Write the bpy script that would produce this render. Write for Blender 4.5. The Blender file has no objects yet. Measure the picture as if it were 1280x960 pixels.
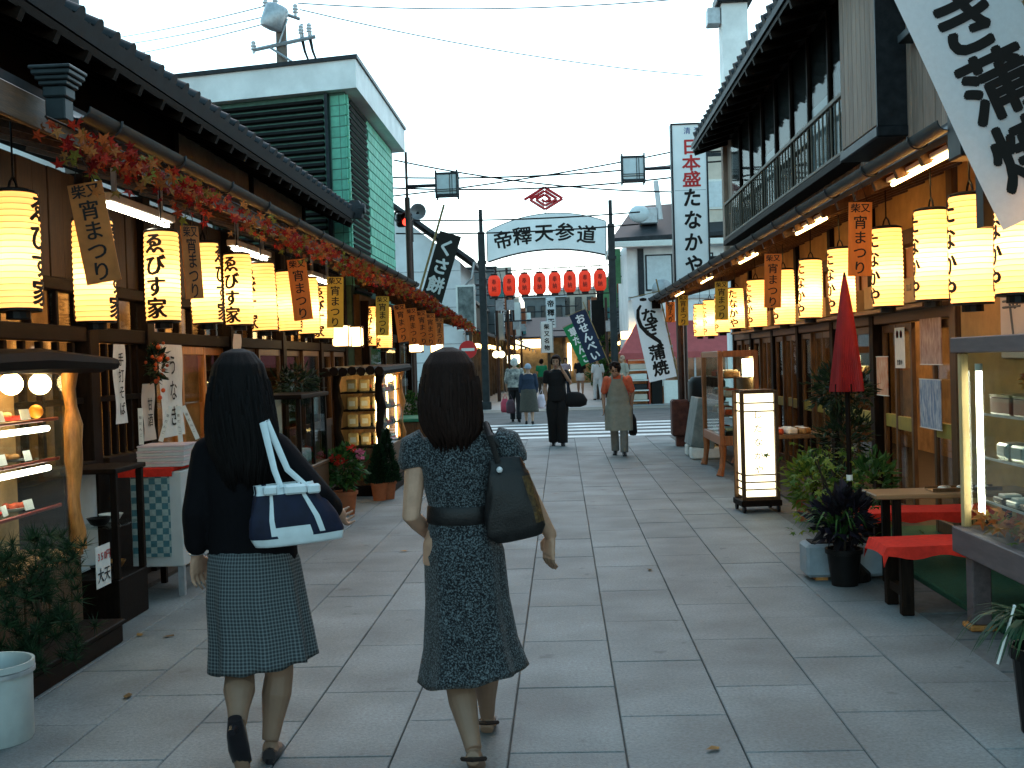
import bpy, bmesh, math, random
from mathutils import Vector, Matrix, noise
random.seed(7)
R = math.radians
S = bpy.context.scene
COL = S.collection

# ------------------------------------------------------------------ camera
CAM = Vector((0.0, 0.0, 1.52)); FPX = 1400.0
_a, _p, _r = R(2.57), R(1.15), R(1.8)
FW = Vector((-math.sin(_a)*math.cos(_p), math.cos(_a)*math.cos(_p), -math.sin(_p)))
_R0 = Vector((math.cos(_a), math.sin(_a), 0)); _U0 = _R0.cross(FW)
RT = _R0*math.cos(_r) - _U0*math.sin(_r); UP = _U0*math.cos(_r) + _R0*math.sin(_r)
cam = bpy.data.cameras.new('camera'); cam.sensor_width = 36; cam.lens = 36*FPX/1280
cam.clip_start = 0.05; cam.clip_end = 2000
camo = bpy.data.objects.new('camera', cam); COL.objects.link(camo)
camo.matrix_world = Matrix(((RT.x, UP.x, -FW.x, CAM.x), (RT.y, UP.y, -FW.y, CAM.y), (RT.z, UP.z, -FW.z, CAM.z), (0, 0, 0, 1)))
S.camera = camo

# ------------------------------------------------------------------ sky, sun, exposure
SUN_EL, SUN_ROT = R(52), R(8)
w = bpy.data.worlds.new('World'); S.world = w; w.use_nodes = True
nt = w.node_tree; nt.nodes.clear()
sky = nt.nodes.new('ShaderNodeTexSky'); sky.sky_type = 'NISHITA'; sky.sun_disc = False
sky.sun_elevation = SUN_EL; sky.sun_rotation = SUN_ROT; sky.air_density = 1.0; sky.dust_density = 1.0; sky.ozone_density = 0.4
hs = nt.nodes.new('ShaderNodeHueSaturation'); hs.inputs['Hue'].default_value = .452; hs.inputs['Saturation'].default_value = 1.0
bg = nt.nodes.new('ShaderNodeBackground'); bg.inputs['Strength'].default_value = 0.15
wo = nt.nodes.new('ShaderNodeOutputWorld')
nt.links.new(sky.outputs[0], hs.inputs['Color']); nt.links.new(hs.outputs[0], bg.inputs[0]); nt.links.new(bg.outputs[0], wo.inputs[0])
sl = bpy.data.lights.new('sun', 'SUN'); sl.energy = 0.08; sl.angle = R(50); sl.color = (1.0, 0.97, 0.93)
so = bpy.data.objects.new('sun', sl); COL.objects.link(so)
_sd = Vector((math.sin(SUN_ROT)*math.cos(SUN_EL), math.cos(SUN_ROT)*math.cos(SUN_EL), math.sin(SUN_EL)))
so.rotation_euler = _sd.to_track_quat('Z', 'Y').to_euler(); so.location = (0, 0, 30)
vs = S.view_settings; vs.view_transform = 'Standard'; vs.look = 'None'; vs.gamma = 1; vs.exposure = 1.55; vs.use_curve_mapping = False
S.render.engine = 'CYCLES'; cy = S.cycles
cy.use_denoising = True; cy.max_bounces = 6; cy.diffuse_bounces = 3; cy.glossy_bounces = 3; cy.transmission_bounces = 4; cy.transparent_max_bounces = 8
cy.sample_clamp_indirect = 4; cy.caustics_reflective = False; cy.caustics_refractive = False; cy.use_light_tree = True

# ------------------------------------------------------------------ helpers
def atX(px, py, X):
    d = FW + RT*((px-640)/FPX) + UP*((480-py)/FPX); t = (X-CAM.x)/d.x; return CAM + d*t
def atY(px, py, Y):
    d = FW + RT*((px-640)/FPX) + UP*((480-py)/FPX); t = (Y-CAM.y)/d.y; return CAM + d*t
def atZ(px, py, Z):
    d = FW + RT*((px-640)/FPX) + UP*((480-py)/FPX); t = (Z-CAM.z)/d.z; return CAM + d*t

def link(o, parent=None):
    COL.objects.link(o)
    if parent is not None: o.parent = parent
    return o
def tag(o, label=None, cat=None, group=None, kind=None):
    if label: o['label'] = label
    if cat: o['category'] = cat
    if group: o['group'] = group
    if kind: o['kind'] = kind
    return o
def thing(name, label, cat, loc=(0, 0, 0), rz=0, group=None, rot=None):
    o = bpy.data.objects.new(name, None); o.empty_display_size = .1
    o.location = loc; o.rotation_euler = rot if rot else (0, 0, rz)
    link(o); return tag(o, label, cat, group)
def place(o, parent=None, loc=(0, 0, 0), rot=(0, 0, 0), scale=None):
    c = o.copy(); c.location = loc; c.rotation_euler = rot
    if scale: c.scale = scale
    return link(c, parent)
def inst(name, me, parent=None, loc=(0, 0, 0), rot=(0, 0, 0), scale=None):
    c = bpy.data.objects.new(name, me); c.location = loc; c.rotation_euler = rot
    if scale: c.scale = scale
    return link(c, parent)
def dup(root, loc=None, rz=None, label=None, parent=None):
    c = root.copy(); link(c, parent)
    if loc is not None: c.location = loc
    if rz is not None: c.rotation_euler = (0, 0, rz)
    if label: c['label'] = label
    for ch in root.children:
        d = ch.copy(); link(d, c)
        for g in ch.children:
            e = g.copy(); link(e, d)
    return c
ORD = 'nearest second third fourth fifth sixth seventh eighth ninth tenth eleventh twelfth thirteenth fourteenth fifteenth sixteenth seventeenth eighteenth nineteenth twentieth'.split()
ORDP = ['first'] + ORD[1:]

class MB:
    def __init__(s): s.v = []; s.f = []; s.m = []; s.cm = 0
    def add(s, vs, fs, mat=None):
        n = len(s.v); s.v += [tuple(v) for v in vs]
        for f in fs: s.f.append(tuple(i+n for i in f)); s.m.append(s.cm if mat is None else mat)
        return s
    def box(s, c, d, rot=None, b=0.0, mat=None):
        x, y, z = d[0]/2, d[1]/2, d[2]/2
        if b <= 0:
            vs = [Vector((i*x, j*y, k*z)) for k in (-1, 1) for j in (-1, 1) for i in (-1, 1)]
            fs = [(0, 2, 3, 1), (4, 5, 7, 6), (0, 1, 5, 4), (2, 6, 7, 3), (0, 4, 6, 2), (1, 3, 7, 5)]
        else:
            b = min(b, x*.45, y*.45, z*.45)
            vs = []; 
            for k in (-1, 1):
                for j in (-1, 1):
                    for i in (-1, 1):
                        vs += [Vector((i*x, j*(y-b), k*(z-b))), Vector((i*(x-b), j*y, k*(z-b))), Vector((i*(x-b), j*(y-b), k*z))]
            def I(i, j, k, a): return ((k*2+j)*2+i)*3+a
            fs = []
            for a, (p, q) in ((0, (1, 2)), (1, (2, 0)), (2, (0, 1))):
                for sgn in (0, 1):
                    o = []
                    for (u, t) in ((0, 0), (1, 0), (1, 1), (0, 1)):
                        ijk = [0, 0, 0]; ijk[a] = sgn; ijk[p] = u; ijk[q] = t; o.append(I(*ijk, a))
                    fs.append(tuple(o if sgn else o[::-1]))
            for a in range(3):
                p, q = (a+1) % 3, (a+2) % 3
                for u in (0, 1):
                    for t in (0, 1):
                        e0 = [0, 0, 0]; e0[p] = u; e0[q] = t; e1 = list(e0); e1[a] = 1
                        f = (I(*e0, p), I(*e0, q), I(*e1, q), I(*e1, p))
                        fs.append(f if (u ^ t) else f[::-1])
            for i in (0, 1):
                for j in (0, 1):
                    for k in (0, 1):
                        f = (I(i, j, k, 0), I(i, j, k, 1), I(i, j, k, 2))
                        fs.append(f if (i+j+k) % 2 else f[::-1])
        M = rot if rot is not None else Matrix.Identity(3)
        c = Vector(c); return s.add([M @ v + c for v in vs], fs, mat)
    def bx(s, x0, x1, y0, y1, z0, z1, b=0.0, mat=None):
        return s.box(((x0+x1)/2, (y0+y1)/2, (z0+z1)/2), (abs(x1-x0), abs(y1-y0), abs(z1-z0)), None, b, mat)
    def tube(s, pts, rad, n=8, cap=True, mat=None, flat=None):
        pts = [Vector(p) for p in pts]; k = len(pts)
        rs = rad if isinstance(rad, (list, tuple)) else [rad]*k
        vs = []; ref = None
        for i, p in enumerate(pts):
            t = (pts[min(i+1, k-1)]-pts[max(i-1, 0)]).normalized()
            if ref is None:
                ref = Vector((0, 0, 1)) if abs(t.z) < .9 else Vector((0, 1, 0))
                if flat is not None: ref = Vector(flat)
            a = t.cross(ref)
            if a.length < 1e-6: a = t.orthogonal()
            a.normalize(); b_ = a.cross(t).normalized(); ref = b_
            r = rs[i]; rx, ry = r if isinstance(r, (list, tuple)) else (r, r)
            for j in range(n):
                th = 2*math.pi*j/n; vs.append(p + a*(math.cos(th)*rx) + b_*(math.sin(th)*ry))
        fs = [(i*n+j, i*n+(j+1) % n, (i+1)*n+(j+1) % n, (i+1)*n+j) for i in range(k-1) for j in range(n)]
        if cap: fs += [tuple(range(n))[::-1], tuple(range((k-1)*n, k*n))]
        return s.add(vs, fs, mat)
    def lathe(s, prof, n=16, c=(0, 0, 0), cap=True, mat=None, sx=1, sy=1, rot=None):
        vs = []; c = Vector(c)
        for r, z in prof:
            for j in range(n):
                th = 2*math.pi*j/n; v = Vector((r*math.cos(th)*sx, r*math.sin(th)*sy, z))
                vs.append((rot @ v if rot else v) + c)
        k = len(prof)
        fs = [(i*n+j, i*n+(j+1) % n, (i+1)*n+(j+1) % n, (i+1)*n+j) for i in range(k-1) for j in range(n)]
        if cap: fs += [tuple(range(n))[::-1], tuple(range((k-1)*n, k*n))]
        return s.add(vs, fs, mat)
    def ball(s, c, r, n=12, m=8, mat=None):
        rx, ry, rz = r if isinstance(r, (list, tuple)) else (r, r, r)
        prof = [(math.sin(math.pi*(i+.001)/(m+.002)), -math.cos(math.pi*(i+.001)/(m+.002))*rz) for i in range(m+1)]
        return s.lathe(prof, n, c, True, mat, rx, ry)
    def loft(s, rings, n=16, cap=True, mat=None, fn=None):
        vs = []
        for i, (c, rx, ry) in enumerate(rings):
            for j in range(n):
                th = 2*math.pi*j/n; k = fn(i/(len(rings)-1), th) if fn else 1
                vs.append((c[0]+rx*k*math.cos(th), c[1]+ry*k*math.sin(th), c[2]))
        k = len(rings)
        fs = [(i*n+j, i*n+(j+1) % n, (i+1)*n+(j+1) % n, (i+1)*n+j) for i in range(k-1) for j in range(n)]
        if cap: fs += [tuple(range(n))[::-1], tuple(range((k-1)*n, k*n))]
        return s.add(vs, fs, mat)
    def quad(s, a, b, c, d, mat=None): return s.add([a, b, c, d], [(0, 1, 2, 3)], mat)
    def prism(s, poly, ax, t0, t1, mat=None):   # extrude a 2-d outline along axis ax
        n = len(poly)
        def P(p, t):
            if ax == 0: return (t, p[0], p[1])
            if ax == 1: return (p[0], t, p[1])
            return (p[0], p[1], t)
        vs = [P(p, t0) for p in poly]+[P(p, t1) for p in poly]
        fs = [tuple(range(n))[::-1], tuple(range(n, 2*n))]+[(i, (i+1) % n, n+(i+1) % n, n+i) for i in range(n)]
        return s.add(vs, fs, mat)
    def sheet(s, fn, nu, nv, th=0.0, mat=None):
        vs = [Vector(fn(i/nu, j/nv)) for j in range(nv+1) for i in range(nu+1)]
        W = nu+1; fs = [(j*W+i, j*W+i+1, (j+1)*W+i+1, (j+1)*W+i) for j in range(nv) for i in range(nu)]
        return s.add(vs, fs, mat)
    def mesh(s, name='m', mats=None, smooth=False, fix=True):
        me = bpy.data.meshes.new(name); me.from_pydata(s.v, [], s.f)
        if mats is not None:
            for m in (mats if isinstance(mats, (list, tuple)) else [mats]): me.materials.append(m)
            if isinstance(mats, (list, tuple)) and len(mats) > 1: me.polygons.foreach_set('material_index', s.m)
        if fix:
            bm = bmesh.new(); bm.from_mesh(me); bmesh.ops.recalc_face_normals(bm, faces=bm.faces); bm.to_mesh(me); bm.free()
        if smooth:
            me.polygons.foreach_set('use_smooth', [True]*len(me.polygons))
            if smooth != 'all':
                try: me.set_sharp_from_angle(angle=R(40))
                except Exception: pass
        me.update(); return me
    def build(s, name, mats, parent=None, loc=(0, 0, 0), rot=(0, 0, 0), smooth=False, fix=True):
        return inst(name, s.mesh(name, mats, smooth, fix), parent, loc, rot)

# ------------------------------------------------------------------ materials
MATS = {}
def mat(name, col, rough=.65, metal=0.0, var=.2, scale=8.0, bump=.0, bscale=60., grain=None, col2=None, emit=None, estr=0., spec=.22, rnd=0.0, isl=False, trans=0.0, sheen=0., stain=0., spots=0.):
    if name in MATS: return MATS[name]
    m = bpy.data.materials.new(name); m.use_nodes = True; n = m.node_tree.nodes; l = m.node_tree.links
    p = n['Principled BSDF']; p.inputs['Roughness'].default_value = rough; p.inputs['Metallic'].default_value = metal
    p.inputs['Specular IOR Level'].default_value = spec
    tc = n.new('ShaderNodeNewGeometry'); src = tc.outputs['Position']
    if grain:
        mp = n.new('ShaderNodeMapping'); mp.inputs['Scale'].default_value = grain; l.new(src, mp.inputs[0]); src2 = mp.outputs[0]
    else: src2 = src
    nz = n.new('ShaderNodeTexNoise'); nz.inputs['Scale'].default_value = scale; nz.inputs['Detail'].default_value = 6; nz.inputs['Roughness'].default_value = .62
    l.new(src2, nz.inputs['Vector'])
    rp = n.new('ShaderNodeValToRGB'); c2 = col2 if col2 else tuple(c*(1-var) for c in col); c1 = col if col2 else tuple(min(1, c*(1+var)) for c in col)
    rp.color_ramp.elements[0].position = .33; rp.color_ramp.elements[1].position = .67
    rp.color_ramp.elements[0].color = (*c2, 1); rp.color_ramp.elements[1].color = (*c1, 1)
    l.new(nz.outputs['Fac'], rp.inputs[0]); out = rp.outputs[0]
    if stain:
        n2 = n.new('ShaderNodeTexNoise'); n2.inputs['Scale'].default_value = 1.7; n2.inputs['Detail'].default_value = 5; l.new(src, n2.inputs['Vector'])
        r2 = n.new('ShaderNodeMapRange'); r2.inputs['From Min'].default_value = .35; r2.inputs['From Max'].default_value = .7; r2.inputs['To Min'].default_value = 1-stain; r2.inputs['To Max'].default_value = 1+stain*.4
        l.new(n2.outputs['Fac'], r2.inputs[0])
        mx = n.new('ShaderNodeVectorMath'); mx.operation = 'SCALE'; l.new(out, mx.inputs[0]); l.new(r2.outputs[0], mx.inputs['Scale']); out = mx.outputs[0]
    if spots:
        n3 = n.new('ShaderNodeTexNoise'); n3.inputs['Scale'].default_value = 5.5; n3.inputs['Detail'].default_value = 3; l.new(src, n3.inputs['Vector'])
        r4 = n.new('ShaderNodeMapRange'); r4.inputs['From Min'].default_value = .66; r4.inputs['From Max'].default_value = .72; r4.inputs['To Min'].default_value = 1; r4.inputs['To Max'].default_value = 1-spots
        l.new(n3.outputs['Fac'], r4.inputs[0]); mx = n.new('ShaderNodeVectorMath'); mx.operation = 'SCALE'; l.new(out, mx.inputs[0]); l.new(r4.outputs[0], mx.inputs['Scale']); out = mx.outputs[0]
    if rnd:
        if isl: g = n.new('ShaderNodeNewGeometry'); ro = g.outputs['Random Per Island']
        else: g = n.new('ShaderNodeObjectInfo'); ro = g.outputs['Random']
        r3 = n.new('ShaderNodeMapRange'); r3.inputs['To Min'].default_value = 1-rnd; r3.inputs['To Max'].default_value = 1+rnd; l.new(ro, r3.inputs[0])
        mx = n.new('ShaderNodeVectorMath'); mx.operation = 'SCALE'; l.new(out, mx.inputs[0]); l.new(r3.outputs[0], mx.inputs['Scale']); out = mx.outputs[0]
    l.new(out, p.inputs['Base Color'])
    rr = n.new('ShaderNodeMapRange'); rr.inputs['To Min'].default_value = max(.02, rough-.12); rr.inputs['To Max'].default_value = min(1, rough+.12)
    l.new(nz.outputs['Fac'], rr.inputs[0]); l.new(rr.outputs[0], p.inputs['Roughness'])
    if bump:
        nb = n.new('ShaderNodeTexNoise'); nb.inputs['Scale'].default_value = bscale; nb.inputs['Detail'].default_value = 4; l.new(src2, nb.inputs['Vector'])
        bp = n.new('ShaderNodeBump'); bp.inputs['Strength'].default_value = bump; bp.inputs['Distance'].default_value = .01
        l.new(nb.outputs['Fac'], bp.inputs['Height']); l.new(bp.outputs[0], p.inputs['Normal'])
    if emit: p.inputs['Emission Color'].default_value = (*emit, 1); p.inputs['Emission Strength'].default_value = estr
    if sheen: p.inputs['Sheen Weight'].default_value = sheen
    if trans:
        tb = n.new('ShaderNodeBsdfTranslucent'); l.new(out, tb.inputs[0]); ms = n.new('ShaderNodeMixShader'); ms.inputs[0].default_value = trans
        l.new(p.outputs[0], ms.inputs[1]); l.new(tb.outputs[0], ms.inputs[2]); l.new(ms.outputs[0], n['Material Output'].inputs[0])
    MATS[name] = m; return m
def isl_ramp(name, cols, rough=.55, trans=.25):
    """leaf material: every leaf takes its own colour from a small palette"""
    if name in MATS: return MATS[name]
    m = bpy.data.materials.new(name); m.use_nodes = True; n = m.node_tree.nodes; l = m.node_tree.links
    p = n['Principled BSDF']; p.inputs['Roughness'].default_value = rough; p.inputs['Specular IOR Level'].default_value = .12
    g = n.new('ShaderNodeNewGeometry'); rp = n.new('ShaderNodeValToRGB')
    e = rp.color_ramp.elements
    while len(e) < len(cols): e.new(.5)
    for i, c in enumerate(cols): e[i].position = i/max(1, len(cols)-1); e[i].color = (*c, 1)
    l.new(g.outputs['Random Per Island'], rp.inputs[0]); l.new(rp.outputs[0], p.inputs['Base Color'])
    tb = n.new('ShaderNodeBsdfTranslucent'); l.new(rp.outputs[0], tb.inputs[0]); ms = n.new('ShaderNodeMixShader'); ms.inputs[0].default_value = trans
    l.new(p.outputs[0], ms.inputs[1]); l.new(tb.outputs[0], ms.inputs[2]); l.new(ms.outputs[0], n['Material Output'].inputs[0])
    MATS[name] = m; return m
def emis(name, col, strength, base=(.8, .8, .8)):
    return mat(name, base, .5, emit=col, estr=strength, var=.02)
def glass(name='glass', tint=(.9, .95, .93), refl=.12, graze=.45):
    if name in MATS: return MATS[name]
    m = bpy.data.materials.new(name); m.use_nodes = True; n = m.node_tree.nodes; l = m.node_tree.links
    n.remove(n['Principled BSDF'])
    t = n.new('ShaderNodeBsdfTransparent'); t.inputs[0].default_value = (*tint, 1)
    g = n.new('ShaderNodeBsdfGlossy'); g.inputs['Roughness'].default_value = .03
    fr = n.new('ShaderNodeLayerWeight'); fr.inputs[0].default_value = .5
    pw = n.new('ShaderNodeMath'); pw.operation = 'POWER'; pw.inputs[1].default_value = 4.0; l.new(fr.outputs['Facing'], pw.inputs[0])
    ad = n.new('ShaderNodeMath'); ad.operation = 'MULTIPLY_ADD'; ad.inputs[1].default_value = graze; ad.inputs[2].default_value = refl*.25; l.new(pw.outputs[0], ad.inputs[0])
    ms = n.new('ShaderNodeMixShader'); l.new(ad.outputs[0], ms.inputs[0]); l.new(t.outputs[0], ms.inputs[1]); l.new(g.outputs[0], ms.inputs[2])
    l.new(ms.outputs[0], n['Material Output'].inputs[0]); MATS[name] = m; return m

WD = mat('dark_wood', (.010, .0055, .0035), .65, spec=.08, var=.45, grain=(9, 9, 1.2), scale=5, bump=.15, bscale=20, rnd=.25)
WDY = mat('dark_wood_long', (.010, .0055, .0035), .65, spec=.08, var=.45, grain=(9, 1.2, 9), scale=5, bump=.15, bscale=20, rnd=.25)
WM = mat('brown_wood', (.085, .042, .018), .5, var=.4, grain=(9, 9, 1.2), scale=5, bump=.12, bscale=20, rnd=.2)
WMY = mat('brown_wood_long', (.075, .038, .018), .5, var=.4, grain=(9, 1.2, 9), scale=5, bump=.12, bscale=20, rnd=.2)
WO = mat('amber_wood', (.40, .165, .045), .42, var=.35, grain=(8, 8, 1.0), scale=6, bump=.1, bscale=20, rnd=.12)
PLASTER = mat('beige_plaster', (.34, .27, .19), .9, var=.15, scale=14, bump=.2, bscale=90, stain=.25)
TANW = mat('tan_plaster', (.42, .24, .085), .85, var=.15, scale=6, bump=.15, bscale=80, stain=.2)
ROOF = mat('roof_tile', (.028, .031, .035), .6, spec=.15, var=.35, scale=6, bump=.1, bscale=40, rnd=.25)
COPPER = mat('dull_copper', (.028, .038, .042), .5, .25, var=.4, scale=5, stain=.3)
BLACK = mat('black_lacquer', (.007, .0065, .0065), .45, spec=.15, var=.3)
INK = mat('ink', (.012, .01, .009), .7, var=.2)
REDINK = mat('red_ink', (.5, .03, .03), .6, var=.1)
BLUEINK = mat('blue_ink', (.05, .09, .28), .6, var=.1)
WHITEP = mat('white_paper', (.72, .72, .68), .8, var=.06, scale=30, stain=.12)
IRON = mat('dark_iron', (.025, .028, .032), .5, .5, var=.35, scale=12)
WHITEW = mat('white_render', (.80, .80, .79), .8, var=.06, scale=5, bump=.05, stain=.15)
CONC = mat('concrete', (.27, .27, .26), .85, var=.2, scale=9, bump=.2, bscale=60, stain=.3)
GLASS = glass('glass'); GLASSD = glass('shop_glass', (.8, .82, .78), .2); GLASSW = glass('upper_glass', (.75, .78, .78), .1, .12)
REDCLOTH = mat('red_felt', (.55, .030, .018), .95, var=.15, scale=25, bump=.2, bscale=120, spec=.1)
def emat(n, c, s): return emis(n, c, s)
LAMPW = emis('warm_bulb', (1.0, .66, .28), 16.0); TUBE = emis('fluorescent_tube', (1.0, .93, .74), 8.0)
LAMPI = emis('interior_lamp', (1.0, .60, .26), 34.0)

# ------------------------------------------------------------------ lettering
_gl = {}
def glyph(ch):
    if ch not in _gl:
        c = bpy.data.curves.new('g', 'FONT'); c.body = ch; c.size = 1; c.resolution_u = 3
        o = bpy.data.objects.new('g', c); COL.objects.link(o)
        dg = bpy.context.evaluated_depsgraph_get(); me = bpy.data.meshes.new_from_object(o.evaluated_get(dg))
        wd = max([v.co.x for v in me.vertices] or [1])
        full = ord(ch) > 0x2000
        _gl[ch] = ([((v.co.x-(.5 if full else wd/2)), v.co.y-.38) for v in me.vertices], [tuple(p.vertices) for p in me.polygons])
        bpy.data.objects.remove(o); bpy.data.meshes.remove(me); bpy.data.curves.remove(c)
    return _gl[ch]
def lettering(name, s, size, fn, m, parent=None, bold=.02, vertical=True, sp=1.05, sx=1.0, cut=0.0, slant=0.0, back=False):
    """flat print: glyph outlines laid on a surface by fn(x, y) -> point; x right, y up, text centred on 0,0.
    A bold stroke is the outline laid down several times, slightly shifted, each layer a hair above the last."""
    bm = bmesh.new(); n = len(s); sh = [(0, 0)]
    if bold > .004: sh += [(bold*math.cos(a), bold*math.sin(a)) for a in [k*math.pi/4+.2 for k in range(8 if size > .25 else 4)]]
    for i, ch in enumerate(s):
        if ch == ' ': continue
        gv, gf = glyph(ch)
        ox, oy = (0, ((n-1)/2-i)*size*sp) if vertical else ((i-(n-1)/2)*size*sp, 0)
        for k, (dx, dy) in enumerate(sh):
            vs = [bm.verts.new(((x+dx)*size*sx+ox+slant*y*size, (y+dy)*size+oy, k)) for x, y in gv]
            for f in gf:
                try: bm.faces.new([vs[j] for j in f])
                except ValueError: pass
    if cut:
        xs = [v.co.x for v in bm.verts]; x = math.floor(min(xs)/cut)*cut
        while x < max(xs):
            bmesh.ops.bisect_plane(bm, geom=bm.verts[:]+bm.edges[:]+bm.faces[:], plane_co=(x, 0, 0), plane_no=(1, 0, 0)); x += cut
        ys = [v.co.y for v in bm.verts]; y = math.floor(min(ys)/(cut*4))*cut*4
        while y < max(ys):
            bmesh.ops.bisect_plane(bm, geom=bm.verts[:]+bm.edges[:]+bm.faces[:], plane_co=(0, y, 0), plane_no=(0, 1, 0)); y += cut*4
    for v in bm.verts:
        x, y, k = v.co; q = Vector(fn(x, y))
        if k > .5:
            nn = (Vector(fn(x+.001, y))-q).cross(Vector(fn(x, y+.001))-q).normalized(); q = q+nn*.0004*k
        v.co = q
    me = bpy.data.meshes.new(name); bm.to_mesh(me); bm.free(); me.materials.append(m)
    return inst(name, me, parent)
# ================================================================== GROUND
ASPH = mat('asphalt', (.085, .085, .085), .8, var=.25, scale=40, bump=.3, bscale=200, stain=.3)
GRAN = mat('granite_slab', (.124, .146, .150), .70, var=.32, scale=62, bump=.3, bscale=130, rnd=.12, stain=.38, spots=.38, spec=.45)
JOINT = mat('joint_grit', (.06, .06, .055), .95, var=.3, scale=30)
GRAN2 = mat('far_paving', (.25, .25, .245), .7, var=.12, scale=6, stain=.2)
KERBM = mat('drain_concrete', (.12, .12, .115), .8, var=.25, scale=18, bump=.2, bscale=90, rnd=.15, stain=.3)
g = MB(); g.quad((-300, -60, -.03), (300, -60, -.03), (300, 500, -.03), (-300, 500, -.03)); tag(g.build('ground', ASPH), kind='structure')
g = MB(); g.quad((-3.4, .5, -.014), (3.4, .5, -.014), (3.4, 21.5, -.014), (-3.4, 21.5, -.014))
pav = tag(g.build('pavement', JOINT), kind='structure')
W_, L_ = .4525, .86
def slab_mesh(wd, ln):
    b = .004; x, y = wd/2-.0026, ln/2-.0022; m = MB()
    vs = [(-x, -y, -.03), (x, -y, -.03), (x, y, -.03), (-x, y, -.03), (-x, -y, -b), (x, -y, -b), (x, y, -b), (-x, y, -b), (-x+b, -y+b, 0), (x-b, -y+b, 0), (x-b, y-b, 0), (-x+b, y-b, 0)]
    fs = [(8, 9, 10, 11)]+[(i, (i+1) % 4, 4+(i+1) % 4, 4+i) for i in range(4)]+[(4+i, 4+(i+1) % 4, 8+(i+1) % 4, 8+i) for i in range(4)]
    m.add(vs, fs); return m.mesh('slab', GRAN)
slab = slab_mesh(W_, L_)
rs = random.Random(3)
for k in range(-2, 9):
    xc = -2.06+(k+.5)*W_; off = .38 if k % 2 == 0 else -.05
    y = 2.2+off+(rs.random()-.5)*.04
    while y < 21.2:
        s_ = inst('slab', slab, pav, (xc, y+L_/2, (rs.random()-.5)*.003), ((rs.random()-.5)*.003, (rs.random()-.5)*.004, 0)); y += L_
# drain covers along the benches side
dm = MB(); dm.box((0, 0, 0), (.33, .585, .05), b=.008); dme = dm.mesh('drain_cover', KERBM)
drain = bpy.data.objects.new('drain', None); link(drain); tag(drain, kind='structure')
for i in range(26): inst('drain_cover', dme, drain, (2.13, 3.2+i*.6, -.027+(rs.random()-.5)*.004))
# road across, zebra stripes, the paved street beyond
g = MB(); g.quad((-120, 21.5, -.012), (120, 21.5, -.012), (120, 33.6, -.012), (-120, 33.6, -.012)); tag(g.build('road', ASPH), kind='structure')
PAINT = mat('road_paint', (.62, .63, .62), .7, var=.12, scale=20, stain=.25)
cw = bpy.data.objects.new('crosswalk', None); link(cw); tag(cw, kind='structure')
sm = MB(); sm.quad((-3.0, -.27, 0), (2.9, -.27, 0), (2.9, .27, 0), (-3.0, .27, 0)); sme = sm.mesh('stripe', PAINT)
for i in range(5): inst('stripe', sme, cw, (0, 22.25+i*1.12, -.007))
FARK = mat('kerb_paving', (.17, .16, .14), .8, var=.2, scale=25, stain=.2)
g = MB(); g.bx(-30, 30, 33.6, 35.4, -.1, -.002); tag(g.build('kerb_strip', FARK), kind='structure')
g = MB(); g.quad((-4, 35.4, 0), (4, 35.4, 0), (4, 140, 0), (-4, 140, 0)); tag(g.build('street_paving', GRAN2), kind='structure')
# shop thresholds on both sides
CARPET = mat('green_carpet', (.018, .075, .040), .95, var=.25, scale=60, bump=.3, bscale=300)
g = MB(); g.bx(2.31, 3.3, 5.0, 9.6, -.03, .025, .01); tag(g.build('carpet', CARPET), 'green artificial turf mat under the red benches', 'carpet')
FLOORW = mat('shop_floor', (.05, .04, .033), .8, var=.3, scale=10)
g = MB(); g.bx(2.31, 7, 1, 5.0, -.03, .01); g.bx(3.3, 7, 5.0, 9.6, -.03, .01); g.bx(2.31, 7, 9.6, 21.4, -.03, .01); tag(g.build('floor', FLOORW), kind='structure')
g = MB(); g.bx(-8, -3.0, 1, 21.4, -.03, .01); tag(g.build('floor', FLOORW), kind='structure')
# fallen leaves
LEAFB = mat('dead_leaf', (.16, .085, .02), .8, var=.5, rnd=.4)
lm = MB(); lm.add([(0, -.03, .003), (.018, -.008, .008), (.008, .03, .004), (-.008, .03, .01), (-.02, -.005, .005)], [(0, 1, 2, 3, 4)]); lme = lm.mesh('fallen_leaf', LEAFB)
for i, (px, py, wh) in enumerate([(160, 872, 'beside the white tub'), (505, 690, 'between the two strolling women'), (812, 713, 'alone in the middle of the open paving'), (210, 797, 'near the wooden plinth'), (175, 795, 'closest to the wooden plinth end'), (892, 938, 'at the lower edge of the open paving')]):
    p = atZ(px, py, .0); o = inst('fallen_leaf', lme, None, (p.x, p.y, .004), (0, 0, i*1.7), (1.1, 1.1, 1)); tag(o, 'brown fallen leaf on the paving '+wh, 'leaf', 'fallen leaves')
# ================================================================== LEFT SHOP BUILDING (garland side)
LB = thing('shop_building', 'dark wooden restaurant building under the maple garland with tiled eaves', 'building', (-3.2, 2, 0))
def LP(x): return x+3.2
def lbx(name, m, x0, x1, y0, y1, z0, z1, b=.006, parent=None): # world coordinates -> part of LB
    g = MB(); c = ((x0+x1)/2+3.2, (y0+y1)/2-2, (z0+z1)/2); g.box((0, 0, 0), (abs(x1-x0), abs(y1-y0), abs(z1-z0)), b=b)
    return g.build(name, m, parent or LB, c if parent is None else Vector(c)-parent.location)
XF = -3.2; YE = 16.4
WDB = mat('aged_board', (.028, .016, .009), .65, var=.45, grain=(9, 9, 1.2), scale=5, bump=.15, bscale=20, rnd=.3)
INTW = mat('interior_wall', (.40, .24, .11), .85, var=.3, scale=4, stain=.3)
INTD = mat('interior_dim', (.16, .10, .055), .85, var=.4, scale=3, stain=.4)
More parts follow.
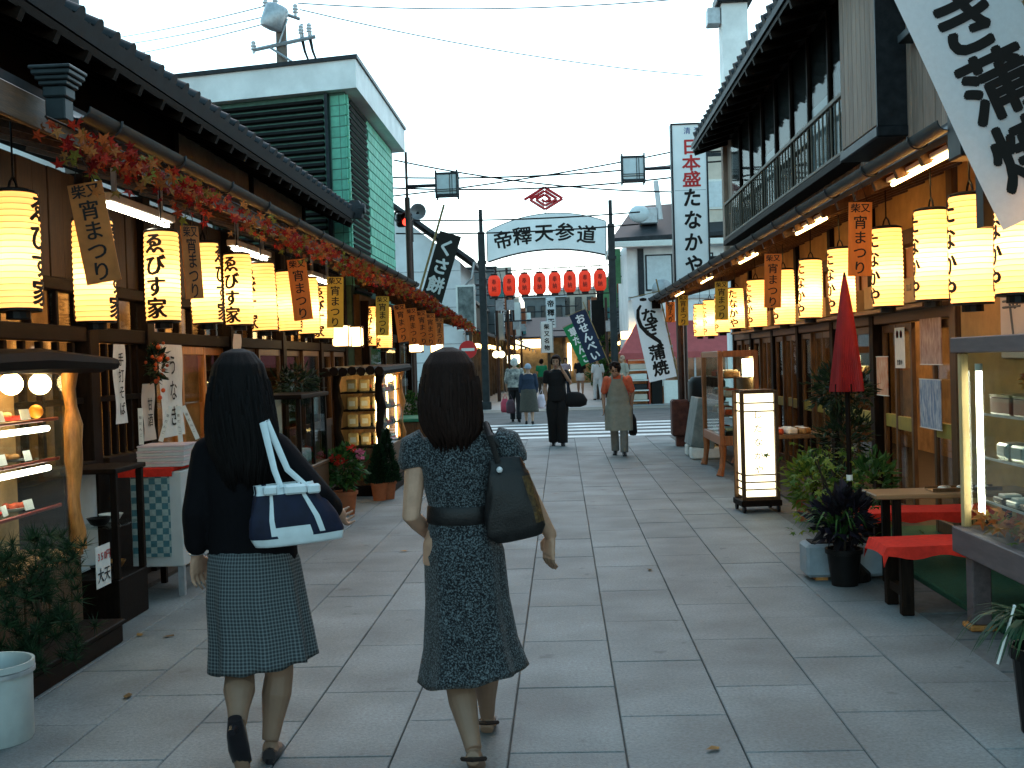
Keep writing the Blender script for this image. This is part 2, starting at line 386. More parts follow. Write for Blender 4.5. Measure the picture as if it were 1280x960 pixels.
# inner room (seen through the glass)
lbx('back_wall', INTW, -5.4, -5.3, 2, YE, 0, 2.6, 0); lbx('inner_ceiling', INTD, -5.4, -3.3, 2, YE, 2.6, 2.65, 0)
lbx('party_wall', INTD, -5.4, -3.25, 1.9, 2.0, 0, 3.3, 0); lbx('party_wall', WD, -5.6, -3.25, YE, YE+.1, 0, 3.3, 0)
for y in (8.0, 9.8, 12.2, 14.6):
    g = MB(); g.lathe([(.05, .10), (.16, .02), (.17, -.03), (.10, -.06)], 14); g.build('ceiling_lamp', LAMPI, LB, (-4.3+3.2, y-2, 2.45))
# posts, sills, lintels
for y in (3.6, 5.4, 7.4, 8.45, 10.6, 12.6, 14.6, 16.3): lbx('post', WD, XF-.07, XF+.07, y-.075, y+.075, 0, 2.86)
ps = [2.1, 3.6, 5.4, 7.4, 8.45, 10.6, 12.6, 14.6, 16.3]
for a, b in zip(ps[:-1], ps[1:]):
    y0, y1 = a+.08, b-.08
    lbx('lintel', WDY, XF-.055, XF+.055, y0, y1, 1.74, 1.84); lbx('head_beam', WDY, XF-.055, XF+.055, y0, y1, 2.06, 2.14)
    # dark boards above
    n = max(2, round((y1-y0)/.21)); wv = (y1-y0)/n
    for i in range(n): lbx('board', WDB, XF-.02+(i % 2)*.006, XF+.012+(i % 2)*.006, y0+i*wv+.004, y0+(i+1)*wv-.004, 2.145, 2.84, .004)
    # transom lights
    n = max(2, round((y1-y0)/.36)); wv = (y1-y0)/n
    for i in range(n):
        o = lbx('transom_pane', GLASSD, XF-.004, XF+.004, y0+i*wv+.02, y0+(i+1)*wv-.02, 1.845, 2.055, 0)
        if i: lbx('transom_mullion', WD, XF-.03, XF+.03, y0+i*wv-.018, y0+i*wv+.018, 1.842, 2.058, .004)
def lattice_window(y0, y1, z0, z1, n):
    lbx('sill', WDY, XF-.06, XF+.10, y0, y1, z0-.07, z0)
    for i in range(n):
        y = y0+(i+.5)*(y1-y0)/n; lbx('slat', WD, XF-.02, XF+.02, y-.02, y+.02, z0, z1, .004)
    lbx('pane', GLASSD, XF-.045, XF-.037, y0, y1, z0, z1, 0); lbx('rail', WDY, XF-.021, XF+.026, y0, y1, z0+.38, z0+.42, .004)
    lbx('dado', WDY, XF-.04, XF+.04, y0, y1, 0, z0-.075)
lattice_window(2.2, 3.5, .95, 1.735, 6); lattice_window(3.7, 5.3, .95, 1.735, 7); lattice_window(5.5, 7.3, .95, 1.735, 8); lattice_window(7.5, 8.35, .95, 1.735, 6)
def glass_doors(y0, y1, n, wood, z1=1.735):
    wv = (y1-y0)/n
    for i in range(n):
        a, b = y0+i*wv+.005, y0+(i+1)*wv-.005; x = XF+(.02 if i % 2 else -.02)
        d = bpy.data.objects.new('door', None); link(d, LB); d.location = (x+3.2, a-2, 0)
        def pc(nm, m, y_0, y_1, z_0, z_1, t=.018, bb=.004):
            g = MB(); g.bx(-t, t, y_0-a, y_1-a, z_0, z_1, bb); return g.build(nm, m, d)
        pc('stile', wood, a, a+.05, .03, z1); pc('stile', wood, b-.05, b, .03, z1); pc('rail', wood, a+.051, b-.051, .03, .15, .016); pc('rail', wood, a+.051, b-.051, .72, .82, .016); pc('rail', wood, a+.051, b-.051, z1-.07, z1, .016)
        pc('panel', wood, a+.051, b-.051, .151, .719, .008, 0); pc('pane', GLASSD, a+.051, b-.051, .821, z1-.071, .003, 0)
glass_doors(8.55, 10.5, 3, WO); glass_doors(10.7, 12.5, 2, WM); glass_doors(12.7, 14.5, 2, WM); glass_doors(14.7, 16.2, 2, WM)
# pent roof: soffit boards, rafters, fascia, gutter, top sheathing
EX, EZ = -2.2, 2.60
def slope_box(name, m, y0, y1, x0, z0, x1, z1, th, parent=LB):
    g = MB(); n = Vector((-(z1-z0), 0, x1-x0)).normalized()*th
    if n.z < 0: n = -n
    a, b = Vector((x0+3.2, 0, z0)), Vector((x1+3.2, 0, z1)); L = y1-y0
    vs = [a, b, b+Vector((0, L, 0)), a+Vector((0, L, 0))]; vs = vs+[v+n for v in vs]
    g.add(vs, [(0, 1, 2, 3), (7, 6, 5, 4), (0, 4, 5, 1), (1, 5, 6, 2), (2, 6, 7, 3), (3, 7, 4, 0)]); return g.build(name, m, parent, (0, y0-2, 0))
slope_box('pent_roof', ROOF, 2.4, YE+.2, EX-.03, EZ+.115, -3.8, EZ+.60, .05)
for i in range(7): 
    xa, xb = EX-.03-i*.143, EX-.03-(i+1)*.143+.006; za, zb = EZ+.075+.303*i*.143, EZ+.075+.303*(i+1)*.143; slope_box('soffit_board', WMY, 2.4, YE+.2, xa, za, xb, zb, .018)
y = 2.6
while y < YE: slope_box('rafter', WMY, y-.028, y+.028, EX-.02, EZ+.0, XF+.0, EZ+.29, .068); y += .455
lbx('fascia', WMY, EX-.012, EX+.012, 2.4, YE+.2, EZ-.03, EZ+.11)
def gutter_pts(): return [(.055*math.cos(t), .055*math.sin(t)) for t in [math.pi+math.pi*i/8 for i in range(9)]]
g = MB(); gp = gutter_pts(); gi = [(x*.9, y*.9) for x, y in gp][::-1]; g.prism(gp+gi, 1, 0, YE+.2-4.95); g.build('gutter', COPPER, LB, (EX+.075+3.2, 4.95-2, EZ+.12), smooth=True)
y = 5.3
bm_ = MB(); bm_.tube([(.06*math.cos(t), 0, .062*math.sin(t)-.002) for t in [math.pi*.95+math.pi*1.1*i/8 for i in range(9)]], .006, 5); bm_.box((-.09, 0, .01), (.09, .016, .01)); bme = bm_.mesh('gutter_bracket', IRON)
while y < YE: inst('gutter_bracket', bme, LB, (EX+.075+3.2, y-2, EZ+.12)); y += .91
# stepped rain hopper at the near end of the gutter
g = MB(); 
for (a, z0, z1) in ((.06, -.12, .0), (.07, .0, .06), (.085, .06, .085), (.10, .085, .11), (.115, .11, .14), (.125, .14, .16)): g.box((0, 0, (z0+z1)/2), (a*2, a*2, z1-z0-.002), b=.008)
hp = g.build('rain_hopper', COPPER, LB, (EX+.09+3.2, 4.72-2, EZ+.10)); hp.scale = (.72, .72, .8)
# upper wall and main roof
XU = -3.75
lbx('upper_wall', WD, XU-.1, XU, 2, 10.9, 3.15, 4.2, 0); lbx('plaster_wall', PLASTER, XU-.1, XU+.01, 10.9, YE+.1, 3.15, 4.2, 0)
for y in (10.9, 13.6, YE): lbx('wall_post', WD, XU-.05, XU+.04, y-.06, y+.06, 3.15, 4.1)
RX, RZ = -3.0, 3.62
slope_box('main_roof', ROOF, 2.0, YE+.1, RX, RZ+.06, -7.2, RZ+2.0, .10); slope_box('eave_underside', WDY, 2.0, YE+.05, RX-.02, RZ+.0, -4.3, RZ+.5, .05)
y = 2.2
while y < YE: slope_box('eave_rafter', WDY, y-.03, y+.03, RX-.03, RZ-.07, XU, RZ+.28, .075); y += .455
tm = MB(); tm.lathe([(.001, -.012), (.055, -.012), (.062, -.004), (.062, .0)], 12, rot=Matrix.Rotation(R(90), 3, 'Y')); 
pts = [(.058*math.cos(t), .058*math.sin(t)) for t in [math.pi*i/7 for i in range(8)]]
vs = [(x_, a, b) for x_ in (0, -.6) for a, b in pts]; tm.add(vs, [(i, i+1, 8+i+1, 8+i) for i in range(7)])
tm.add([(.0, -.15, -.05), (.0, -.05, -.05), (.0, -.06, .0), (.0, -.10, -.02), (.0, -.14, .0)], [(0, 1, 2, 3, 4)])
tme = tm.mesh('tile', ROOF, True); al = math.atan2(1.94, 4.2)
n = int((YE-2.2)/.285)
for i in range(n+1): inst('tile', tme, LB, (RX+3.2+.012, .2+i*.285, RZ+.19), (0, al, 0))
g = MB(); g.prism([(-.10, -.12), (.10, -.12), (.13, .02), (.06, .14), (-.06, .14), (-.13, .02)], 1, -.08, .08); g.lathe([(.001, -.10), (.07, -.10), (.085, -.06), (.085, 0)], 12, rot=Matrix.Rotation(R(-90), 3, 'Y'), c=(.05, 0, .02)); g.build('ridge_end_tile', ROOF, LB, (RX+.03+3.2, YE+.05-2, RZ+.2))
tag(LB, group=None)

# ------------- second, lower shop at the corner with its own eave
SB = thing('corner_shop', 'low corner shop with sloping awning eave at the end of the garland', 'building', (-2.9, 16.6, 0))
A, B = Vector((-2.2, 16.62, 2.60)), Vector((-1.78, 21.9, 2.22))
g = MB(); g.add([A-Vector((2.9*-1, 16.6, 0))]*0, [])
o_ = Vector((-2.9, 16.6, 0))
def quadslab(m, pts, th, name, mt, parent, o):
    g = MB(); ps = [Vector(p)-o for p in pts]; up = Vector((0, 0, th)); vs = ps+[p+up for p in ps]
    g.add(vs, [(0, 1, 2, 3), (7, 6, 5, 4), (0, 4, 5, 1), (1, 5, 6, 2), (2, 6, 7, 3), (3, 7, 4, 0)]); return g.build(name, mt, parent)
quadslab(0, [A, B, B+Vector((-1.1, 0, .3)), A+Vector((-.9, 0, .3))], .05, 'awning_roof', ROOF, SB, o_)
g = MB(); g.tube([A-o_+Vector((.03, 0, .05)), B-o_+Vector((.03, 0, .05))], .04, 8); g.build('gutter', COPPER, SB, smooth=True)
for i in range(10):
    q = A.lerp(B, (i+.5)/10)-o_; g = MB(); g.box(q+Vector((-.5, 0, .10)), (1.0, .05, .06), Matrix.Rotation(R(16), 3, 'Y')); g.build('rafter', WM, SB)
g = MB(); g.bx(-.2, -.1, .1, 4.7, 0, 2.6); g.build('wall', INTD, SB)
for y in (.1, 1.6, 3.2, 4.7): g = MB(); g.bx(-.08, .04, y-.06, y+.06, 0, 2.5, .006); g.build('post', WD, SB)
for y in (.2, 1.7, 3.3):
    g = MB(); g.bx(-.06, 0, y, y+1.3, .9, 1.9); g.build('pane', GLASSD, SB); g = MB(); g.bx(-.07, .02, y, y+1.3, 0, .88); g.build('dado', WM, SB); g = MB(); g.bx(-.07, .02, y, y+1.3, 1.92, 2.05); g.build('lintel', WD, SB)
# ================================================================== GREEN TILED BUILDING
GT = mat('green_glazed_tile', (.15, .44, .31), .6, var=.12, scale=14, rnd=.12, spec=.2)
GROUT = mat('grey_grout', (.10, .20, .16), .9, var=.2)
SLATM = mat('black_louver', (.008, .007, .0065), .75, var=.4, spec=.2)
GB = thing('tiled_building', 'green tiled building with white fascia and black louver panels', 'building', (-3.05, 16.6, 0))
# local frame: x into the block along the near face, building side along +Y
th = R(-13.5)
def gnear(u, d, z):  # point on near face: u metres left of the corner, d proud of the face
    return Vector((-u*math.cos(th)-d*math.sin(th)*-1*0, u*math.sin(-th)-d, z))
foot = [(0, 0), (0, 4.8), (-6, 6.2), (-6, 1.44)]
def inset(e): return [(-e, e), (-e, 4.8-e), (-6, 6.2-e), (-6, 1.44+e)]
g = MB(); g.prism(inset(.06), 2, 0, 5.62); g.build('core', GROUT, GB)
g = MB(); g.prism([(.16, -.16), (.16, 4.98), (-6.2, 6.4), (-6.2, 1.30)], 2, 5.62, 6.04); g.build('fascia', WHITEW, GB)
g = MB(); g.prism([(.19, -.20), (.19, 5.02), (-6.3, 6.5), (-6.3, 1.25)], 2, 6.042, 6.10); g.build('coping', IRON, GB)
rot = Matrix.Rotation(-R(13.5), 3, 'Z')   # near face direction: going -x rises in y
def face(u): return Vector((-u, u*.24, 0))
ang = -math.atan(.24)
def nface_box(name, m, u0, u1, z0, z1, d0, d1, b=.0):
    g = MB(); g.box((0, 0, 0), (u1-u0, d1-d0, z1-z0), b=b); c = face((u0+u1)/2)+Vector((0, -(d0+d1)/2, (z0+z1)/2)); return g.build(name, m, GB, c, (0, 0, ang))
tz = .158
t1 = MB(); t1.box((0, 0, 0), (.139, .02, tz-.014), b=.006); tA = t1.mesh('tile', GT)
t2 = MB(); t2.box((0, 0, 0), (.02, .286, tz-.014), b=.006); tB = t2.mesh('tile', GT)
t3 = MB(); t3.box((0, 0, 0), (.02, .132, tz-.014), b=.006); tC = t3.mesh('tile', GT)
nr = 18
for r in range(nr):
    z = 5.62-.04-tz*(r+.5)
    for c in range(2): p = face(.075+c*.146); inst('tile', tA, GB, (p.x, p.y+.05, z), (0, 0, ang))
    for c in range(2): inst('tile', tC, GB, (-.051, .078+c*.14, z))
    for c in range(9):
        y = 1.95+c*.30+(.15 if r % 2 else 0)
        if y < 4.66: inst('tile', tB, GB, (-.051, y, z))
# side louver strip
g = MB(); g.bx(-.35, -.075, .36, 1.78, 2.2, 5.6); g.build('louver_recess', SLATM, GB)
ls = MB(); ls.box((0, 0, 0), (.05, 1.42, .045), Matrix.Rotation(R(25), 3, 'Y')); lsm = ls.mesh('slat', SLATM)
for i in range(34): inst('slat', lsm, GB, (-.055, 1.07, 5.55-i*.095))
# near face louver panel and white wall
nface_box('louver_recess', SLATM, .36, 2.15, 2.2, 5.55, -.12, -.06)
ls = MB(); ls.box((0, 0, 0), (1.75, .05, .05), Matrix.Rotation(R(-25), 3, 'X')); lsm = ls.mesh('slat', SLATM)
for i in range(30): p = face(1.25); inst('slat', lsm, GB, (p.x, p.y-.0, 5.50-i*.105), (0, 0, ang))
nface_box('louver_frame', IRON, .31, .36, 2.2, 5.6, -.02, .05); nface_box('louver_frame', IRON, 2.15, 2.2, 2.2, 5.6, -.02, .05)
nface_box('white_wall', WHITEW, 2.22, 5.9, 2.2, 5.6, -.05, .0)

# ------------- pale building at the top edge behind the main roof
p = atY(97, 40, 16.1)
WB = thing('pale_building', 'pale grey building corner rising behind the dark tiled roof', 'building', (p.x-3, 15.5, 0))
g = MB(); g.bx(0, 3, 0, .6, 0, 6.6); g.build('wall', WHITEW, WB)
g = MB(); g.bx(-.1, 3.10, -.14, .7, 6.6, 6.75); g.build('cornice', COPPER, WB); g = MB(); g.bx(-.05, 3.04, -.07, .6, 6.752, 7.4); g.build('parapet', ROOF, WB)
g = MB(); g.bx(2.3, 2.8, -.03, 0.02, 5.3, 6.1, .01); g.build('window', GLASSD, WB)

# ================================================================== UTILITY POLE behind the green building
POLEM = mat('concrete_pole', (.16, .13, .11), .8, var=.2, scale=6)
GALV = mat('galvanised_steel', (.36, .38, .40), .45, .6, var=.2, scale=10)
PORC = mat('porcelain', (.55, .55, .56), .3, var=.05)
p = atY(353, 85, 25.0)
UPo = thing('utility_pole', 'concrete utility pole with crossarms and transformer above the green building', 'utility pole', (p.x, 25, 0))
g = MB(); g.tube([(0, 0, 0), (-.0, 0, 9.6)], [.17, .12], 12); g.build('pole', POLEM, UPo, smooth=True)
def up(px, py): q = atY(px, py, 25.0); return Vector((q.x-p.x, 0, q.z))
g = MB(); g.tube([up(318, 65)+Vector((0, -.14, 0)), up(396, 48)+Vector((0, -.14, 0))], .045, 6); g.build('crossarm', GALV, UPo)
g = MB(); g.tube([up(340, 62)+Vector((0, -.16, 0)), up(368, 80)+Vector((0, -.16, 0))], .03, 6); g.build('brace', GALV, UPo)
g = MB(); g.tube([up(352, 57)+Vector((0, -.2, 0)), up(362, 27)+Vector((0, -.2, 0))], .02, 6); g.build('brace', GALV, UPo)
c = up(346, 25); g = MB(); g.lathe([(.05, -.30), (.24, -.26), (.27, -.2), (.27, .2), (.22, .26), (.05, .28)], 14, c+Vector((0, -.2, 0)), rot=Matrix.Rotation(R(20), 3, 'Y')); g.build('transformer', GALV, UPo, smooth=True)
g = MB(); g.tube([up(335, 10), up(375, 24)], .04, 6); g.build('upper_crossarm', GALV, UPo)
for (x, y) in ((319, 60), (371, 14), (378, 40), (388, 38), (334, 6), (346, 4)):
    q = up(x, y); g = MB(); g.lathe([(.03, -.16), (.035, -.08), (.07, -.07), (.04, -.03), (.07, 0), (.04, .05), (.06, .07), (.03, .12)], 10, q+Vector((0, -.14, 0))); g.build('insulator', PORC, UPo, smooth=True)
for (x, y) in ((378, 45), (388, 43)):
    g = MB(); g.tube([up(x-1, 30), up(x, 50), up(x+3, 64), up(x+14, 92)], [.03, .04, .03, .012], 6); g.build('drop_cable', BLACK, UPo)

# ================================================================== STREET LAMP POLES by the crossing
POLEB = mat('brown_paint', (.05, .028, .022), .5, .2, var=.3, scale=8)
FROST = mat('frosted_glass', (.55, .60, .62), .5, var=.08)
def lamp_pole(name, label, foot, top, arm_z, arm_x, box_w, box_h, side, Y):
    t = thing(name, label, 'street lamp', (foot, Y, 0), group='street lamps at the crossing')
    g = MB(); g.tube([(0, 0, 0), (0, 0, top-.9)], .055, 10); g.tube([(0, 0, top-.9), (0, 0, top)], .028, 8); g.tube([(0, 0, 0), (0, 0, .5)], .085, 10); g.build('pole', POLEB, t, smooth=True)
    g = MB(); g.tube([(0, 0, arm_z), (arm_x-side*box_w/2, 0, arm_z)], .035, 8); g.build('arm', IRON, t)
    l = bpy.data.objects.new('lamp_head', None); link(l, t); l.location = (arm_x, 0, arm_z)
    g = MB(); g.box((0, 0, 0), (box_w*.92, .24, box_h*.86)); g.build('diffuser', FROST, l)
    g = MB()
    for sx in (-1, 1):
        for sy in (-1, 1): g.box((sx*box_w/2, sy*.13, 0), (.035, .035, box_h*1.2))
    for z in (-1, 1): g.box((0, 0, z*box_h*.46), (box_w, .26, .045))
    for x in (.12, .2): g.box((x*box_w*1.3, -.128, 0), (.012, .012, box_h*.86))
    for z in (-.22, -.30): g.box((0, -.131, z*box_h), (box_w*.9, .012, .012))
    g.build('lattice_frame', IRON, l); return t
p0, p1, p2 = atY(513, 370, 22.2), atY(510, 190, 22.2), atY(512, 233, 22.2); pb = atY(559, 235, 22.2)
lamp_pole('street_lamp', 'brown lamp pole with lattice lamp box beside the green building', p0.x, p1.z, p2.z, pb.x-p0.x, .42, .46, 1, 22.2)
p0, p1, p2 = atY(858, 500, 22.6), atY(848, 150, 22.6), atY(835, 210, 22.6); pb = atY(791, 209, 22.6)
lamp_pole('street_lamp', 'lamp pole with lattice lamp box beside the tall white shop sign', p0.x, p2.z+.5, p2.z, pb.x-p0.x, .44, .50, -1, 22.6)
# traffic signal, loudspeaker, no entry sign
p = atY(505, 275, 22.6)
t = thing('traffic_signal', 'black traffic signal glowing red beside the brown lamp pole', 'traffic light', (p.x, 22.6, 0))
g = MB(); g.box((0, 0, p.z), (.30, .16, .28), b=.03); g.build('housing', BLACK, t)
g = MB(); g.tube([(.12, 0, p.z), (.12, .05, p.z-.5), (.12, .05, 0)], .04, 8); g.build('post', POLEB, t)
g = MB(); g.tube([(-.07, -.08, p.z+.05), (-.07, -.28, p.z+.04)], [.10, .12], 12, cap=False); g.build('hood', BLACK, t); g = MB(); g.tube([(.09, -.08, p.z+.02), (.09, -.24, p.z+.02)], [.10, .12], 12, cap=False); g.build('hood', BLACK, t)
g = MB(); g.ball((.06, -.14, p.z-.06), .075); g.build('red_light', emis('red_signal', (1, .04, .02), 2.0, (.5, .02, .02)), t, smooth=True)
p = atY(523, 265, 22.9)
t = thing('loudspeaker', 'grey horn loudspeaker above the traffic signal', 'loudspeaker', (p.x, 22.9, p.z))
g = MB(); g.lathe([(.04, .25), (.06, .1), (.13, 0), (.17, -.08), (.165, -.085), (.10, .0), (.02, .05)], 16, rot=Matrix.Rotation(R(90), 3, 'X') @ Matrix.Rotation(math.pi, 3, 'X')); g.build('horn', GALV, t, smooth=True)
g = MB(); g.tube([(0, .05, 0), (-.15, .05, -.1), (-.15, .05, -.6)], .03, 6); g.build('bracket', IRON, t)
p = atY(585, 437, 27.5)
t = thing('no_entry_sign', 'round red no entry sign with white bar by the gate', 'road sign', (p.x, 27.5, 0))
g = MB(); g.tube([(0, .04, 0), (0, .04, 2.2)], .03, 8); g.build('post', GALV, t)
g = MB(); g.lathe([(.22, -.012), (.22, .012)], 24, rot=Matrix.Rotation(R(90), 3, 'X'), c=(0, 0, p.z)); g.build('disc', mat('sign_red', (.55, .03, .03), .4, var=.05), t)
g = MB(); g.bx(-.16, .16, -.018, -.013, p.z-.035, p.z+.035); g.build('white_bar', WHITEP, t)
# ================================================================== RIGHT SHOP BUILDING (umbrella side)
RB = thing('shop_building', 'two-storey wooden shop with grey board siding, balcony rail and glowing lantern eave', 'building', (3.05, 5, 0))
RO = Vector((3.05, 5, 0))
def rbx(name, m, x0, x1, y0, y1, z0, z1, b=.006, parent=None):
    g = MB(); g.box((0, 0, 0), (abs(x1-x0), abs(y1-y0), abs(z1-z0)), b=b)
    return g.build(name, m, parent or RB, Vector(((x0+x1)/2, (y0+y1)/2, (z0+z1)/2))-RO)
XR = 3.05; RY0, RY1 = 4.2, 19.6
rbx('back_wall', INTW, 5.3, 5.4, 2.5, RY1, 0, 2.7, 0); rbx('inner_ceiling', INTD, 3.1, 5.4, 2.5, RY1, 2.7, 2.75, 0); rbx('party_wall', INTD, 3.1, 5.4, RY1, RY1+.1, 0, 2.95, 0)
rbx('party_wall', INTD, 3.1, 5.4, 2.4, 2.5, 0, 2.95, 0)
for y in (6.5, 9.2, 11.4, 13.8, 16.4):
    g = MB(); g.lathe([(.05, .10), (.16, .02), (.17, -.03), (.10, -.06)], 14); g.build('ceiling_lamp', LAMPI, RB, Vector((4.1, y, 2.55))-RO)
# plastered bay next to the big showcase, then doors between posts
rbx('plaster_bay', TANW, XR-.05, XR+.05, 2.6, 8.55, 0, 2.9, 0)
posts = [2.6, 8.66, 10.9, 12.5, 14.3, 16.0, 17.8, RY1-.06]
for y in posts: rbx('post', WM if y < 9 else WD, XR-.08, XR+.08, y-.07, y+.07, 0, 2.92)
for a, b in zip(posts[1:-1], posts[2:]):
    y0, y1 = a+.075, b-.075
    rbx('lintel', WMY, XR-.07, XR+.07, y0, y1, 1.76, 1.88)
    n = max(2, round((y1-y0)/.42)); wv = (y1-y0)/n
    for i in range(n): rbx('transom_panel', WO, XR-.012, XR+.012, y0+i*wv+.02, y0+(i+1)*wv-.02, 1.9, 2.40, 0)
    for i in range(1, n): rbx('transom_mullion', WM, XR-.03, XR+.03, y0+i*wv-.018, y0+i*wv+.018, 1.9, 2.4, .004)
    rbx('head_beam', WMY, XR-.06, XR+.06, y0, y1, 2.42, 2.55); rbx('upper_plaster', TANW, XR-.03, XR+.03, y0, y1, 2.555, 2.92, 0)
GREENPANEL = mat('yellow_green_panel', (.25, .21, .045), .6, var=.2)
def rdoors(y0, y1, n, z1=1.75, skip=()):
    wv = (y1-y0)/n
    for i in range(n):
        if i in skip: continue
        a, b = y0+i*wv+.005, y0+(i+1)*wv-.005; x = XR+(.02 if i % 2 else -.02)
        d = bpy.data.objects.new('door', None); link(d, RB); d.location = Vector((x, a, 0))-RO
        def pc(nm, m, y_0, y_1, z_0, z_1, t=.018, bb=.004):
            g = MB(); g.bx(-t, t, y_0-a, y_1-a, z_0, z_1, bb); return g.build(nm, m, d)
        pc('stile', WM, a, a+.055, .03, z1); pc('stile', WM, b-.055, b, .03, z1); pc('rail', WM, a+.056, b-.056, .03, .13, .016); pc('rail', WM, a+.056, b-.056, z1-.07, z1, .016)
        pc('panel', GREENPANEL, a+.056, b-.056, .80, .92, .014); pc('pane', GLASSD, a+.056, b-.056, .93, z1-.071, .003, 0); pc('pane', GLASSD, a+.056, b-.056, .131, .795, .003, 0)
rdoors(8.75, 10.82, 4, skip=(1,)); rdoors(10.98, 12.42, 2); rdoors(12.58, 14.22, 3); rdoors(14.38, 15.92, 3); rdoors(16.08, 17.72, 3); rdoors(17.88, 19.4, 3)
# pent roof following the slightly slanting eave line
E1, E2 = Vector((2.12, 5.9, 2.575)), Vector((1.76, 22.0, 2.48))
def eave(y): return E1.lerp(E2, (y-E1.y)/(E2.y-E1.y))
YN = 5.95; YF = 21.6
def rslab(name, m, pts, th):
    g = MB(); ps = [Vector(q)-RO for q in pts]; u = Vector((0, 0, th)); vs = ps+[q+u for q in ps]
    g.add(vs, [(0, 1, 2, 3), (7, 6, 5, 4), (0, 4, 5, 1), (1, 5, 6, 2), (2, 6, 7, 3), (3, 7, 4, 0)]); return g.build(name, m, RB)
e0, e1 = eave(YN), eave(YF)
rslab('pent_roof', ROOF, [e0+Vector((0, 0, .12)), e1+Vector((0, 0, .12)), (2.9, YF, 2.92), (2.9, YN, 2.95)], .04)
for i in range(7):
    f0, f1 = i/7, (i+1)/7-.008
    def pt(f, y): e = eave(y); return Vector((e.x+(3.03-e.x)*f, y, e.z+.08+(.30+(2.6-e.z))*f))
    rslab('soffit_board', WO, [pt(f0, YN), pt(f0, YF), pt(f1, YF), pt(f1, YN)], .02)
y = 6.2
while y < YF-.1:
    e = eave(y); g = MB(); a = e+Vector((.02, 0, .045)); b = Vector((3.02, y, e.z+.36)); d = b-a
    g.box((0, 0, 0), (d.length, .055, .07), Matrix.Rotation(-math.atan2(d.z, d.x), 3, 'Y')); g.build('rafter', WM, RB, (a+b)/2-RO); y += .455
g = MB(); d = e1-e0; g.tube([e0-RO+Vector((0, 0, .04)), e1-RO+Vector((0, 0, .04))], [(.014, .03)]*2, 4, flat=(0, 0, 1)); g.build('fascia', WM, RB, (0, 0, .05))
g = MB(); gp = gutter_pts(); n = len(gp); ri = [(a*.9, b*.9) for a, b in gp][::-1]; ring = gp+ri
va = [e0-RO+Vector((a-.075, 0, b+.13)) for a, b in ring]; vb = [e1-RO+Vector((a-.075, 0, b+.13)) for a, b in ring]; m_ = len(ring)
g.add(va+vb, [tuple(range(m_)), tuple(range(m_, 2*m_))]+[(i, (i+1) % m_, m_+(i+1) % m_, m_+i) for i in range(m_)]); g.build('gutter', COPPER, RB, smooth=True)
y = 6.4
while y < YF: e = eave(y); inst('gutter_bracket', bme, RB, e-RO+Vector((-.075, 0, .13)), (0, 0, math.pi)); y += .91
g = MB(); g.box((0, 0, .0), (.20, .2, .30), b=.01); g.box((0, 0, .19), (.24, .24, .06), b=.01); g.box((.10, .05, -.25), (.12, .1, .5)); g.build('eave_end_box', BLACK, RB, e0-RO+Vector((.02, -.1, .06)))
g = MB(); g.tube([(0, 0, 0), (0, 0, .75)], .04, 10); g.build('drain_pipe', COPPER, RB, e0-RO+Vector((.25, -.05, .35)))
g = MB(); ee = eave(YF); a = ee+Vector((-.12, .1, .03)); g.box((0, 0, 0), (.16, .9, .16)); g.build('beam_end', WD, RB, ee-RO+Vector((.02, -.2, .02)))
# upper storey: vertical board siding, jettied over the shop front
SID = mat('grey_board', (.27, .19, .145), .75, var=.22, grain=(6, 6, .7), scale=6, bump=.12, bscale=30, rnd=.16)
XW = 2.50; UY1 = 16.55
rbx('upper_wall', WD, XW+.03, XW+.15, 2.6, UY1, 2.80, 4.9, 0)
bd = MB(); bd.box((0, 0, 0), (.022, .117, 2.2), b=.006); bdm = bd.mesh('board', SID)
n = int((UY1-2.8)/.123)
for i in range(n): inst('board', bdm, RB, Vector((XW+.012+(.003 if i % 2 else 0), 2.9+i*.123, 3.86))-RO)
rbx('corner_post', SID, XW-.06, XW+.16, UY1-.02, UY1+.16, 2.80, 4.7)
rbx('gable_wall', SID, XW+.16, 5.6, UY1-.02, UY1+.06, 2.80, 5.6, 0)
BY0, BY1 = 9.35, 16.0
DARKG = mat('night_glass', (.012, .018, .021), .22, var=.2, spec=.35)
CURT = mat('pale_curtain', (.42, .45, .46), .8, var=.15, grain=(1, 14, .5), scale=4)
wn = bpy.data.objects.new('window', None); link(wn, RB); wn.location = Vector((XW, BY0, 3.15))-RO
def wbx(name, m, x0, x1, y0, y1, z0, z1, b=.004):
    g = MB(); g.bx(x0, x1, y0, y1, z0, z1, b); return g.build(name, m, wn)
Lw = BY1-BY0; wbx('frame', WD, -.05, .02, 0, Lw, 1.42, 1.5); wbx('sill', WD, -.16, .02, -.02, Lw+.02, -.09, -.02); wbx('backing', SLATM, .0, .01, 0, Lw, -.0, 1.42, 0)
ny = 8
for i in range(ny):
    a, b = i*Lw/ny, (i+1)*Lw/ny; wbx('stile', WD, -.045, .0, a, a+.05, 0, 1.42); wbx('pane', GLASSW, -.022, -.016, a+.05, b, .05, 1.42, 0)
    if i in (0, 1, 4): wbx('curtain', CURT, -.012, -.004, a+.06, b-.02, .05, .62+.08*(i % 3), 0)
rail = bpy.data.objects.new('balcony_rail', None); link(rail, RB); rail.location = Vector((XW-.12, BY0, 3.12))-RO
RAILM = mat('worn_rail', (.13, .11, .085), .6, .2, var=.3)
g = MB(); g.bx(-.02, .02, 0, Lw, .50, .54, .005); g.build('top_rail', RAILM, rail); g = MB(); g.bx(-.015, .015, 0, Lw, .03, .06, .004); g.build('bottom_rail', RAILM, rail)
br = MB(); br.tube([(0, 0, .06), (0, 0, .50)], .009, 5, cap=False); brm = br.mesh('baluster', RAILM)
nb = 44
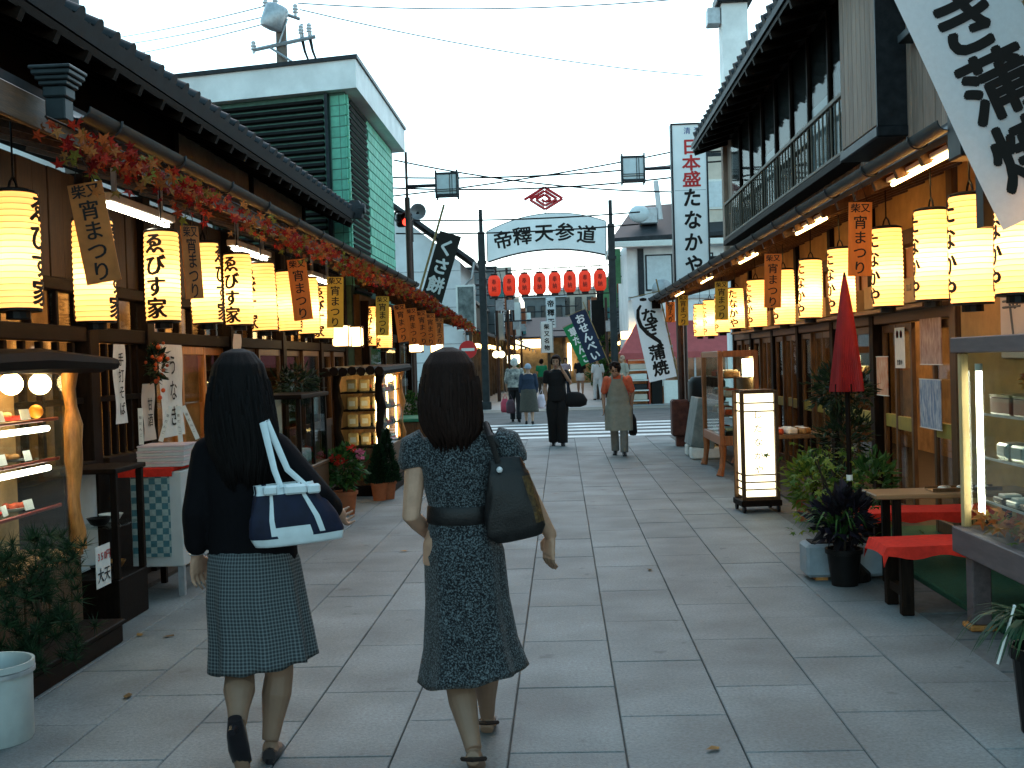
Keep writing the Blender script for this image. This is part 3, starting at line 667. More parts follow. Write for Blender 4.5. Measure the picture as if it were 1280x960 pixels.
for i in range(nb+1): inst('baluster', brm, rail, (0, i*Lw/nb, 0))
sb = bpy.data.objects.new('shutter_box', None); link(sb, RB); sb.location = Vector((XW-.20, 8.1, 3.08))-RO
g = MB(); g.bx(0.012, .2, .012, 1.0, .03, 1.5); g.build('box_body', WD, sb); g = MB(); g.bx(-.02, .21, -.02, 1.04, -.05, .03, .01); g.build('box_base', IRON, sb)
bd2 = MB(); bd2.box((0, 0, 0), (.02, .117, 1.46), b=.005); bdm2 = bd2.mesh('board', SID)
for i in range(8): inst('board', bdm2, sb, (.0, .075+i*.123, .77))
g = MB(); g.bx(-.012, .2, -.012, .01, .03, 1.5); g.build('box_side', IRON, sb)
w2 = bpy.data.objects.new('window', None); link(w2, RB); w2.location = Vector((XW, 6.7, 3.70))-RO
g = MB(); g.bx(-.05, .0, 0, 1.2, 0, .9); g.build('pane', DARKG, w2); g = MB(); g.bx(-.10, .02, -.05, 1.25, -.06, 0, .006); g.build('sill', COPPER, w2)
# roof over the upper storey
EXR, EZR = 2.0, 4.50
rslab('main_roof', ROOF, [(EXR, 2.6, EZR+.05), (EXR, UY1+.1, EZR+.05), (6.0, UY1+.1, 6.4), (6.0, 2.6, 6.4)], .08)
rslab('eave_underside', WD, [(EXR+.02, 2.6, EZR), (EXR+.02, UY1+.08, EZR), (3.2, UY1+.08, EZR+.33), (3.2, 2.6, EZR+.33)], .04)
al2 = math.atan2(1.85, 4.0)
for i in range(int((UY1-2.6)/.285)): inst('tile', tme, RB, Vector((EXR-.012, 2.7+i*.285, EZR+.14))-RO, (0, al2, math.pi))
y = 2.8
while y < UY1:
    g = MB(); g.box((0, 0, 0), (.60, .055, .06), Matrix.Rotation(-R(16), 3, 'Y')); g.build('eave_rafter', WD, RB, Vector((2.31, y, EZR+.04))-RO); y += .455
# far end eave post and low wall pieces
g = MB(); g.tube([(0, 0, 0), (0, 0, 2.55)], .065, 8); g.build('eave_post', POLEB, RB, Vector((2.02, 19.1, 0))-RO)
g = MB(); g.box((-.02, 0, .48), (.30, .34, .62), b=.03); g.box((0, 0, .09), (.2, .2, .18)); g.build('post_box', mat('rust_box', (.10, .035, .025), .7, var=.4, scale=8), RB, Vector((2.0, 19.1, 0))-RO)

# grey chimney stack of the bath house behind
p = atY(917, 60, 27.0); t = thing('chimney_stack', 'pale grey chimney stack rising behind the right-hand roof edge', 'chimney', (p.x, 27.0, 0))
g = MB(); g.bx(-.30, .30, -.3, .3, 0, atY(917, 8, 27.0).z, .01); g.build('shaft', WHITEW, t); zc = atY(917, 8, 27.0).z; g = MB(); g.bx(-.42, .42, -.42, .42, zc+.002, zc+.22, .02); g.build('cap', IRON, t); g = MB(); g.bx(-.62, -.31, -.2, .2, zc-.45, zc-.05, .02); g.build('vent_box', GALV, t)
# ================================================================== TALL WHITE SHOP SIGN
tl, br_ = atY(837, 156, 20.6), atY(887, 352, 20.6); W = .66; zt, zb = tl.z, br_.z-.1
SG = thing('shop_sign', 'tall white vertical shop sign with red and black characters on the wooden eave', 'sign', (tl.x+W/2, 20.6, zb))
H = zt-zb
SGM = mat('sign_panel', (.82, .83, .83), .4, var=.03, scale=4, stain=.08)
g = MB(); g.bx(-W/2+.03, W/2-.03, -.10, .10, .03, H-.03); g.build('panel', SGM, SG)
for (a, b, c, d) in ((-W/2, -W/2+.03, 0, H), (W/2-.03, W/2, 0, H), (-W/2+.03, W/2-.03, 0, .03), (-W/2+.03, W/2-.03, H-.03, H)):
    g = MB(); g.bx(a, b, -.12, .12, c, d, .004); g.build('frame', IRON, SG)
def sgf(cx, cz): return lambda x, y: (x+cx, -.103, y+cz)
lettering('lettering', '清酒', .13, sgf(.06, H-.14), BLUEINK, SG, .01, False, 1.4)
lettering('lettering', '日本盛', .30, sgf(.03, H-.72), REDINK, SG, .025, True, .98, 1.15)
lettering('lettering', 'たなかや', .36, sgf(.03, H-1.95), INK, SG, .03, True, 1.12, .95, slant=.08)
g = MB(); g.bx(-W/2+.05, W/2-.05, -.102, -.1005, H-1.22, H-1.21); g.build('rule_line', GALV, SG)
for z in (.5, H-.6): g = MB(); g.bx(W/2, W/2+.7, -.03, .03, z, z+.06); g.build('bracket', IRON, SG)
# cream house behind the sign
CREAM = mat('cream_render', (.58, .50, .42), .8, var=.06, scale=6, stain=.12)
p = atY(880, 178, 38); q = atY(925, 300, 38)
CB = thing('cream_house', 'cream rendered upper house behind the tall white shop sign', 'building', (p.x, 38, 0))
g = MB(); g.bx(-.4, 6, 0, 5, 0, p.z); g.build('wall', CREAM, CB); g = MB(); g.bx(-.6, 6.2, -.2, 5.2, p.z, p.z+.12); g.build('coping', IRON, CB)
wz = atY(895, 243, 38); g = MB(); g.bx(wz.x-p.x-.35, wz.x-p.x+.5, -.05, .05, wz.z-.5, wz.z+.5, .01); f_ = g.build('window', WHITEP, CB); g = MB(); g.bx(wz.x-p.x-.28, wz.x-p.x+.43, -.06, -.052, wz.z-.43, wz.z+.43); g.build('pane', FROST, f_)
# ================================================================== STREET GATE
GY = 36.0
pl, pr = atY(607, 470, GY), atY(769, 470, GY)
GX = (pl.x+pr.x)/2
GA = thing('street_gate', 'dark steel street gate arching over the shopping lane with white name board', 'gate', (GX, GY, 0))
def gp_(px, py): q = atY(px, py, GY); return Vector((q.x-GX, 0, q.z))
GSTEEL = mat('gate_steel', (.022, .026, .028), .5, .3, var=.3, scale=6)
for x, top, thick_top in ((pl.x-GX, gp_(600, 262).z, gp_(603, 290).z), (pr.x-GX, gp_(765, 250).z, gp_(766, 280).z)):
    g = MB(); g.bx(x-.11, x+.11, -.11, .11, 0, thick_top, .015); g.bx(x-.06, x+.06, -.06, .06, thick_top, top, .01); g.bx(x-.16, x+.16, -.16, .16, 0, .25, .02); g.bx(x-.14, x+.14, -.14, .14, gp_(606, 328).z-.05, gp_(606, 328).z+.05); g.build('post', GSTEEL, GA)
TL, TM, TR = gp_(609, 290), gp_(690, 267), gp_(757, 277); BL, BM, BR = gp_(610, 327), gp_(690, 311), gp_(757, 318)
def q3(a, b, c, t):   # parabola through three points by x
    x = a.x+(c.x-a.x)*t; tb = (b.x-a.x)/(c.x-a.x)
    z = a.z*(t-tb)*(t-1)/((0-tb)*(0-1)) + b.z*t*(t-1)/(tb*(tb-1)) + c.z*t*(t-tb)/(1*(1-tb)); return Vector((x, 0, z))
N = 24
topc = [q3(TL, TM, TR, i/N) for i in range(N+1)]; botc = [q3(BL, BM, BR, i/N) for i in range(N+1)]
g = MB(); g.prism([(v.x, v.z) for v in botc]+[(v.x, v.z) for v in topc[::-1]], 1, -.05, .05); g.build('name_board', SGM, GA)
for nm, c, r in (('board_edge', topc, .035), ('board_edge', botc, .05)): g = MB(); g.tube([v for v in c], r, 8); g.build(nm, GSTEEL, GA, smooth=True)
for a, b in ((TL, BL), (TR, BR)): g = MB(); g.tube([a, b], .03, 8); g.build('board_edge', GSTEEL, GA)
for i, (px, py, ch, rt) in enumerate(((629, 300, '帝', 10), (653, 295, '釋', 5), (680, 291, '天', 1), (706, 290, '参', -3), (733, 293, '道', -6))):
    c = gp_(px, py); a = R(rt)
    lettering('lettering', ch, .60, lambda x, y, c=c, a=a: (c.x+x*math.cos(a)-y*math.sin(a), -.054, c.z+x*math.sin(a)+y*math.cos(a)), INK, GA, .022, True, 1, 1.05)
# diamond spiral emblem
REDM = mat('red_enamel', (.45, .03, .035), .4, var=.08)
em = bpy.data.objects.new('emblem', None); link(em, GA); ec = gp_(681, 249); em.location = ec
hw, hh = .66, .41; n = 3; pts = []
for k in range(n*4+1):
    s = 1-(k/(n*4+1))*.92; a = k % 4
    pts.append(((0, hh*s), (hw*s, 0), (0, -hh*s), (-hw*s, 0))[(a+3) % 4])
g = MB()
for a, b in zip(pts[:-1], pts[1:]): g.tube([(a[0], 0, a[1]), (b[0], 0, b[1])], .05, 5)
g.build('spiral', REDM, em)
g = MB(); g.tube([(0, 0, -hh), (0, 0, -hh-.18)], .02, 5); g.build('stem', GSTEEL, em)
# lantern rack
r0, r1 = gp_(605, 340), gp_(762, 331); r2, r3 = gp_(612, 373), gp_(765, 366)
g = MB(); g.tube([r0, r1], .02, 6); g.build('rack_bar', GSTEEL, GA); g = MB(); g.tube([r2, r3], .02, 6); g.build('rack_bar', GSTEEL, GA)
for i in range(9): t = (i+.02)/8.2; g = MB(); g.tube([r0.lerp(r1, t), r2.lerp(r3, t)], .012, 5); g.build('rack_rod', GSTEEL, GA)
RLP = mat('red_lantern_paper', (.62, .035, .015), .6, var=.08, emit=(1, .06, .02), estr=.12)
prof = []
for i in range(25):
    t = i/24; z = (t-.5)*.66; r = .20*(1-abs(2*t-1)**5*.45)+(.004 if i % 2 else -.003); prof.append((r, z))
lm_ = MB(); lm_.lathe(prof, 18); rl_body = lm_.mesh('paper_body', RLP, 'all')
lc = MB(); lc.lathe([(.11, 0), (.11, .055), (.10, .06)], 14); rl_cap = lc.mesh('cap', BLACK)
NM8 = ['leftmost', 'second from the left', 'third from the left', 'fourth from the left', 'fourth from the right', 'third from the right', 'second from the right', 'rightmost']
first_txt = None
for i in range(8):
    t = i/7; c = atY(618+132*t, 357.5-7*t, GY-.25)
    L = thing('red_lantern', 'red paper lantern under the street gate, '+NM8[i]+' of eight', 'lantern', c, group='red lanterns under the gate')
    inst('paper_body', rl_body, L); inst('cap', rl_cap, L, (0, 0, .325)); inst('cap', rl_cap, L, (0, 0, -.385))
    if first_txt is None:
        first_txt = lettering('lettering', '奉納', .19, lambda x, y: (.205*math.sin(x/.205), -.208*math.cos(x/.205), y), INK, L, .01, True, 1.15, .8, cut=.03)
    else: inst('lettering', first_txt.data, L)
    g = MB(); g.tube([(0, 0, .38), (0, .2, .52)], .01, 5); g.build('hook', IRON, L)

# ================================================================== BEYOND THE CROSSING
def win(parent, x, y, z, w_, h_, d=.05, m=None):   # window facing -Y
    g = MB(); g.bx(x-w_/2, x+w_/2, y-d, y+d, z-h_/2, z+h_/2, .01); f = g.build('window', IRON, parent)
    g = MB(); g.bx(x-w_/2+.05, x+w_/2-.05, y-d-.012, y-d-.004, z-h_/2+.05, z+h_/2-.05); g.build('pane', m or DARKG, f); return f
SIDW = mat('white_siding', (.62, .64, .65), .7, var=.05, scale=3, stain=.12)
# white gabled house, garland side
HY = 38.0
a, b, c = atY(470, 243, HY), atY(575, 318, HY), atY(590, 327, HY)
WH = thing('gabled_house', 'white sided house with sloping tiled roof beyond the brown lamp pole', 'building', (b.x, HY, 0))
x0 = -6.5; zr, ze = a.z, c.z; xr = a.x-b.x
g = MB(); g.prism([(x0, 0), (0, 0), (0, ze), (xr, zr-.15), (x0, zr-.15-(xr-x0)*.1)], 1, 0, 6); g.build('wall', SIDW, WH)
for i in range(10):
    z = ze-.3-i*.62; g = MB(); g.bx(x0+.1, -.02, -.016, -.002, z, z+.03); g.build('siding_joint', GALV, WH)
g = MB(); d = Vector((c.x-b.x+.1, 0, ze-.1)); e = Vector((xr, 0, zr)); n_ = Vector((0, 0, .14)); L_y = Vector((0, 6.6, 0)); s0 = Vector((0, -.35, 0))
vs = [d+s0, e+s0, e+s0+L_y, d+s0+L_y]; vs += [v+n_ for v in vs]; g.add(vs, [(0, 1, 2, 3), (7, 6, 5, 4), (0, 4, 5, 1), (1, 5, 6, 2), (2, 6, 7, 3), (3, 7, 4, 0)]); g.build('roof', ROOF, WH)
g = MB(); g.tube([d+s0+Vector((0, 0, .05)), d+s0+Vector((-.1, 0, -.5)), Vector((.05, -.05, ze-.9)), Vector((.05, -.05, 0))], .04, 6); g.build('drain_pipe', GALV, WH)
# low shop in front of it, at the crossing
win(WH, -2.2, 0, ze-1.4, .9, 1.1)
p = atY(600, 390, 37.0)
t = thing('signboard', 'framed dark shop signboard leaning beside the gate post', 'sign', (atY(583, 395, 36.6).x, 36.6, 0))
zc = atY(583, 385, 36.6).z; g = MB(); g.bx(-.32, .32, -.05, .05, zc-.75, zc+.75, .01); g.build('frame', WHITEP, t); g = MB(); g.bx(-.26, .26, -.06, -.052, zc-.69, zc+.69); g.build('board', mat('faded_poster', (.22, .25, .24), .6, col2=(.05, .06, .06), scale=4), t); g = MB(); g.bx(-.05, .05, -.03, .03, 0, zc-.75); g.build('post', IRON, t)

TIMB = mat('weathered_timber', (.085, .06, .042), .7, var=.4, scale=3, rnd=.2, stain=.3)
GREYB = mat('grey_render', (.13, .14, .145), .8, var=.1, scale=3, stain=.2)
BEIG = mat('beige_render', (.36, .31, .26), .8, var=.1, scale=3, stain=.15)
YLW = emis('yellow_shop_light', (1.0, .62, .22), 4.0)
LITS = emis('lit_shop_sign', (1.0, .86, .5), 1.6)
def far_shop(label, side, y0, y1, xf, eave_z, top_z, wallm, seed, lit=True):
    """a shop of the far lane: ground floor with posts and shutters, tiled pent eave, upper storey with windows"""
    r = random.Random(seed); o = Vector((side*xf, y0, 0)); t = thing('lane_shop', label, 'building', o, group='shops along the far lane')
    sx = side; L = y1-y0
    def bx(nm, m, xa, xb, ya, yb, za, zb, b=0.0, parent=None):
        g = MB(); g.bx(min(sx*xa, sx*xb), max(sx*xa, sx*xb), ya, yb, za, zb, b); return g.build(nm, m, parent or t)
    bx('wall', wallm, 1.0, 6, 0, L, 0, top_z); bx('cornice', IRON, .9, 6.1, -.1, L+.05, top_z+.002, top_z+.12)
    nbay = max(2, int(L/1.7))
    for i in range(nbay+1): bx('post', TIMB, .55, .68, i*L/nbay-.06 if i else .0, i*L/nbay+.06, 0, eave_z+.25)
    for i in range(nbay):
        ya, yb = i*L/nbay+.07, (i+1)*L/nbay-.07
        bx('shop_front', INTW if r.random() < .6 else TIMB, .85, .98, ya, yb, .05, eave_z-.45); bx('lintel', TIMB, .6, .7, ya, yb, eave_z-.45, eave_z-.25)
        if r.random() < .55: bx('shutter', GREYB if r.random() < .5 else TIMB, .66, .72, ya, ya+(yb-ya)*.45, .05, eave_z-.47)
    g = MB(); zt = eave_z+.45; vs = [(sx*0, -.15, eave_z), (sx*0, L, eave_z), (sx*1.05, L, zt), (sx*1.05, -.15, zt)]; vs += [(a_, b_, c_+.08) for a_, b_, c_ in vs]
    g.add(vs, [(0, 1, 2, 3), (7, 6, 5, 4), (0, 4, 5, 1), (1, 5, 6, 2), (2, 6, 7, 3), (3, 7, 4, 0)]); g.build('pent_roof', ROOF, t)
    for i in range(int(L/1.5)):
        y = .8+i*1.5; z = eave_z+1.3
        while z+.6 < top_z:
            g = MB(); g.bx(min(sx*.96, sx*1.0), max(sx*.96, sx*1.0), y-.4, y+.4, z-.45, z+.45); f = g.build('window', IRON, t)
            g = MB(); g.bx(min(sx*.945, sx*.955), max(sx*.945, sx*.955), y-.34, y+.34, z-.39, z+.39); g.build('pane', DARKG if r.random() < .7 else FROST, f); z += 2.2
    # the end wall that faces the crossing
    z = eave_z+1.3
    while z+.6 < top_z:
        for x in (1.9, 3.6): win(t, sx*x, 0, z, .9, 1.0)
        z += 2.3
    if lit:
        for k in range(nbay):
            g = MB(); g.box((sx*.45, (k+.5)*L/nbay, eave_z-.32), (.10, .8, .14)); g.build('shop_light', YLW, t)
    return t
far_shop('brown timber shop just beyond the gate, two round lamps under its eave', -1, 39.2, 46.5, 2.55, 2.45, 4.4, TIMB, 1)
far_shop('low timber shop second along the far lane on the shutter side', -1, 46.7, 56, 2.6, 2.5, 4.0, TIMB, 2)
far_shop('grey shop house at the bend of the far lane', -1, 56.2, 68, 2.2, 2.6, 6.2, GREYB, 3)
far_shop('dark timber shop beyond the gate behind the navy banner', 1, 40.5, 47.5, 2.35, 2.5, 6.5, TIMB, 5)
far_shop('beige upper-floored shop behind the green banner', 1, 47.7, 58, 2.3, 2.55, 6.6, BEIG, 6)
far_shop('grey shop farthest along the far lane on the banner side', 1, 58.2, 70, 1.6, 2.6, 5.0, GREYB, 7)
# awnings, side signs and greenery crowding the lane
LSM = [CREAM, WHITEP, SLATM, mat('teal_sign', (.06, .2, .2), .5), mat('rust_sign', (.3, .09, .04), .5), mat('green_sign', (.08, .22, .1), .5)]
rq = random.Random(17)
for i in range(26):
    sd = -1 if i % 2 else 1; Y = 41+i*1.35; x = sd*(2.5-.35*rq.random()-(.25 if sd > 0 else 0)); z = rq.uniform(2.7, 4.6); h = rq.uniform(.5, 1.3); w_ = rq.uniform(.28, .6)
    t = thing('hanging_sign', 'side sign over the far lane, %s beyond the gate on the %s side' % (ORDP[i//2], 'banner' if sd > 0 else 'shutter'), 'sign', (x, Y, z), group='side signs over the far lane')
    g = MB(); g.bx(-w_/2, w_/2, -.05, .05, 0, h, .01); g.build('panel', LSM[rq.randrange(6)], t); g = MB(); g.tube([(0, 0, h*.8), (sd*1.2, 0, h*.8)], .025, 5); g.tube([(0, 0, h*.2), (sd*1.2, 0, h*.2)], .025, 5); g.build('bracket', IRON, t)
for i in range(8):
    sd = -1 if i % 2 else 1; Y = 43+i*3.1; t = thing('awning', 'cloth awning in the far lane, %s beyond the gate on the %s side' % (ORDP[i//2], 'banner' if sd > 0 else 'shutter'), 'awning', (sd*2.3, Y, 2.15), group='awnings in the far lane')
    g = MB(); g.add([(0, 0, .35), (0, 2, .35), (-sd*.8, 2, 0), (-sd*.8, 0, 0), (-sd*.8, 2, -.16), (-sd*.8, 0, -.16)], [(0, 1, 2, 3), (3, 2, 4, 5)]); g.build('cloth', LSM[2+rq.randrange(4)], t); g = MB(); g.tube([(0, 0, .2), (-sd*.8, 0, 0)], .015, 5); g.build('arm', IRON, t)
def block(name, label, px0, px1, pyt, Y, m, depth=10, nx=3, nz=3, pyb=440):
    a, b = atY(px0, pyt, Y), atY(px1, pyt, Y); t = thing(name, label, 'building', ((a.x+b.x)/2, Y, 0)); w2 = (b.x-a.x)/2; z = (a.z+b.z)/2
    g = MB(); g.bx(-w2, w2, 0, depth, 0, z); g.build('wall', m, t); g = MB(); g.bx(-w2-.15, w2+.15, -.15, depth, z+.002, z+.2); g.build('coping', GALV, t)
    for i in range(nx):
        for k in range(nz):
            zz = z-1.2-k*2.6
            if zz > 3: win(t, -w2+(i+.5)*2*w2/nx, 0, zz, w2/nx*1.1, 1.3, .06)
    return t
block('apartment_block', 'large grey block closing the far end of the lane', 655, 706, 372, 78, GREYB, 12, 3, 3)
block('apartment_block', 'pale beige block rising behind the gate lanterns', 700, 745, 362, 84, BEIG, 12, 3, 4)
block('apartment_block', 'narrow white block at the shutter side of the far lane', 632, 656, 395, 82, WHITEW, 12, 2, 2)
# roof house closing the lane with lit yellow sign
t = thing('roofed_shop', 'small tiled shop with bright yellow sign at the end of the lane', 'building', (atY(690, 440, 72).x, 72, 0))
g = MB(); g.bx(-3.0, 3.4, .8, 6, 0, 3.4); g.build('wall', INTW, t); g = MB(); g.prism([(-.6, 2.95), (3.0, 4.3), (3.0, 4.4), (-.6, 3.05)], 0, -3.4, 3.8); g.build('roof', ROOF, t)
g = MB(); g.bx(-2.6, -.3, .3, .5, 2.35, 2.9); g.build('lit_sign', LITS, t); g = MB(); g.bx(1.0, 1.25, .3, .5, .8, 2.6); g.build('lit_sign', LITS, t)
for x in (-2.9, -.2, .8, 3.2): g = MB(); g.bx(x-.1, x+.1, .5, .7, 0, 3.0); g.build('post', TIMB, t)
# round lamps under the first far eave, lit box lantern
for i, (px, py, Y) in enumerate(((620, 443, 40.5), (627, 443, 41.6))):
    p = atY(px, py, Y); t = thing('globe_lamp', 'small round lit lamp under the far timber eave, '+('nearer the gate post' if i == 0 else 'farther from the gate post'), 'lamp', p, group='globe lamps beyond the gate')
    g = MB(); g.ball((0, 0, 0), .13); g.build('globe', LITS, t, smooth=True); g = MB(); g.tube([(0, 0, .12), (0, 0, .5)], .012, 5); g.build('cord', BLACK, t)
p = atY(642, 449, 49); t = thing('box_lantern', 'lit yellow box lantern hanging along the far timber shops', 'lantern', p); g = MB(); g.box((0, 0, 0), (.55, .3, .38), b=.03); g.build('box_body', LITS, t); g = MB(); g.box((0, 0, .22), (.6, .34, .05)); g.box((0, -.155, 0), (.03, .02, .38)); g.build('frame', TIMB, t)
# vertical lane signs
for i, (px, py0, py1, Y, w_, m, lb, tx) in enumerate((
        (688, 372, 410, 60, .50, SGM, 'upper white vertical sign far down the lane', '帝釋天'), (683, 402, 441, 52, .55, SGM, 'lower white vertical sign down the lane', '柴又名物'),
        (624, 392, 425, 47, .35, CREAM, 'thin cream vertical sign by the timber shop', ''), (645, 378, 420, 57, .42, WHITEP, 'faded white vertical sign amid the far poles', ''),
        (747, 375, 428, 44, .55, SLATM, 'black framed vertical sign above the lit shop', ''))):
    a, b = atY(px, py0, Y), atY(px, py1, Y); h = a.z-b.z
    t = thing('lane_sign', lb, 'sign', (a.x, Y, b.z), group='vertical signs in the lane')
    g = MB(); g.bx(-w_/2, w_/2, -.06, .06, 0, h, .01); g.build('panel', m, t); g = MB()
    for s_ in (-1, 1): g.box((s_*w_/2, 0, h/2), (.04, .16, h+.04))
    g.build('frame', GALV, t); g = MB(); g.tube([(w_/2, 0, h*.7), (w_/2+1.2, 0, h*.7)], .03, 5); g.build('bracket', IRON, t)
    if tx: lettering('lettering', tx, h/len(tx)*.72, lambda x, y, h=h: (x, -.064, y+h/2), INK, t, .03, True, 1.25)
for i, (px, py0, Y) in enumerate(((633, 335, 44), (641, 372, 50), (619, 335, 43), (650, 380, 63), (757, 372, 42))):
    a = atY(px, py0, Y); t = thing('lane_pole', ('slim brown pole behind the gate lanterns, '+('second lantern', 'third far lantern', 'first lantern', 'grey block', 'black sign')[i]+' in front of it'), 'pole', (a.x, Y, 0), group='poles in the far lane')
    g = MB(); g.tube([(0, 0, 0), (0, 0, a.z)], [.07, .05], 8); g.build('shaft', POLEB, t); g = MB(); g.box((.12, 0, a.z*.72), (.3, .12, .4)); g.build('fitting', GALV, t)

# ------------- white house and pink-awning shop across the crossing
HX = atY(783, 300, 37.5).x
RH = thing('gabled_house', 'white plastered house with tiled gable across the crossing above the pink awning', 'building', (HX, 37.5, 0))
z1 = atY(800, 300, 37.5).z; z2 = atY(805, 262, 37.5).z; wv_ = 6.0
g = MB(); g.bx(0, wv_, 0, 6, 0, z1); g.build('wall', WHITEW, RH)
g = MB(); vs = [(-.5, -.5, z1-.1), (wv_, -.5, z1+.1), (wv_, 3, z2+.5), (.5, 3, z2+.4)]; vs += [(a_, b_, c_+.14) for a_, b_, c_ in vs]; g.add(vs, [(0, 1, 2, 3), (7, 6, 5, 4), (0, 4, 5, 1), (1, 5, 6, 2), (2, 6, 7, 3), (3, 7, 4, 0)]); g.build('roof', ROOF, RH)
g = MB(); g.bx(-.55, wv_, -.58, -.46, z1-.28, z1-.08, .02); g.build('barge_board', WHITEP, RH); g = MB(); g.bx(-.56, -.46, -.45, 4, z1-.28, z1-.08, .02); g.build('barge_board', WHITEP, RH)
win(RH, 1.05, 0, z1-1.1, .9, 1.2, .05, FROST); win(RH, 2.4, 0, z1-1.1, .9, 1.2, .05, FROST)
g = MB(); g.bx(.35, .55, -.06, .02, 2.9, z1-.3); g.build('corner_board', IRON, RH); g = MB(); g.bx(0, wv_, -.10, .0, z1-2.0, z1-1.88); g.build('band', GALV, RH)
# rooftop clutter
p = atY(812, 268, 37.5); g = MB(); g.box((p.x-HX, .5, p.z), (.6, .5, .55), b=.04); g.build('air_unit', GALV, RH); p = atY(826, 258, 37.5); g = MB(); g.tube([(p.x-HX, .3, p.z-.4), (p.x-HX-.12, .3, p.z+.9)], .09, 6); g.build('vent_pipe', PORC, RH); p = atY(800, 266, 37.5); g = MB(); g.ball((p.x-HX, .3, p.z), (.35, .2, .3)); g.build('dish', FROST, RH, smooth=True)
PINK = mat('pink_awning', (.40, .085, .085), .8, var=.1, scale=6)
a = atY(775, 442, 36.4); b = atY(800, 402, 37.0)
AW = thing('awning_shop', 'corner shop with pink awning and lit goods shelves across the crossing', 'shop', (a.x, 36.0, 0))
w5 = 5.4; za, zb = a.z, b.z
g = MB(); vs = [(0, .4, za), (w5, .4, za), (w5, 1.45, zb), (.65, 1.45, zb), (0, 1.45, za)]; g.add(vs, [(0, 1, 2, 3), (0, 3, 4)]); g.add([(0, .4, za), (w5, .4, za), (w5, .4, za-.2), (0, .4, za-.2)], [(0, 1, 2, 3)]); g.build('awning', PINK, AW)
g = MB(); g.bx(.0, w5, 1.44, 1.48, 0, za); g.build('back_wall', INTW, AW)
for x in (.1, 1.0, 3.0): g = MB(); g.bx(x, x+.9, 1.25, 1.4, 2.15, 2.4, .02); g.build('strip_light', YLW, AW)
for k in range(5): g = MB(); g.bx(.25, .9, .5, 1.1, .1+k*.33, .14+k*.33); g.build('shelf', WHITEP, AW)
for x in (.22, .9): g = MB(); g.bx(x, x+.04, .5, 1.1, 0, 1.75); g.build('shelf_side', mat('red_shelf', (.35, .05, .04), .5), AW)
for k in range(4):
    g = MB(); g.bx(.3, .86, .55, .9, .145+k*.33, .33+k*.33, .02); g.build('goods_row', (CREAM, DARKG, WHITEP, CREAM)[k], AW)
g = MB(); g.bx(1.0, 1.35, .5, .9, 0, za-.1, .01); g.build('pillar', SLATM, AW)
g = MB(); g.bx(1.4, w5, .62, .70, 0, .75); g.build('dado', WHITEP, AW); g = MB(); g.bx(1.4, w5, .64, .66, .76, za-.2); g.build('pane', GLASSD, AW)
for x in (1.4, 2.4, 3.4, 4.4): g = MB(); g.bx(x, x+.06, .6, .72, .76, za-.2); g.build('mullion', GALV, AW)
p = atY(824, 475, 36.5); g = MB(); g.bx(p.x-a.x-.14, p.x-a.x+.14, .585, .595, p.z-.2, p.z+.2); g.build('notice', WHITEP, AW)
g = MB(); g.bx(p.x-a.x-.07, p.x-a.x+.07, .578, .583, p.z-.1, p.z+.12); g.build('notice_mark', BLUEINK, AW)
# far wooded/roof mass that closes the view beside the lane
for i, (px0, px1, pyt, Y, m, lb) in enumerate(((470, 612, 368, 60, GREYB, 'grey house behind the white gabled house'), (770, 1010, 330, 62, WHITEW, 'long white house behind the tall white shop sign'))):
    block('town_house', lb, px0, px1, pyt, Y, m, 8, 5, 2)
# ================================================================== PAPER LANTERNS
def lantern_paper(es):
    m = bpy.data.materials.new('lantern_paper'); m.use_nodes = True; n = m.node_tree.nodes; l = m.node_tree.links
    p = n['Principled BSDF']; p.inputs['Base Color'].default_value = (.74, .60, .38, 1); p.inputs['Roughness'].default_value = .8
    p.inputs['Emission Color'].default_value = (1.0, .40, .085, 1); p.inputs['Emission Strength'].default_value = es
    tb = n.new('ShaderNodeBsdfTranslucent'); tb.inputs[0].default_value = (.92, .72, .38, 1)
    ms = n.new('ShaderNodeMixShader'); ms.inputs[0].default_value = .55
    l.new(p.outputs[0], ms.inputs[1]); l.new(tb.outputs[0], ms.inputs[2]); l.new(ms.outputs[0], n['Material Output'].inputs[0]); return m
LH, LR = .55, .108
def lantern_mesh(es, LH, LR, ribs=19):
    """paper bands between thin bamboo hoops"""
    pm = lantern_paper(es); hm = mat('bamboo_hoop_%d' % int(es*100), (.30, .16, .05), .7, var=.2, emit=(1.0, .42, .09), estr=es*.28)
    prof, mi = [], []
    for i in range(ribs):
        for a, dr in ((0, -.002), (.12, -.0015), (.5, .0028), (.88, -.0015)):
            t = (i+a)/ribs; prof.append((LR*(1-.05*(abs(2*t-1)**4))+dr, (t-.5)*LH)); mi.append(1 if a in (0,) else 0)
    prof.append((LR*.95-.002, .5*LH)); n = 18; g = MB(); g.lathe(prof, n, cap=False); g.m = [mi[k//n] for k in range(len(g.f))]
    return g.mesh('paper_body', [pm, hm], 'all')
body_l, body_r = lantern_mesh(.9, LH, LR), lantern_mesh(1.5, LH, LR)
g = MB(); g.lathe([(LR*.99, 0), (LR*.99, .012), (LR*.75, .022), (LR*.6, .022), (LR*.6, .0)], 18, c=(0, 0, LH/2)); g.tube([(-.05, 0, LH/2+.02), (-.03, 0, LH/2+.06), (0, 0, LH/2+.085), (.03, 0, LH/2+.06), (.05, 0, LH/2+.02)], .006, 5); topring = g.mesh('top_ring', BLACK)
g = MB(); g.lathe([(LR*.97, -.004), (LR*.97, .008), (LR*.8, .008), (LR*.8, -.004)], 18, c=(0, 0, -LH/2)); g.lathe([(LR*.5, -.04), (LR*.5, 0)], 12, c=(0, 0, -LH/2)); botring = g.mesh('bottom_ring', BLACK)
_txt = {}
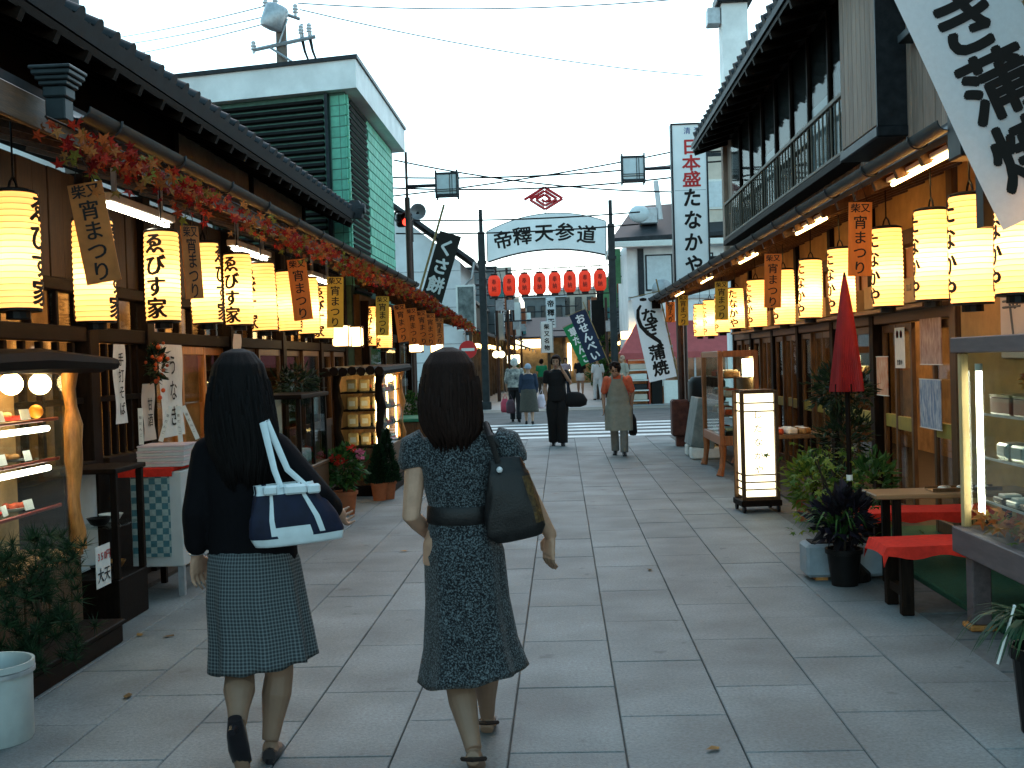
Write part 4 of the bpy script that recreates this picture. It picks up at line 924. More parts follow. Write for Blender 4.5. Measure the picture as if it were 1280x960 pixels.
def lantern_text(s, r, h):
    k = (s, r)
    if k not in _txt:
        sz = h*.245
        def f(sgn): return lambda x, y: (sgn*(r+.004)*math.sin(x/r), -sgn*(r+.004)*math.cos(x/r), y)
        a = lettering('lettering', s, sz, f(1), INK, None, .048, True, .98, .98, cut=.012); b = lettering('lettering', s, sz, f(-1), INK, None, .048, True, .98, .98, cut=.012)
        _txt[k] = (a.data, b.data); bpy.data.objects.remove(a); bpy.data.objects.remove(b)
    return _txt[k]
BULB = emis('lantern_bulb', (1.0, .80, .48), 30.0)
bb = MB(); bb.ball((0, 0, 0), .022, 8, 6); bulb_me = bb.mesh('bulb', BULB, 'all')
def make_lantern(label, group, loc, rz, text, cord_top, watts=1.7, s=1.0):
    tl = random.Random(int(loc[1]*1000)); L = thing('paper_lantern', label, 'lantern', loc, rz, group, rot=(tl.uniform(-.035, .035), tl.uniform(-.035, .035), rz)); L.scale = (s, s, s*tl.uniform(.97, 1.03)); watts *= tl.uniform(.65, 1.35)
    inst('paper_body', body_l if text[0] == 'ゑ' else body_r, L); inst('top_ring', topring, L); inst('bottom_ring', botring, L)
    for me in lantern_text(text, LR, LH): inst('lettering', me, L)
    g = MB(); g.tube([(0, 0, LH/2+.085), (0, 0, (cord_top-loc[2])/s)], .005, 5); g.build('cord', BLACK, L)
    li = bpy.data.lights.new('lantern_light', 'POINT'); li.energy = watts; li.color = (1.0, .72, .38); li.shadow_soft_size = .03
    lo = bpy.data.objects.new('lantern_light', li); link(lo, L); lo.location = (0, 0, -.03)
    return L
XL = -2.5
leftl = [(20, 316, 92), (118, 340, 92), (203, 347, -4), (257, 355, 88), (298, 363, -14), (329, 372, -48), (361, 377, 100), (385, 383, -60), (405, 391, -20)]
for i, (px, py, rz) in enumerate(leftl):
    p = atX(px, py, XL); make_lantern('lit paper lantern under the maple garland, %s of the row from the camera' % ORDP[i], 'paper lanterns under the garland eave', p, R(rz), 'ゑびす家', 2.78)
p = atX(480, 410, -2.42); make_lantern('lit paper lantern beyond the yellow strip banner, tenth under the maple garland', 'paper lanterns under the garland eave', p, R(-50), 'ゑびす家', 2.76)
p = atX(470, 408, -2.62); make_lantern('lit paper lantern half hidden by the yellow strip banner under the garland', 'paper lanterns under the garland eave', p, R(-50), 'ゑびす家', 2.76)
XRl = 2.36
rightl = [(1272, 302, -95, 1.0), (1214, 313, -92, 1.12), (1165, 320, -92, 1.0), (1109, 335, -76, 1.0), (1052, 352, -76, 1.0), (1013, 362, -72, 1.0), (980, 372, -74, 1.03), (946, 380, -70, 1.02), (920, 386, -30, 1.0), (903, 392, -70, 1.0), (888, 398, -70, 1.0), (875, 401, -70, .98)]
for i, (px, py, rz, s) in enumerate(rightl):
    p = atX(px, py, XRl if i > 0 else 2.30); make_lantern('lit paper lantern above the benches and doors, %s of the row from the camera' % ORDP[i], 'paper lanterns under the umbrella side eave', p, R(rz), 'たなかや', 2.80, s=s)
# squat white shop lanterns
for i, (px, py, Y) in enumerate(((427, 420, 13.6), (443, 421, 14.4), (520, 430, 17.2), (546, 436, 19.6))):
    p = atY(px, py, Y); t = thing('box_lantern', 'small glowing box lantern %s' % ('over the rustic food cabinet, nearer one', 'over the rustic food cabinet, farther one', 'behind the hanging orange strips', 'at the far end of the garland')[i], 'lantern', p, group='small box lanterns')
    g = MB(); g.box((0, 0, 0), (.20, .17, .24), b=.02); g.build('box_body', emis('box_lantern_paper', (1.0, .66, .28), 3.0), t)
    g = MB()
    for sx in (-1, 1):
        for sy in (-1, 1): g.box((sx*.10, sy*.085, 0), (.014, .014, .26))
    g.box((0, 0, .13), (.21, .18, .014)); g.box((0, 0, -.13), (.21, .18, .014)); g.build('frame', WM, t); g = MB(); g.tube([(0, 0, .13), (0, 0, 2.75-p.z)], .005, 5); g.build('cord', BLACK, t)

# ================================================================== FESTIVAL STRIP BANNERS
STO = mat('orange_strip', (.58, .19, .035), .7, var=.12, scale=10, grain=(4, 4, .6), trans=.35)
STY = mat('yellow_strip', (.62, .40, .05), .7, var=.1, scale=10, trans=.35)
STK = mat('brown_strip', (.46, .17, .045), .7, var=.2, scale=10, trans=.3)
def strip(label, p, m, W=.155, H=.47, roll=0, yaw=0):
    t = thing('strip_banner', label, 'banner', p, 0, 'festival strip banners', rot=(0, R(roll), R(yaw)))
    g = MB(); g.bx(-W/2, W/2, -.004, .004, -H/2, H/2); g.build('panel', m, t)
    lettering('lettering', '柴又', W*.42, lambda x, y: (x, -.0055, y+H*.42), INK, t, .03, False, 1.0)
    lettering('lettering', '宵まつり', W*.62, lambda x, y: (x, -.0055, y-H*.08), INK, t, .02, True, 1.0*H/.47*.155/W, 1.0)
    g = MB(); g.tube([(-W*.3, 0, H/2), (0, 0, H/2+.14), (W*.3, 0, H/2)], .003, 4); g.build('string', BLACK, t); return t
for (px, py, X, m, H, roll, yaw, lb) in (
        (118, 291, -2.12, STK, .46, -9, 8, 'tilted brown festival strip under the nearest maple leaves'), (240, 328, -2.12, STK, .42, -4, 70, 'brown festival strip hanging nearly edge-on by the second eave lantern'),
        (375, 362, -2.12, STO, .50, -5, 10, 'orange festival strip in the middle of the garland'), (419, 378, -2.12, STY, .48, 2, 5, 'yellow festival strip in front of the ninth garland lantern'),
        (478, 395, -2.10, STY, .46, 2, 15, 'yellow festival strip beyond the rustic food cabinet'), (502, 404, -2.12, STO, .50, -6, 10, 'orange festival strip, first of the bunch at the corner shop'),
        (516, 408, -2.10, STO, .52, -4, 15, 'orange festival strip, second of the bunch at the corner shop'), (528, 410, -2.0, STO, .50, -4, 10, 'orange festival strip, third of the bunch at the corner shop'),
        (538, 412, -1.95, STO, .48, 0, 20, 'orange festival strip, last of the bunch at the corner shop'), (549, 414, -1.92, STK, .42, 0, 30, 'pale brown festival strip farthest under the garland'),
        (1075, 299, 2.05, STO, .50, 2, -4, 'orange festival strip above the red folded umbrella'), (966, 351, 1.98, STO, .50, 2, -6, 'orange festival strip amid the lanterns over the doors'),
        (902, 376, 1.95, STY, .46, 1, -6, 'yellow festival strip over the glass showcase'), (854, 388, 1.90, STY, .46, 1, -4, 'yellow festival strip at the dark eave post'), (838, 390, 1.83, STO, .34, 1, -4, 'short orange festival strip at the end of the beam')):
    strip(lb, atX(px, py, X), m, .155, H, roll, yaw)

# ================================================================== MAPLE GARLAND
def maple(g, c, s, rot):
    pts = []
    for i in range(10):
        a = R(90)+i*math.pi/5; r = (1.0, .38)[i % 2]*s*(1.0 if i not in (4, 6) else .8)
        pts.append(rot @ Vector((r*math.cos(a), r*math.sin(a), (-.22*s if i % 2 == 0 else .0)))+c)
    g.add(pts+[c], [(i, (i+1) % 10, 10) for i in range(10)])
MAPLE = isl_ramp('maple_leaf', [(.12, .004, .004), (.20, .008, .006), (.28, .02, .008), (.34, .06, .014), (.24, .10, .025), (.17, .007, .006), (.12, .13, .02), (.24, .010, .008)])
rg = random.Random(11)
GN = thing('maple_garland', 'long garland of red and orange maple leaves along the gutter', 'garland', (-2.1, 4.9, 2.5))
g = MB(); o_ = Vector((-2.1, 4.9, 2.5))
def gl_line(y):
    if y < 16.6: return Vector((-2.07, y, 2.585))
    t = (y-16.6)/5.3; return Vector((-2.07+.40*t, y, 2.585-.40*t))
y = 4.55
while y < 21.9:
    dens = 8 if y < 5.6 else (3 if y < 9.5 else 4)
    clump = .5+.5*math.sin(y*2.3)+.35*math.sin(y*5.1+1)
    nn = max(1, int(dens*(.5+clump)))
    for k in range(nn):
        c = gl_line(y+rg.uniform(-.05, .05))+Vector((rg.uniform(-.07, .10), 0, -abs(rg.gauss(0, .06))-(.0 if rg.random() < .8 else .06)))-o_
        rt = Matrix.Rotation(rg.uniform(-.9, .9), 3, 'Z') @ Matrix.Rotation(R(90)+rg.uniform(-.7, .7), 3, 'X') @ Matrix.Rotation(rg.uniform(0, 6.28), 3, 'Z')
        maple(g, c, rg.uniform(.024, .044), rt)
    y += .035
tag(g.build('leaves', MAPLE, GN, fix=False), kind='stuff')
g = MB(); g.tube([gl_line(4.5+i*.6)-o_+Vector((0, 0, rg.uniform(-.02, .01))) for i in range(29)], .006, 5); g.build('twig', WD, GN)

# ================================================================== TUBE LIGHTS UNDER THE EAVES
for i, (px, py) in enumerate(((174, 270), (313, 318), (400, 351))):
    p = atX(px, py, -2.62); t = thing('tube_light', 'white fluorescent tube light under the garland eave, %s from the camera' % ORDP[i], 'lamp', (p.x, p.y, p.z), group='tube lights under the garland eave')
    g = MB(); g.tube([(0, -.5, 0), (0, .5, 0)], .017, 8); g.build('tube', TUBE, t); g = MB(); g.bx(-.04, .04, -.55, .55, .022, .07, .006); g.bx(-.012, .012, -.4, -.37, .07, 2.74-p.z); g.bx(-.012, .012, .37, .4, .07, 2.74-p.z); g.build('fitting', WHITEP, t)
for i, y in enumerate((6.9, 9.6, 12.4, 15.4, 18.3)):
    e = eave(y); t = thing('tube_light', 'warm tube light tucked behind the gutter above the benches, %s from the camera' % ORDP[i], 'lamp', (e.x+.10, y, e.z+.03), group='tube lights above the benches')
    g = MB(); g.tube([(0, -.55, 0), (0, .55, 0)], .015, 8); g.build('tube', emis('warm_tube', (1.0, .62, .22), 7.0), t); g = MB(); g.bx(-.03, .03, -.6, .6, .02, .05, .005); g.build('fitting', WHITEP, t)

# ================================================================== CLOTH BANNERS
CLOTH = mat('white_banner_cloth', (.62, .66, .68), .85, var=.04, scale=40, trans=.35, bump=.05, bscale=200)
BAMB = mat('bamboo', (.24, .17, .07), .5, var=.25, grain=(1, 1, 9), scale=3)
def cloth_banner(name, label, p0, along, W, H, m, txt, tm, chsize, pos, wave=.02, pole=True, side=1, eel=False, sp=None):
    """p0 is the lower corner, 'along' runs up the hoist; chars are laid from the top down"""
    al = along.normalized(); nrm = Vector((0, -1, 0)); pe = al.cross(nrm).normalized()*1.0
    if pe.x*side < 0: pe = -pe
    t = thing(name, label, 'banner', p0)
    def F(x, y):   # x across 0..W, y up 0..H
        v = pe*x+al*y; return v+Vector((0, wave*math.sin(x/W*3.1+y*2.3)+wave*.6*math.sin(y*5.0+x*3), 0))
    g = MB(); g.sheet(lambda u, v: F(u*W, v*H), 10, 36); g.build('cloth', m, t, smooth='all', fix=False)
    for ch, y in zip(txt, pos):
        def P(x, yy, y=y): q = F(W/2+x*(1 if side > 0 else -1)*(1 if True else 1), y+yy); return q+Vector((0, -.006, 0))
        lettering('lettering', ch, chsize, P, tm, t, .035, True, 1, 1.0, cut=.05)
    if pole:
        xx = W+.02; g = MB(); g.tube([F(xx, -.3), F(xx, H*.5), F(xx, H+.25)], .014, 8); g.build('pole', BAMB, t)
        g = MB(); g.tube([F(-.02, H+.02), F(W+.05, H+.02)], .010, 6); g.build('top_rod', BAMB, t)
        for k in range(7): g = MB(); q = F(W, (k+.5)*H/7); g.box(q+pe*.02, (.05, .006, .05)); g.build('loop', m, t)
    if eel:
        pts = [F(W*a, H*b)+Vector((0, -.008, 0)) for a, b in ((.30, .90), (.16, .85), (.10, .76), (.14, .66), (.32, .56), (.52, .49), (.66, .44), (.72, .38))]
        g = MB(); g.tube(pts, [(.02, .003), (.03, .003), (.034, .003), (.036, .003), (.038, .003), (.038, .003), (.034, .003), (.02, .003)], 8, flat=(0, -1, 0)); g.build('eel_stroke', tm, t)
        pts = [F(W*a, H*b)+Vector((0, -.008, 0)) for a, b in ((.30, .965), (.42, .96), (.54, .95))]; g = MB(); g.tube(pts, [(.02, .003), (.034, .003), (.02, .003)], 8, flat=(0, -1, 0)); g.build('eel_stroke', tm, t)
    return t
p0 = atY(1254, 288, 5.5); p1 = atY(1118, 0, 5.5)
cloth_banner('cloth_banner', 'large white cloth banner with black brush characters hanging over the benches', p0, p1-p0, .53, 1.95, CLOTH, '焼蒲ぎなう', INK, .34, (.30, .65, .985, 1.32, 1.65), .012)
p0 = atY(812, 478, 21.0); p1 = atY(789, 376, 21.0)
cloth_banner('cloth_banner', 'small white cloth banner with a long curling black stroke at the crossing', p0, p1-p0, .52, 1.60, CLOTH, '焼蒲ぎな', INK, .30, (.22, .52, .98, 1.22), .015, eel=True)
NAVY = mat('navy_cloth', (.018, .028, .055), .85, var=.1, trans=.2); GRNC = mat('green_cloth', (.015, .17, .06), .85, var=.1, trans=.3); WINK = mat('white_ink', (.7, .72, .72), .8, var=.03)
p0 = atY(737, 455, 37.5); p1 = atY(713, 398, 37.5)
cloth_banner('cloth_banner', 'navy cloth banner with white characters beyond the gate', p0, p1-p0, .58, 1.75, NAVY, 'いべんせお', WINK, .33, (.2, .53, .86, 1.19, 1.52), .02)
p0 = atY(727, 458, 39.5); p1 = atY(706, 415, 39.5)
cloth_banner('cloth_banner', 'green cloth banner with white characters behind the navy one', p0, p1-p0, .55, 1.5, GRNC, 'ごんだ草', WINK, .33, (.2, .55, .9, 1.22), .02)
DKB = mat('charcoal_cloth', (.02, .02, .018), .85, var=.1, trans=.1)
p0 = atY(524, 378, 23.2); p1 = atY(553, 278, 23.2)
cloth_banner('cloth_banner', 'charcoal cloth banner with white brush characters on a leaning bamboo pole', p0, p1-p0, .46, 1.55, DKB, '餅さく', WINK, .36, (.45, .85, 1.25), .02, pole=False)
t = thing('bamboo_pole', 'leaning bamboo pole that carries the charcoal banner', 'pole', atY(517, 378, 23.25)); g = MB(); g.tube([Vector((-.1, 0, -.5)), atY(555, 256, 23.25)-atY(517, 378, 23.25)], .025, 8); g.build('shaft', BAMB, t)

# ================================================================== OVERHEAD WIRES
def wire(i, a, b, sag, r=.012, lb=''):
    mid = (Vector(a)+Vector(b))/2; t = tag(MB().tube([Vector(a)+(Vector(b)-Vector(a))*(k/12)-Vector((0, 0, sag*4*(k/12)*(1-k/12)))-Vector(a) for k in range(13)], r, 5).build('overhead_wire', BLACK, None, a), 'overhead wire '+lb, 'wire', 'overhead wires')
Ws = [((100, 53, 40), (330, 8, 25), .1, 'running up to the transformer, topmost of the three'), ((100, 62, 40), (335, 20, 25), .1, 'running up to the transformer, middle of the three'), ((100, 78, 40), (330, 30, 25), .1, 'running up to the transformer, lowest of the three'),
      ((372, 4, 25), (900, -6, 24), .2, 'high across the sky from the utility pole'), ((375, 12, 25), (880, 95, 30), .2, 'faint high line crossing the open sky'),
      ((490, 222, 30), (840, 207, 30), .12, 'thick pair over the gate, upper'), ((490, 235, 30), (840, 222, 30), .15, 'thick pair over the gate, lower'), ((492, 200, 32), (840, 240, 33), .2, 'slanting down over the gate emblem'), ((492, 245, 33), (840, 190, 33), .1, 'slanting up over the gate emblem'),
      ((495, 275, 34.5), (800, 265, 34.5), .1, 'passing behind the gate name board, upper'), ((495, 292, 34.6), (800, 280, 34.6), .1, 'passing behind the gate name board, lower'), ((880, 190, 31), (925, 186, 31), .02, 'pair beside the tall shop sign, upper'), ((880, 203, 31), (925, 198, 31), .02, 'pair beside the tall shop sign, lower')]
for i, (a, b, sag, lb) in enumerate(Ws): wire(i, atY(*a), atY(*b), sag, .014 if i < 5 else .024, lb)
# ================================================================== PLANT HELPERS
def leaf_cloud(g, c, rad, n, s, rnd, aspect=.45, shell=.55, droop=0.0):
    c = Vector(c)
    for i in range(n):
        d = Vector((rnd.gauss(0, 1), rnd.gauss(0, 1), rnd.gauss(0, 1))).normalized(); q = (rnd.random()**(1/3))*(1-shell)+shell*rnd.random()**.4
        bump = .78+.38*noise.noise(d*2.1+c*3)
        p = c+Vector((d.x*rad[0], d.y*rad[1], d.z*rad[2]))*q*bump
        ax = (d+Vector((rnd.uniform(-.8, .8), rnd.uniform(-.8, .8), rnd.uniform(-.6, .8)-droop))).normalized(); sd = ax.cross(Vector((rnd.uniform(-1, 1), rnd.uniform(-1, 1), 1))).normalized()
        up_ = ax.cross(sd); L = s*rnd.uniform(.7, 1.3); w_ = L*aspect/2
        g.add([p, p+ax*L*.45+sd*w_+up_*L*.05, p+ax*L-up_*L*.08, p+ax*L*.45-sd*w_+up_*L*.05], [(0, 1, 2), (0, 2, 3)])
def blades(g, c, n, L, w_, rnd, up_=.9, spread=1.0, seg=6):
    for i in range(n):
        a = rnd.uniform(0, 6.283); d = Vector((math.cos(a), math.sin(a), 0))*spread*rnd.uniform(.5, 1); l = L*rnd.uniform(.65, 1.1); sd = Vector((-math.sin(a), math.cos(a), 0)); v = []
        for k in range(seg+1):
            t = k/seg; q = Vector(c)+d*l*t*.8+Vector((0, 0, l*(up_*t-1.05*t*t))); ww = w_*(1-t**2.2)*(.4+.6*min(1, t*4)); v += [q-sd*ww/2, q+sd*ww/2]
        g.add(v, [(2*k, 2*k+1, 2*k+3, 2*k+2) for k in range(seg)])
PINE = isl_ramp('pine_needles', [(.004, .012, .006), (.009, .026, .010), (.018, .045, .018)], trans=.1)
GRNL = isl_ramp('green_leaf', [(.015, .045, .012), (.03, .085, .02), (.06, .13, .028)], trans=.25)
YGRN = isl_ramp('yellow_green_leaf', [(.03, .07, .012), (.07, .13, .02), (.17, .21, .03), (.05, .10, .015)], trans=.35)
DKL = isl_ramp('dark_leaf', [(.008, .016, .010), (.015, .03, .015), (.03, .05, .02)], trans=.1)
PURP = isl_ramp('purple_leaf', [(.006, .006, .008), (.012, .009, .012), (.022, .018, .03)], trans=.1)
SPID = isl_ramp('strap_leaf', [(.010, .035, .016), (.02, .06, .025), (.05, .10, .04)], trans=.2)
REDF = isl_ramp('red_petal', [(.5, .02, .015), (.6, .05, .02), (.42, .01, .02)], trans=.2); PNKF = isl_ramp('pink_petal', [(.55, .10, .2), (.6, .22, .3)], trans=.2)
TERRA = mat('terracotta', (.33, .10, .04), .75, var=.2, scale=10)
SOIL = mat('soil', (.02, .014, .01), .95, var=.3)
WOODB = mat('bark', (.04, .028, .018), .85, var=.4, scale=14)
rp = random.Random(21)
def pot_mesh(r, h, rim=.012): return [(r*.72, 0), (r*.95, h*.86), (r*1.05, h*.87), (r*1.06, h), (r*.93, h), (r*.9, h*.88), (.001, h*.86)]

# ================================================================== GARLAND SIDE PROPS
# food showcase with globe lamps at the near edge
SX, SY0, SY1 = -2.76, 4.6, 6.22
C1 = thing('food_showcase', 'rustic wooden food showcase with two globe lamps and driftwood roof', 'showcase', (SX-.17, 5.5, 0)); o1 = Vector((SX-.17, 5.5, 0))
def c1(name, m, x0, x1, y0, y1, z0, z1, b=.006): g = MB(); g.bx(x0-o1.x, x1-o1.x, y0-o1.y, y1-o1.y, z0, z1, b); return g.build(name, m, C1)
XB = SX-.34
n = 12
for i in range(n): a = SY0+i*(SY1-SY0)/n; c1('base_board', WM, SX-.02, SX+.005*(i % 2), a+.003, a+(SY1-SY0)/n-.003, .13, .50, .004)
c1('base_carcass', WD, XB, SX-.025, SY0, SY1, .13, .50); c1('sill', WO, XB, SX+.02, SY0, SY1, .502, .54)
c1('back_panel', INTW, XB, XB+.02, SY0+.02, SY1-.06, .545, 1.54, 0)
def trunk_post(px, py, w0): # wavy driftwood post
    pts = [(px+.01*math.sin(k*1.3), py+.018*math.sin(k*1.7+1), .54+k*.1) for k in range(11)]; g = MB(); g.tube([Vector(q)-o1 for q in pts], [w0*(1+.22*math.sin(k*1.1+2)+(.35 if k == 7 else 0)) for k in range(11)], 10); g.build('post', WO, C1, smooth=True)
trunk_post(SX-.01, SY1-.02, .042); trunk_post(SX-.01, SY0+.03, .04)
c1('pane', GLASS, SX-.012, SX-.007, SY0+.06, SY1-.06, .545, 1.535, 0); c1('pane', GLASS, XB+.02, SX-.04, SY1-.05, SY1-.045, .545, 1.535, 0)
for z, e in ((.80, 0), (1.06, 1), (1.28, 1)):
    s_ = c1('shelf', GLASS, XB+.02, SX-.04, SY0+.05, SY1-.12, z, z+.008, 0); c1('shelf_edge', mat('red_lacquer', (.30, .03, .015), .3, var=.15), SX-.045, SX-.03, SY0+.05, SY1-.14, z-.004, z+.014)
for z in (1.02, 1.235): g = MB(); g.tube([(SX-.06-o1.x, SY0+.1-o1.y, z), (SX-.06-o1.x, SY1-.22-o1.y, z)], .016, 8); g.build('tube_lamp', TUBE, C1)
g = MB(); 
for k in range(6): g.tube([Vector((SX-.36+k*.10+.02*math.sin(k), SY0-.2, 1.58+.018*math.sin(k*2)))-o1, Vector((SX-.35+k*.10, 5.5, 1.60))-o1, Vector((SX-.34+k*.10, SY1+.24-.05*k % .1, 1.575+.015*math.cos(k)))-o1], [.05, .062, .035], 8)
g.build('driftwood_roof', WD, C1, smooth=True)
for i, (px, py) in enumerate(((14, 480), (50, 480))):
    p = atX(px, py, SX-.09); t = thing('globe_lamp', 'glowing white globe bulb in the near showcase, '+('nearer the camera' if i == 0 else 'farther from the camera'), 'lamp', p, group='globe bulbs in the near showcase')
    g = MB(); g.ball((0, 0, 0), .058, 16, 12); g.build('globe', LAMPW, t, smooth='all'); g = MB(); g.lathe([(.03, .05), (.04, .075), (.02, .085), (.02, .10)], 12); g.build('socket', WHITEP, t)
# foods on the shelves
def food_tray(label, p, m, grp, k=0, card=True):
    t = thing('food_tray', label, 'food', p, rp.uniform(-.2, .2), grp)
    g = MB(); g.lathe([(.05, 0), (.075, .008), (.085, .02), (.08, .02), (.05, .008)], 14, sx=1, sy=1.2); g.build('plate', (WHITEP, BLACK, REDCLOTH)[k % 3], t, smooth=True)
    g = MB()
    for j in range(6): g.ball((rp.uniform(-.04, .04), rp.uniform(-.05, .05), .026), (.022, .024, .018), 8, 6)
    tag(g.build('food', m, t, smooth=True), kind='stuff')
    if card: g = MB(); g.box((.085, .02, .03), (.003, .08, .055), Matrix.Rotation(R(-15), 3, 'Y')); g.build('price_card', WHITEP, t)
FM = [mat('food_brown', (.28, .13, .04), .6, var=.4, scale=30), mat('food_cream', (.6, .48, .26), .6, var=.2, scale=30), mat('food_green', (.12, .2, .04), .6, var=.3, scale=30), mat('food_red', (.42, .06, .02), .6, var=.3, scale=30)]
for zi, z in enumerate((.812, 1.072, 1.292)):
    for k in range(4):
        food_tray('plate of food with price card on the %s shelf of the globe-lamp showcase, %s along' % (('bottom', 'middle', 'top')[zi], ORDP[k]), (SX-.17, 4.98+k*.27, z), FM[(zi+k) % 4], 'food plates in the near showcase', zi+k)
p = atX(45, 519, SX-.1); t = thing('orange_fruit', 'round orange fruit on the top shelf of the near showcase', 'fruit', (p.x, p.y, 1.292)); g = MB(); g.ball((0, 0, .037), .038, 14, 10); g.build('peel', mat('orange_peel', (.75, .25, .02), .5, var=.08, bump=.2, bscale=200), t, smooth='all'); g = MB(); g.tube([(0, 0, .07), (0, .003, .08)], .004, 5); g.build('stalk', GRNL, t)
# plinth, pine, white tub
t = thing('plinth', 'low dark wooden plinth in front of the near showcase', 'plinth', (-2.64, 5.0, 0)); g = MB(); g.bx(-.12, .11, -1.6, 1.22, .0, .10, .008); g.build('box_body', WDY, t); g = MB(); g.bx(-.13, .12, -1.62, 1.24, .102, .13, .006); g.build('top_board', WDY, t)
p = atX(40, 665, -2.52)
t = thing('pine_shrub', 'dark pine shrub in front of the glowing food showcase', 'shrub', (p.x, p.y, .13))
g = MB(); rr = random.Random(5)
for k in range(150):
    d = Vector((rr.gauss(0, .075), rr.gauss(0, .20), rr.uniform(.02, .62)))
    for j in range(40):
        ax = Vector((rr.gauss(0, 1), rr.gauss(0, 1), rr.gauss(.5, .8))).normalized(); sd = ax.orthogonal().normalized()*.0026; L = rr.uniform(.05, .10); g.add([d-sd, d+sd, d+ax*L], [(0, 1, 2)])
tag(g.build('foliage', PINE, t, fix=False), kind='stuff')
g = MB(); g.tube([(0, 0, 0), (.02, .03, .2), (-.02, 0, .5)], [.02, .015, .006], 7)
for k in range(6): g.tube([(.01, .01, .1+k*.08), (rr.uniform(-.1, .1), rr.uniform(-.2, .2), .16+k*.08)], [.008, .004], 5)
g.build('trunk', WOODB, t)
p = atZ(-8, 925, 0); t = thing('white_tub', 'scuffed white enamel tub at the corner of the paving', 'tub', (p.x, p.y, 0))
TUB = mat('scuffed_enamel', (.42, .46, .45), .5, var=.12, scale=5, stain=.3)
g = MB(); g.lathe([(.155, 0), (.16, .01), (.163, .30), (.172, .305), (.172, .33), (.160, .33), (.152, .30), (.148, .04), (.001, .04)], 32); g.build('wall', TUB, t, smooth=True); g = MB(); g.lathe([(.164, .28), (.174, .283), (.174, .30), (.164, .303)], 32, cap=False); g.build('rim_band', GALV, t, smooth=True)
# sample case beside the counter
p = atZ(165, 745, 0)
t = thing('sample_case', 'dark case of food samples between the showcase and the counter', 'showcase', (-2.9, 6.85, 0))
g = MB(); g.bx(-.12, .20, -.25, .22, 0, .28, .006); g.build('base', WD, t)
for x, y in ((-.1, -.22), (.18, -.22), (-.1, .19), (.18, .19)): g = MB(); g.bx(x-.02, x+.02, y-.02, y+.02, .28, .92, .004); g.build('post', WD, t)
g = MB(); g.bx(-.13, .21, -.26, .23, .92, .95, .005); g.build('lid', WD, t); g = MB(); g.bx(-.09, .17, -.2, .18, .58, .59); g.build('shelf', GLASS, t); g = MB(); g.bx(-.105, -.095, -.2, .18, .3, .9); g.build('back_board', FROST, t)
for k, (y, z, m) in enumerate(((-.1, .59, BLACK), (.08, .59, WHITEP), (-.08, .29, BLACK), (.1, .29, FM[0]))): g = MB(); g.lathe([(.03, 0), (.05, .01), (.075, .05), (.07, .05), (.04, .015)], 14, (.03, y, z)); g.build('sample_bowl', m, t, smooth=True)
p = atX(129, 707, -2.69); t = thing('price_notice', 'white paper notice with red price on the sample case', 'notice', p); g = MB(); g.bx(-.002, .002, -.10, .10, -.12, .12); g.build('sheet', WHITEP, t)
lettering('lettering', '350円', .06, lambda x, y: (.004, x, y+.06), REDINK, t, .02, False, .75); lettering('lettering', '大天', .09, lambda x, y: (.004, x, y-.05), INK, t, .02, False, 1.0)
# counter with checked panel
CK = bpy.data.materials.new('checked_print'); CK.use_nodes = True; n_ = CK.node_tree.nodes; l_ = CK.node_tree.links
tc = n_.new('ShaderNodeTexCoord'); ck = n_.new('ShaderNodeTexChecker'); ck.inputs['Scale'].default_value = 23.5; ck.inputs['Color1'].default_value = (.42, .50, .46, 1); ck.inputs['Color2'].default_value = (.07, .20, .23, 1)
nz = n_.new('ShaderNodeTexNoise'); nz.inputs['Scale'].default_value = 40; mx = n_.new('ShaderNodeMix'); mx.data_type = 'RGBA'; mx.blend_type = 'MULTIPLY'; mx.inputs[0].default_value = .6
l_.new(tc.outputs['Object'], ck.inputs[0]); l_.new(tc.outputs['Object'], nz.inputs[0]); l_.new(ck.outputs[0], mx.inputs[6]); l_.new(nz.outputs['Fac'], mx.inputs[7]); l_.new(mx.outputs[2], n_['Principled BSDF'].inputs['Base Color'])
CY = 7.45; pA, pB = atY(166, 700, CY), atY(230, 700, CY); zT = atY(190, 590, CY).z; zB = atY(190, 709, CY).z
CT = thing('takeaway_counter', 'takeaway counter with red cloth and blue checked front panel', 'counter', ((pA.x+pB.x)/2, CY, 0)); wc = (pB.x-pA.x)/2
PANM = mat('cream_panel', (.46, .45, .43), .6, var=.05, scale=8)
g = MB(); g.bx(-wc, wc, .0, .55, zB, zT, .006); g.build('box_body', PANM, CT)
g = MB(); g.bx(-wc+.01, wc-.08, -.012, -.002, zB+.07, zT-.005); g.build('checked_panel', CK, CT)
for x in (-wc+.03, wc-.03):
    for y in (.04, .5): g = MB(); g.bx(x-.02, x+.02, y-.02, y+.02, 0, zB); g.build('leg', GALV if x > 0 else WD, CT)
g = MB(); g.bx(-wc-.12, wc-.04, -.03, .5, zT+.002, zT+.03, .006); g.bx(-wc-.10, wc-.05, -.035, -.03, zT-.03, zT+.025); g.build('red_cloth', REDCLOTH, CT)
for k in range(4):
    t = thing('gift_box', 'flat white gift box on the red counter cloth, %s of the stack' % ('lowest', 'second from below', 'third from below', 'topmost')[k], 'box', ((pA.x+pB.x)/2+.03+.004*(k % 2), CY+.16, zT+.031+k*.037), .02*k, 'stacked gift boxes')
    g = MB(); g.bx(-.16, .16, -.15, .15, 0, .022, .003); g.build('box_body', PANM, t); g = MB(); g.bx(-.163, .163, -.153, .153, .0225, .0355, .003); g.build('lid', mat('pink_lid', (.55, .42, .42), .6, var=.1, scale=30), t)
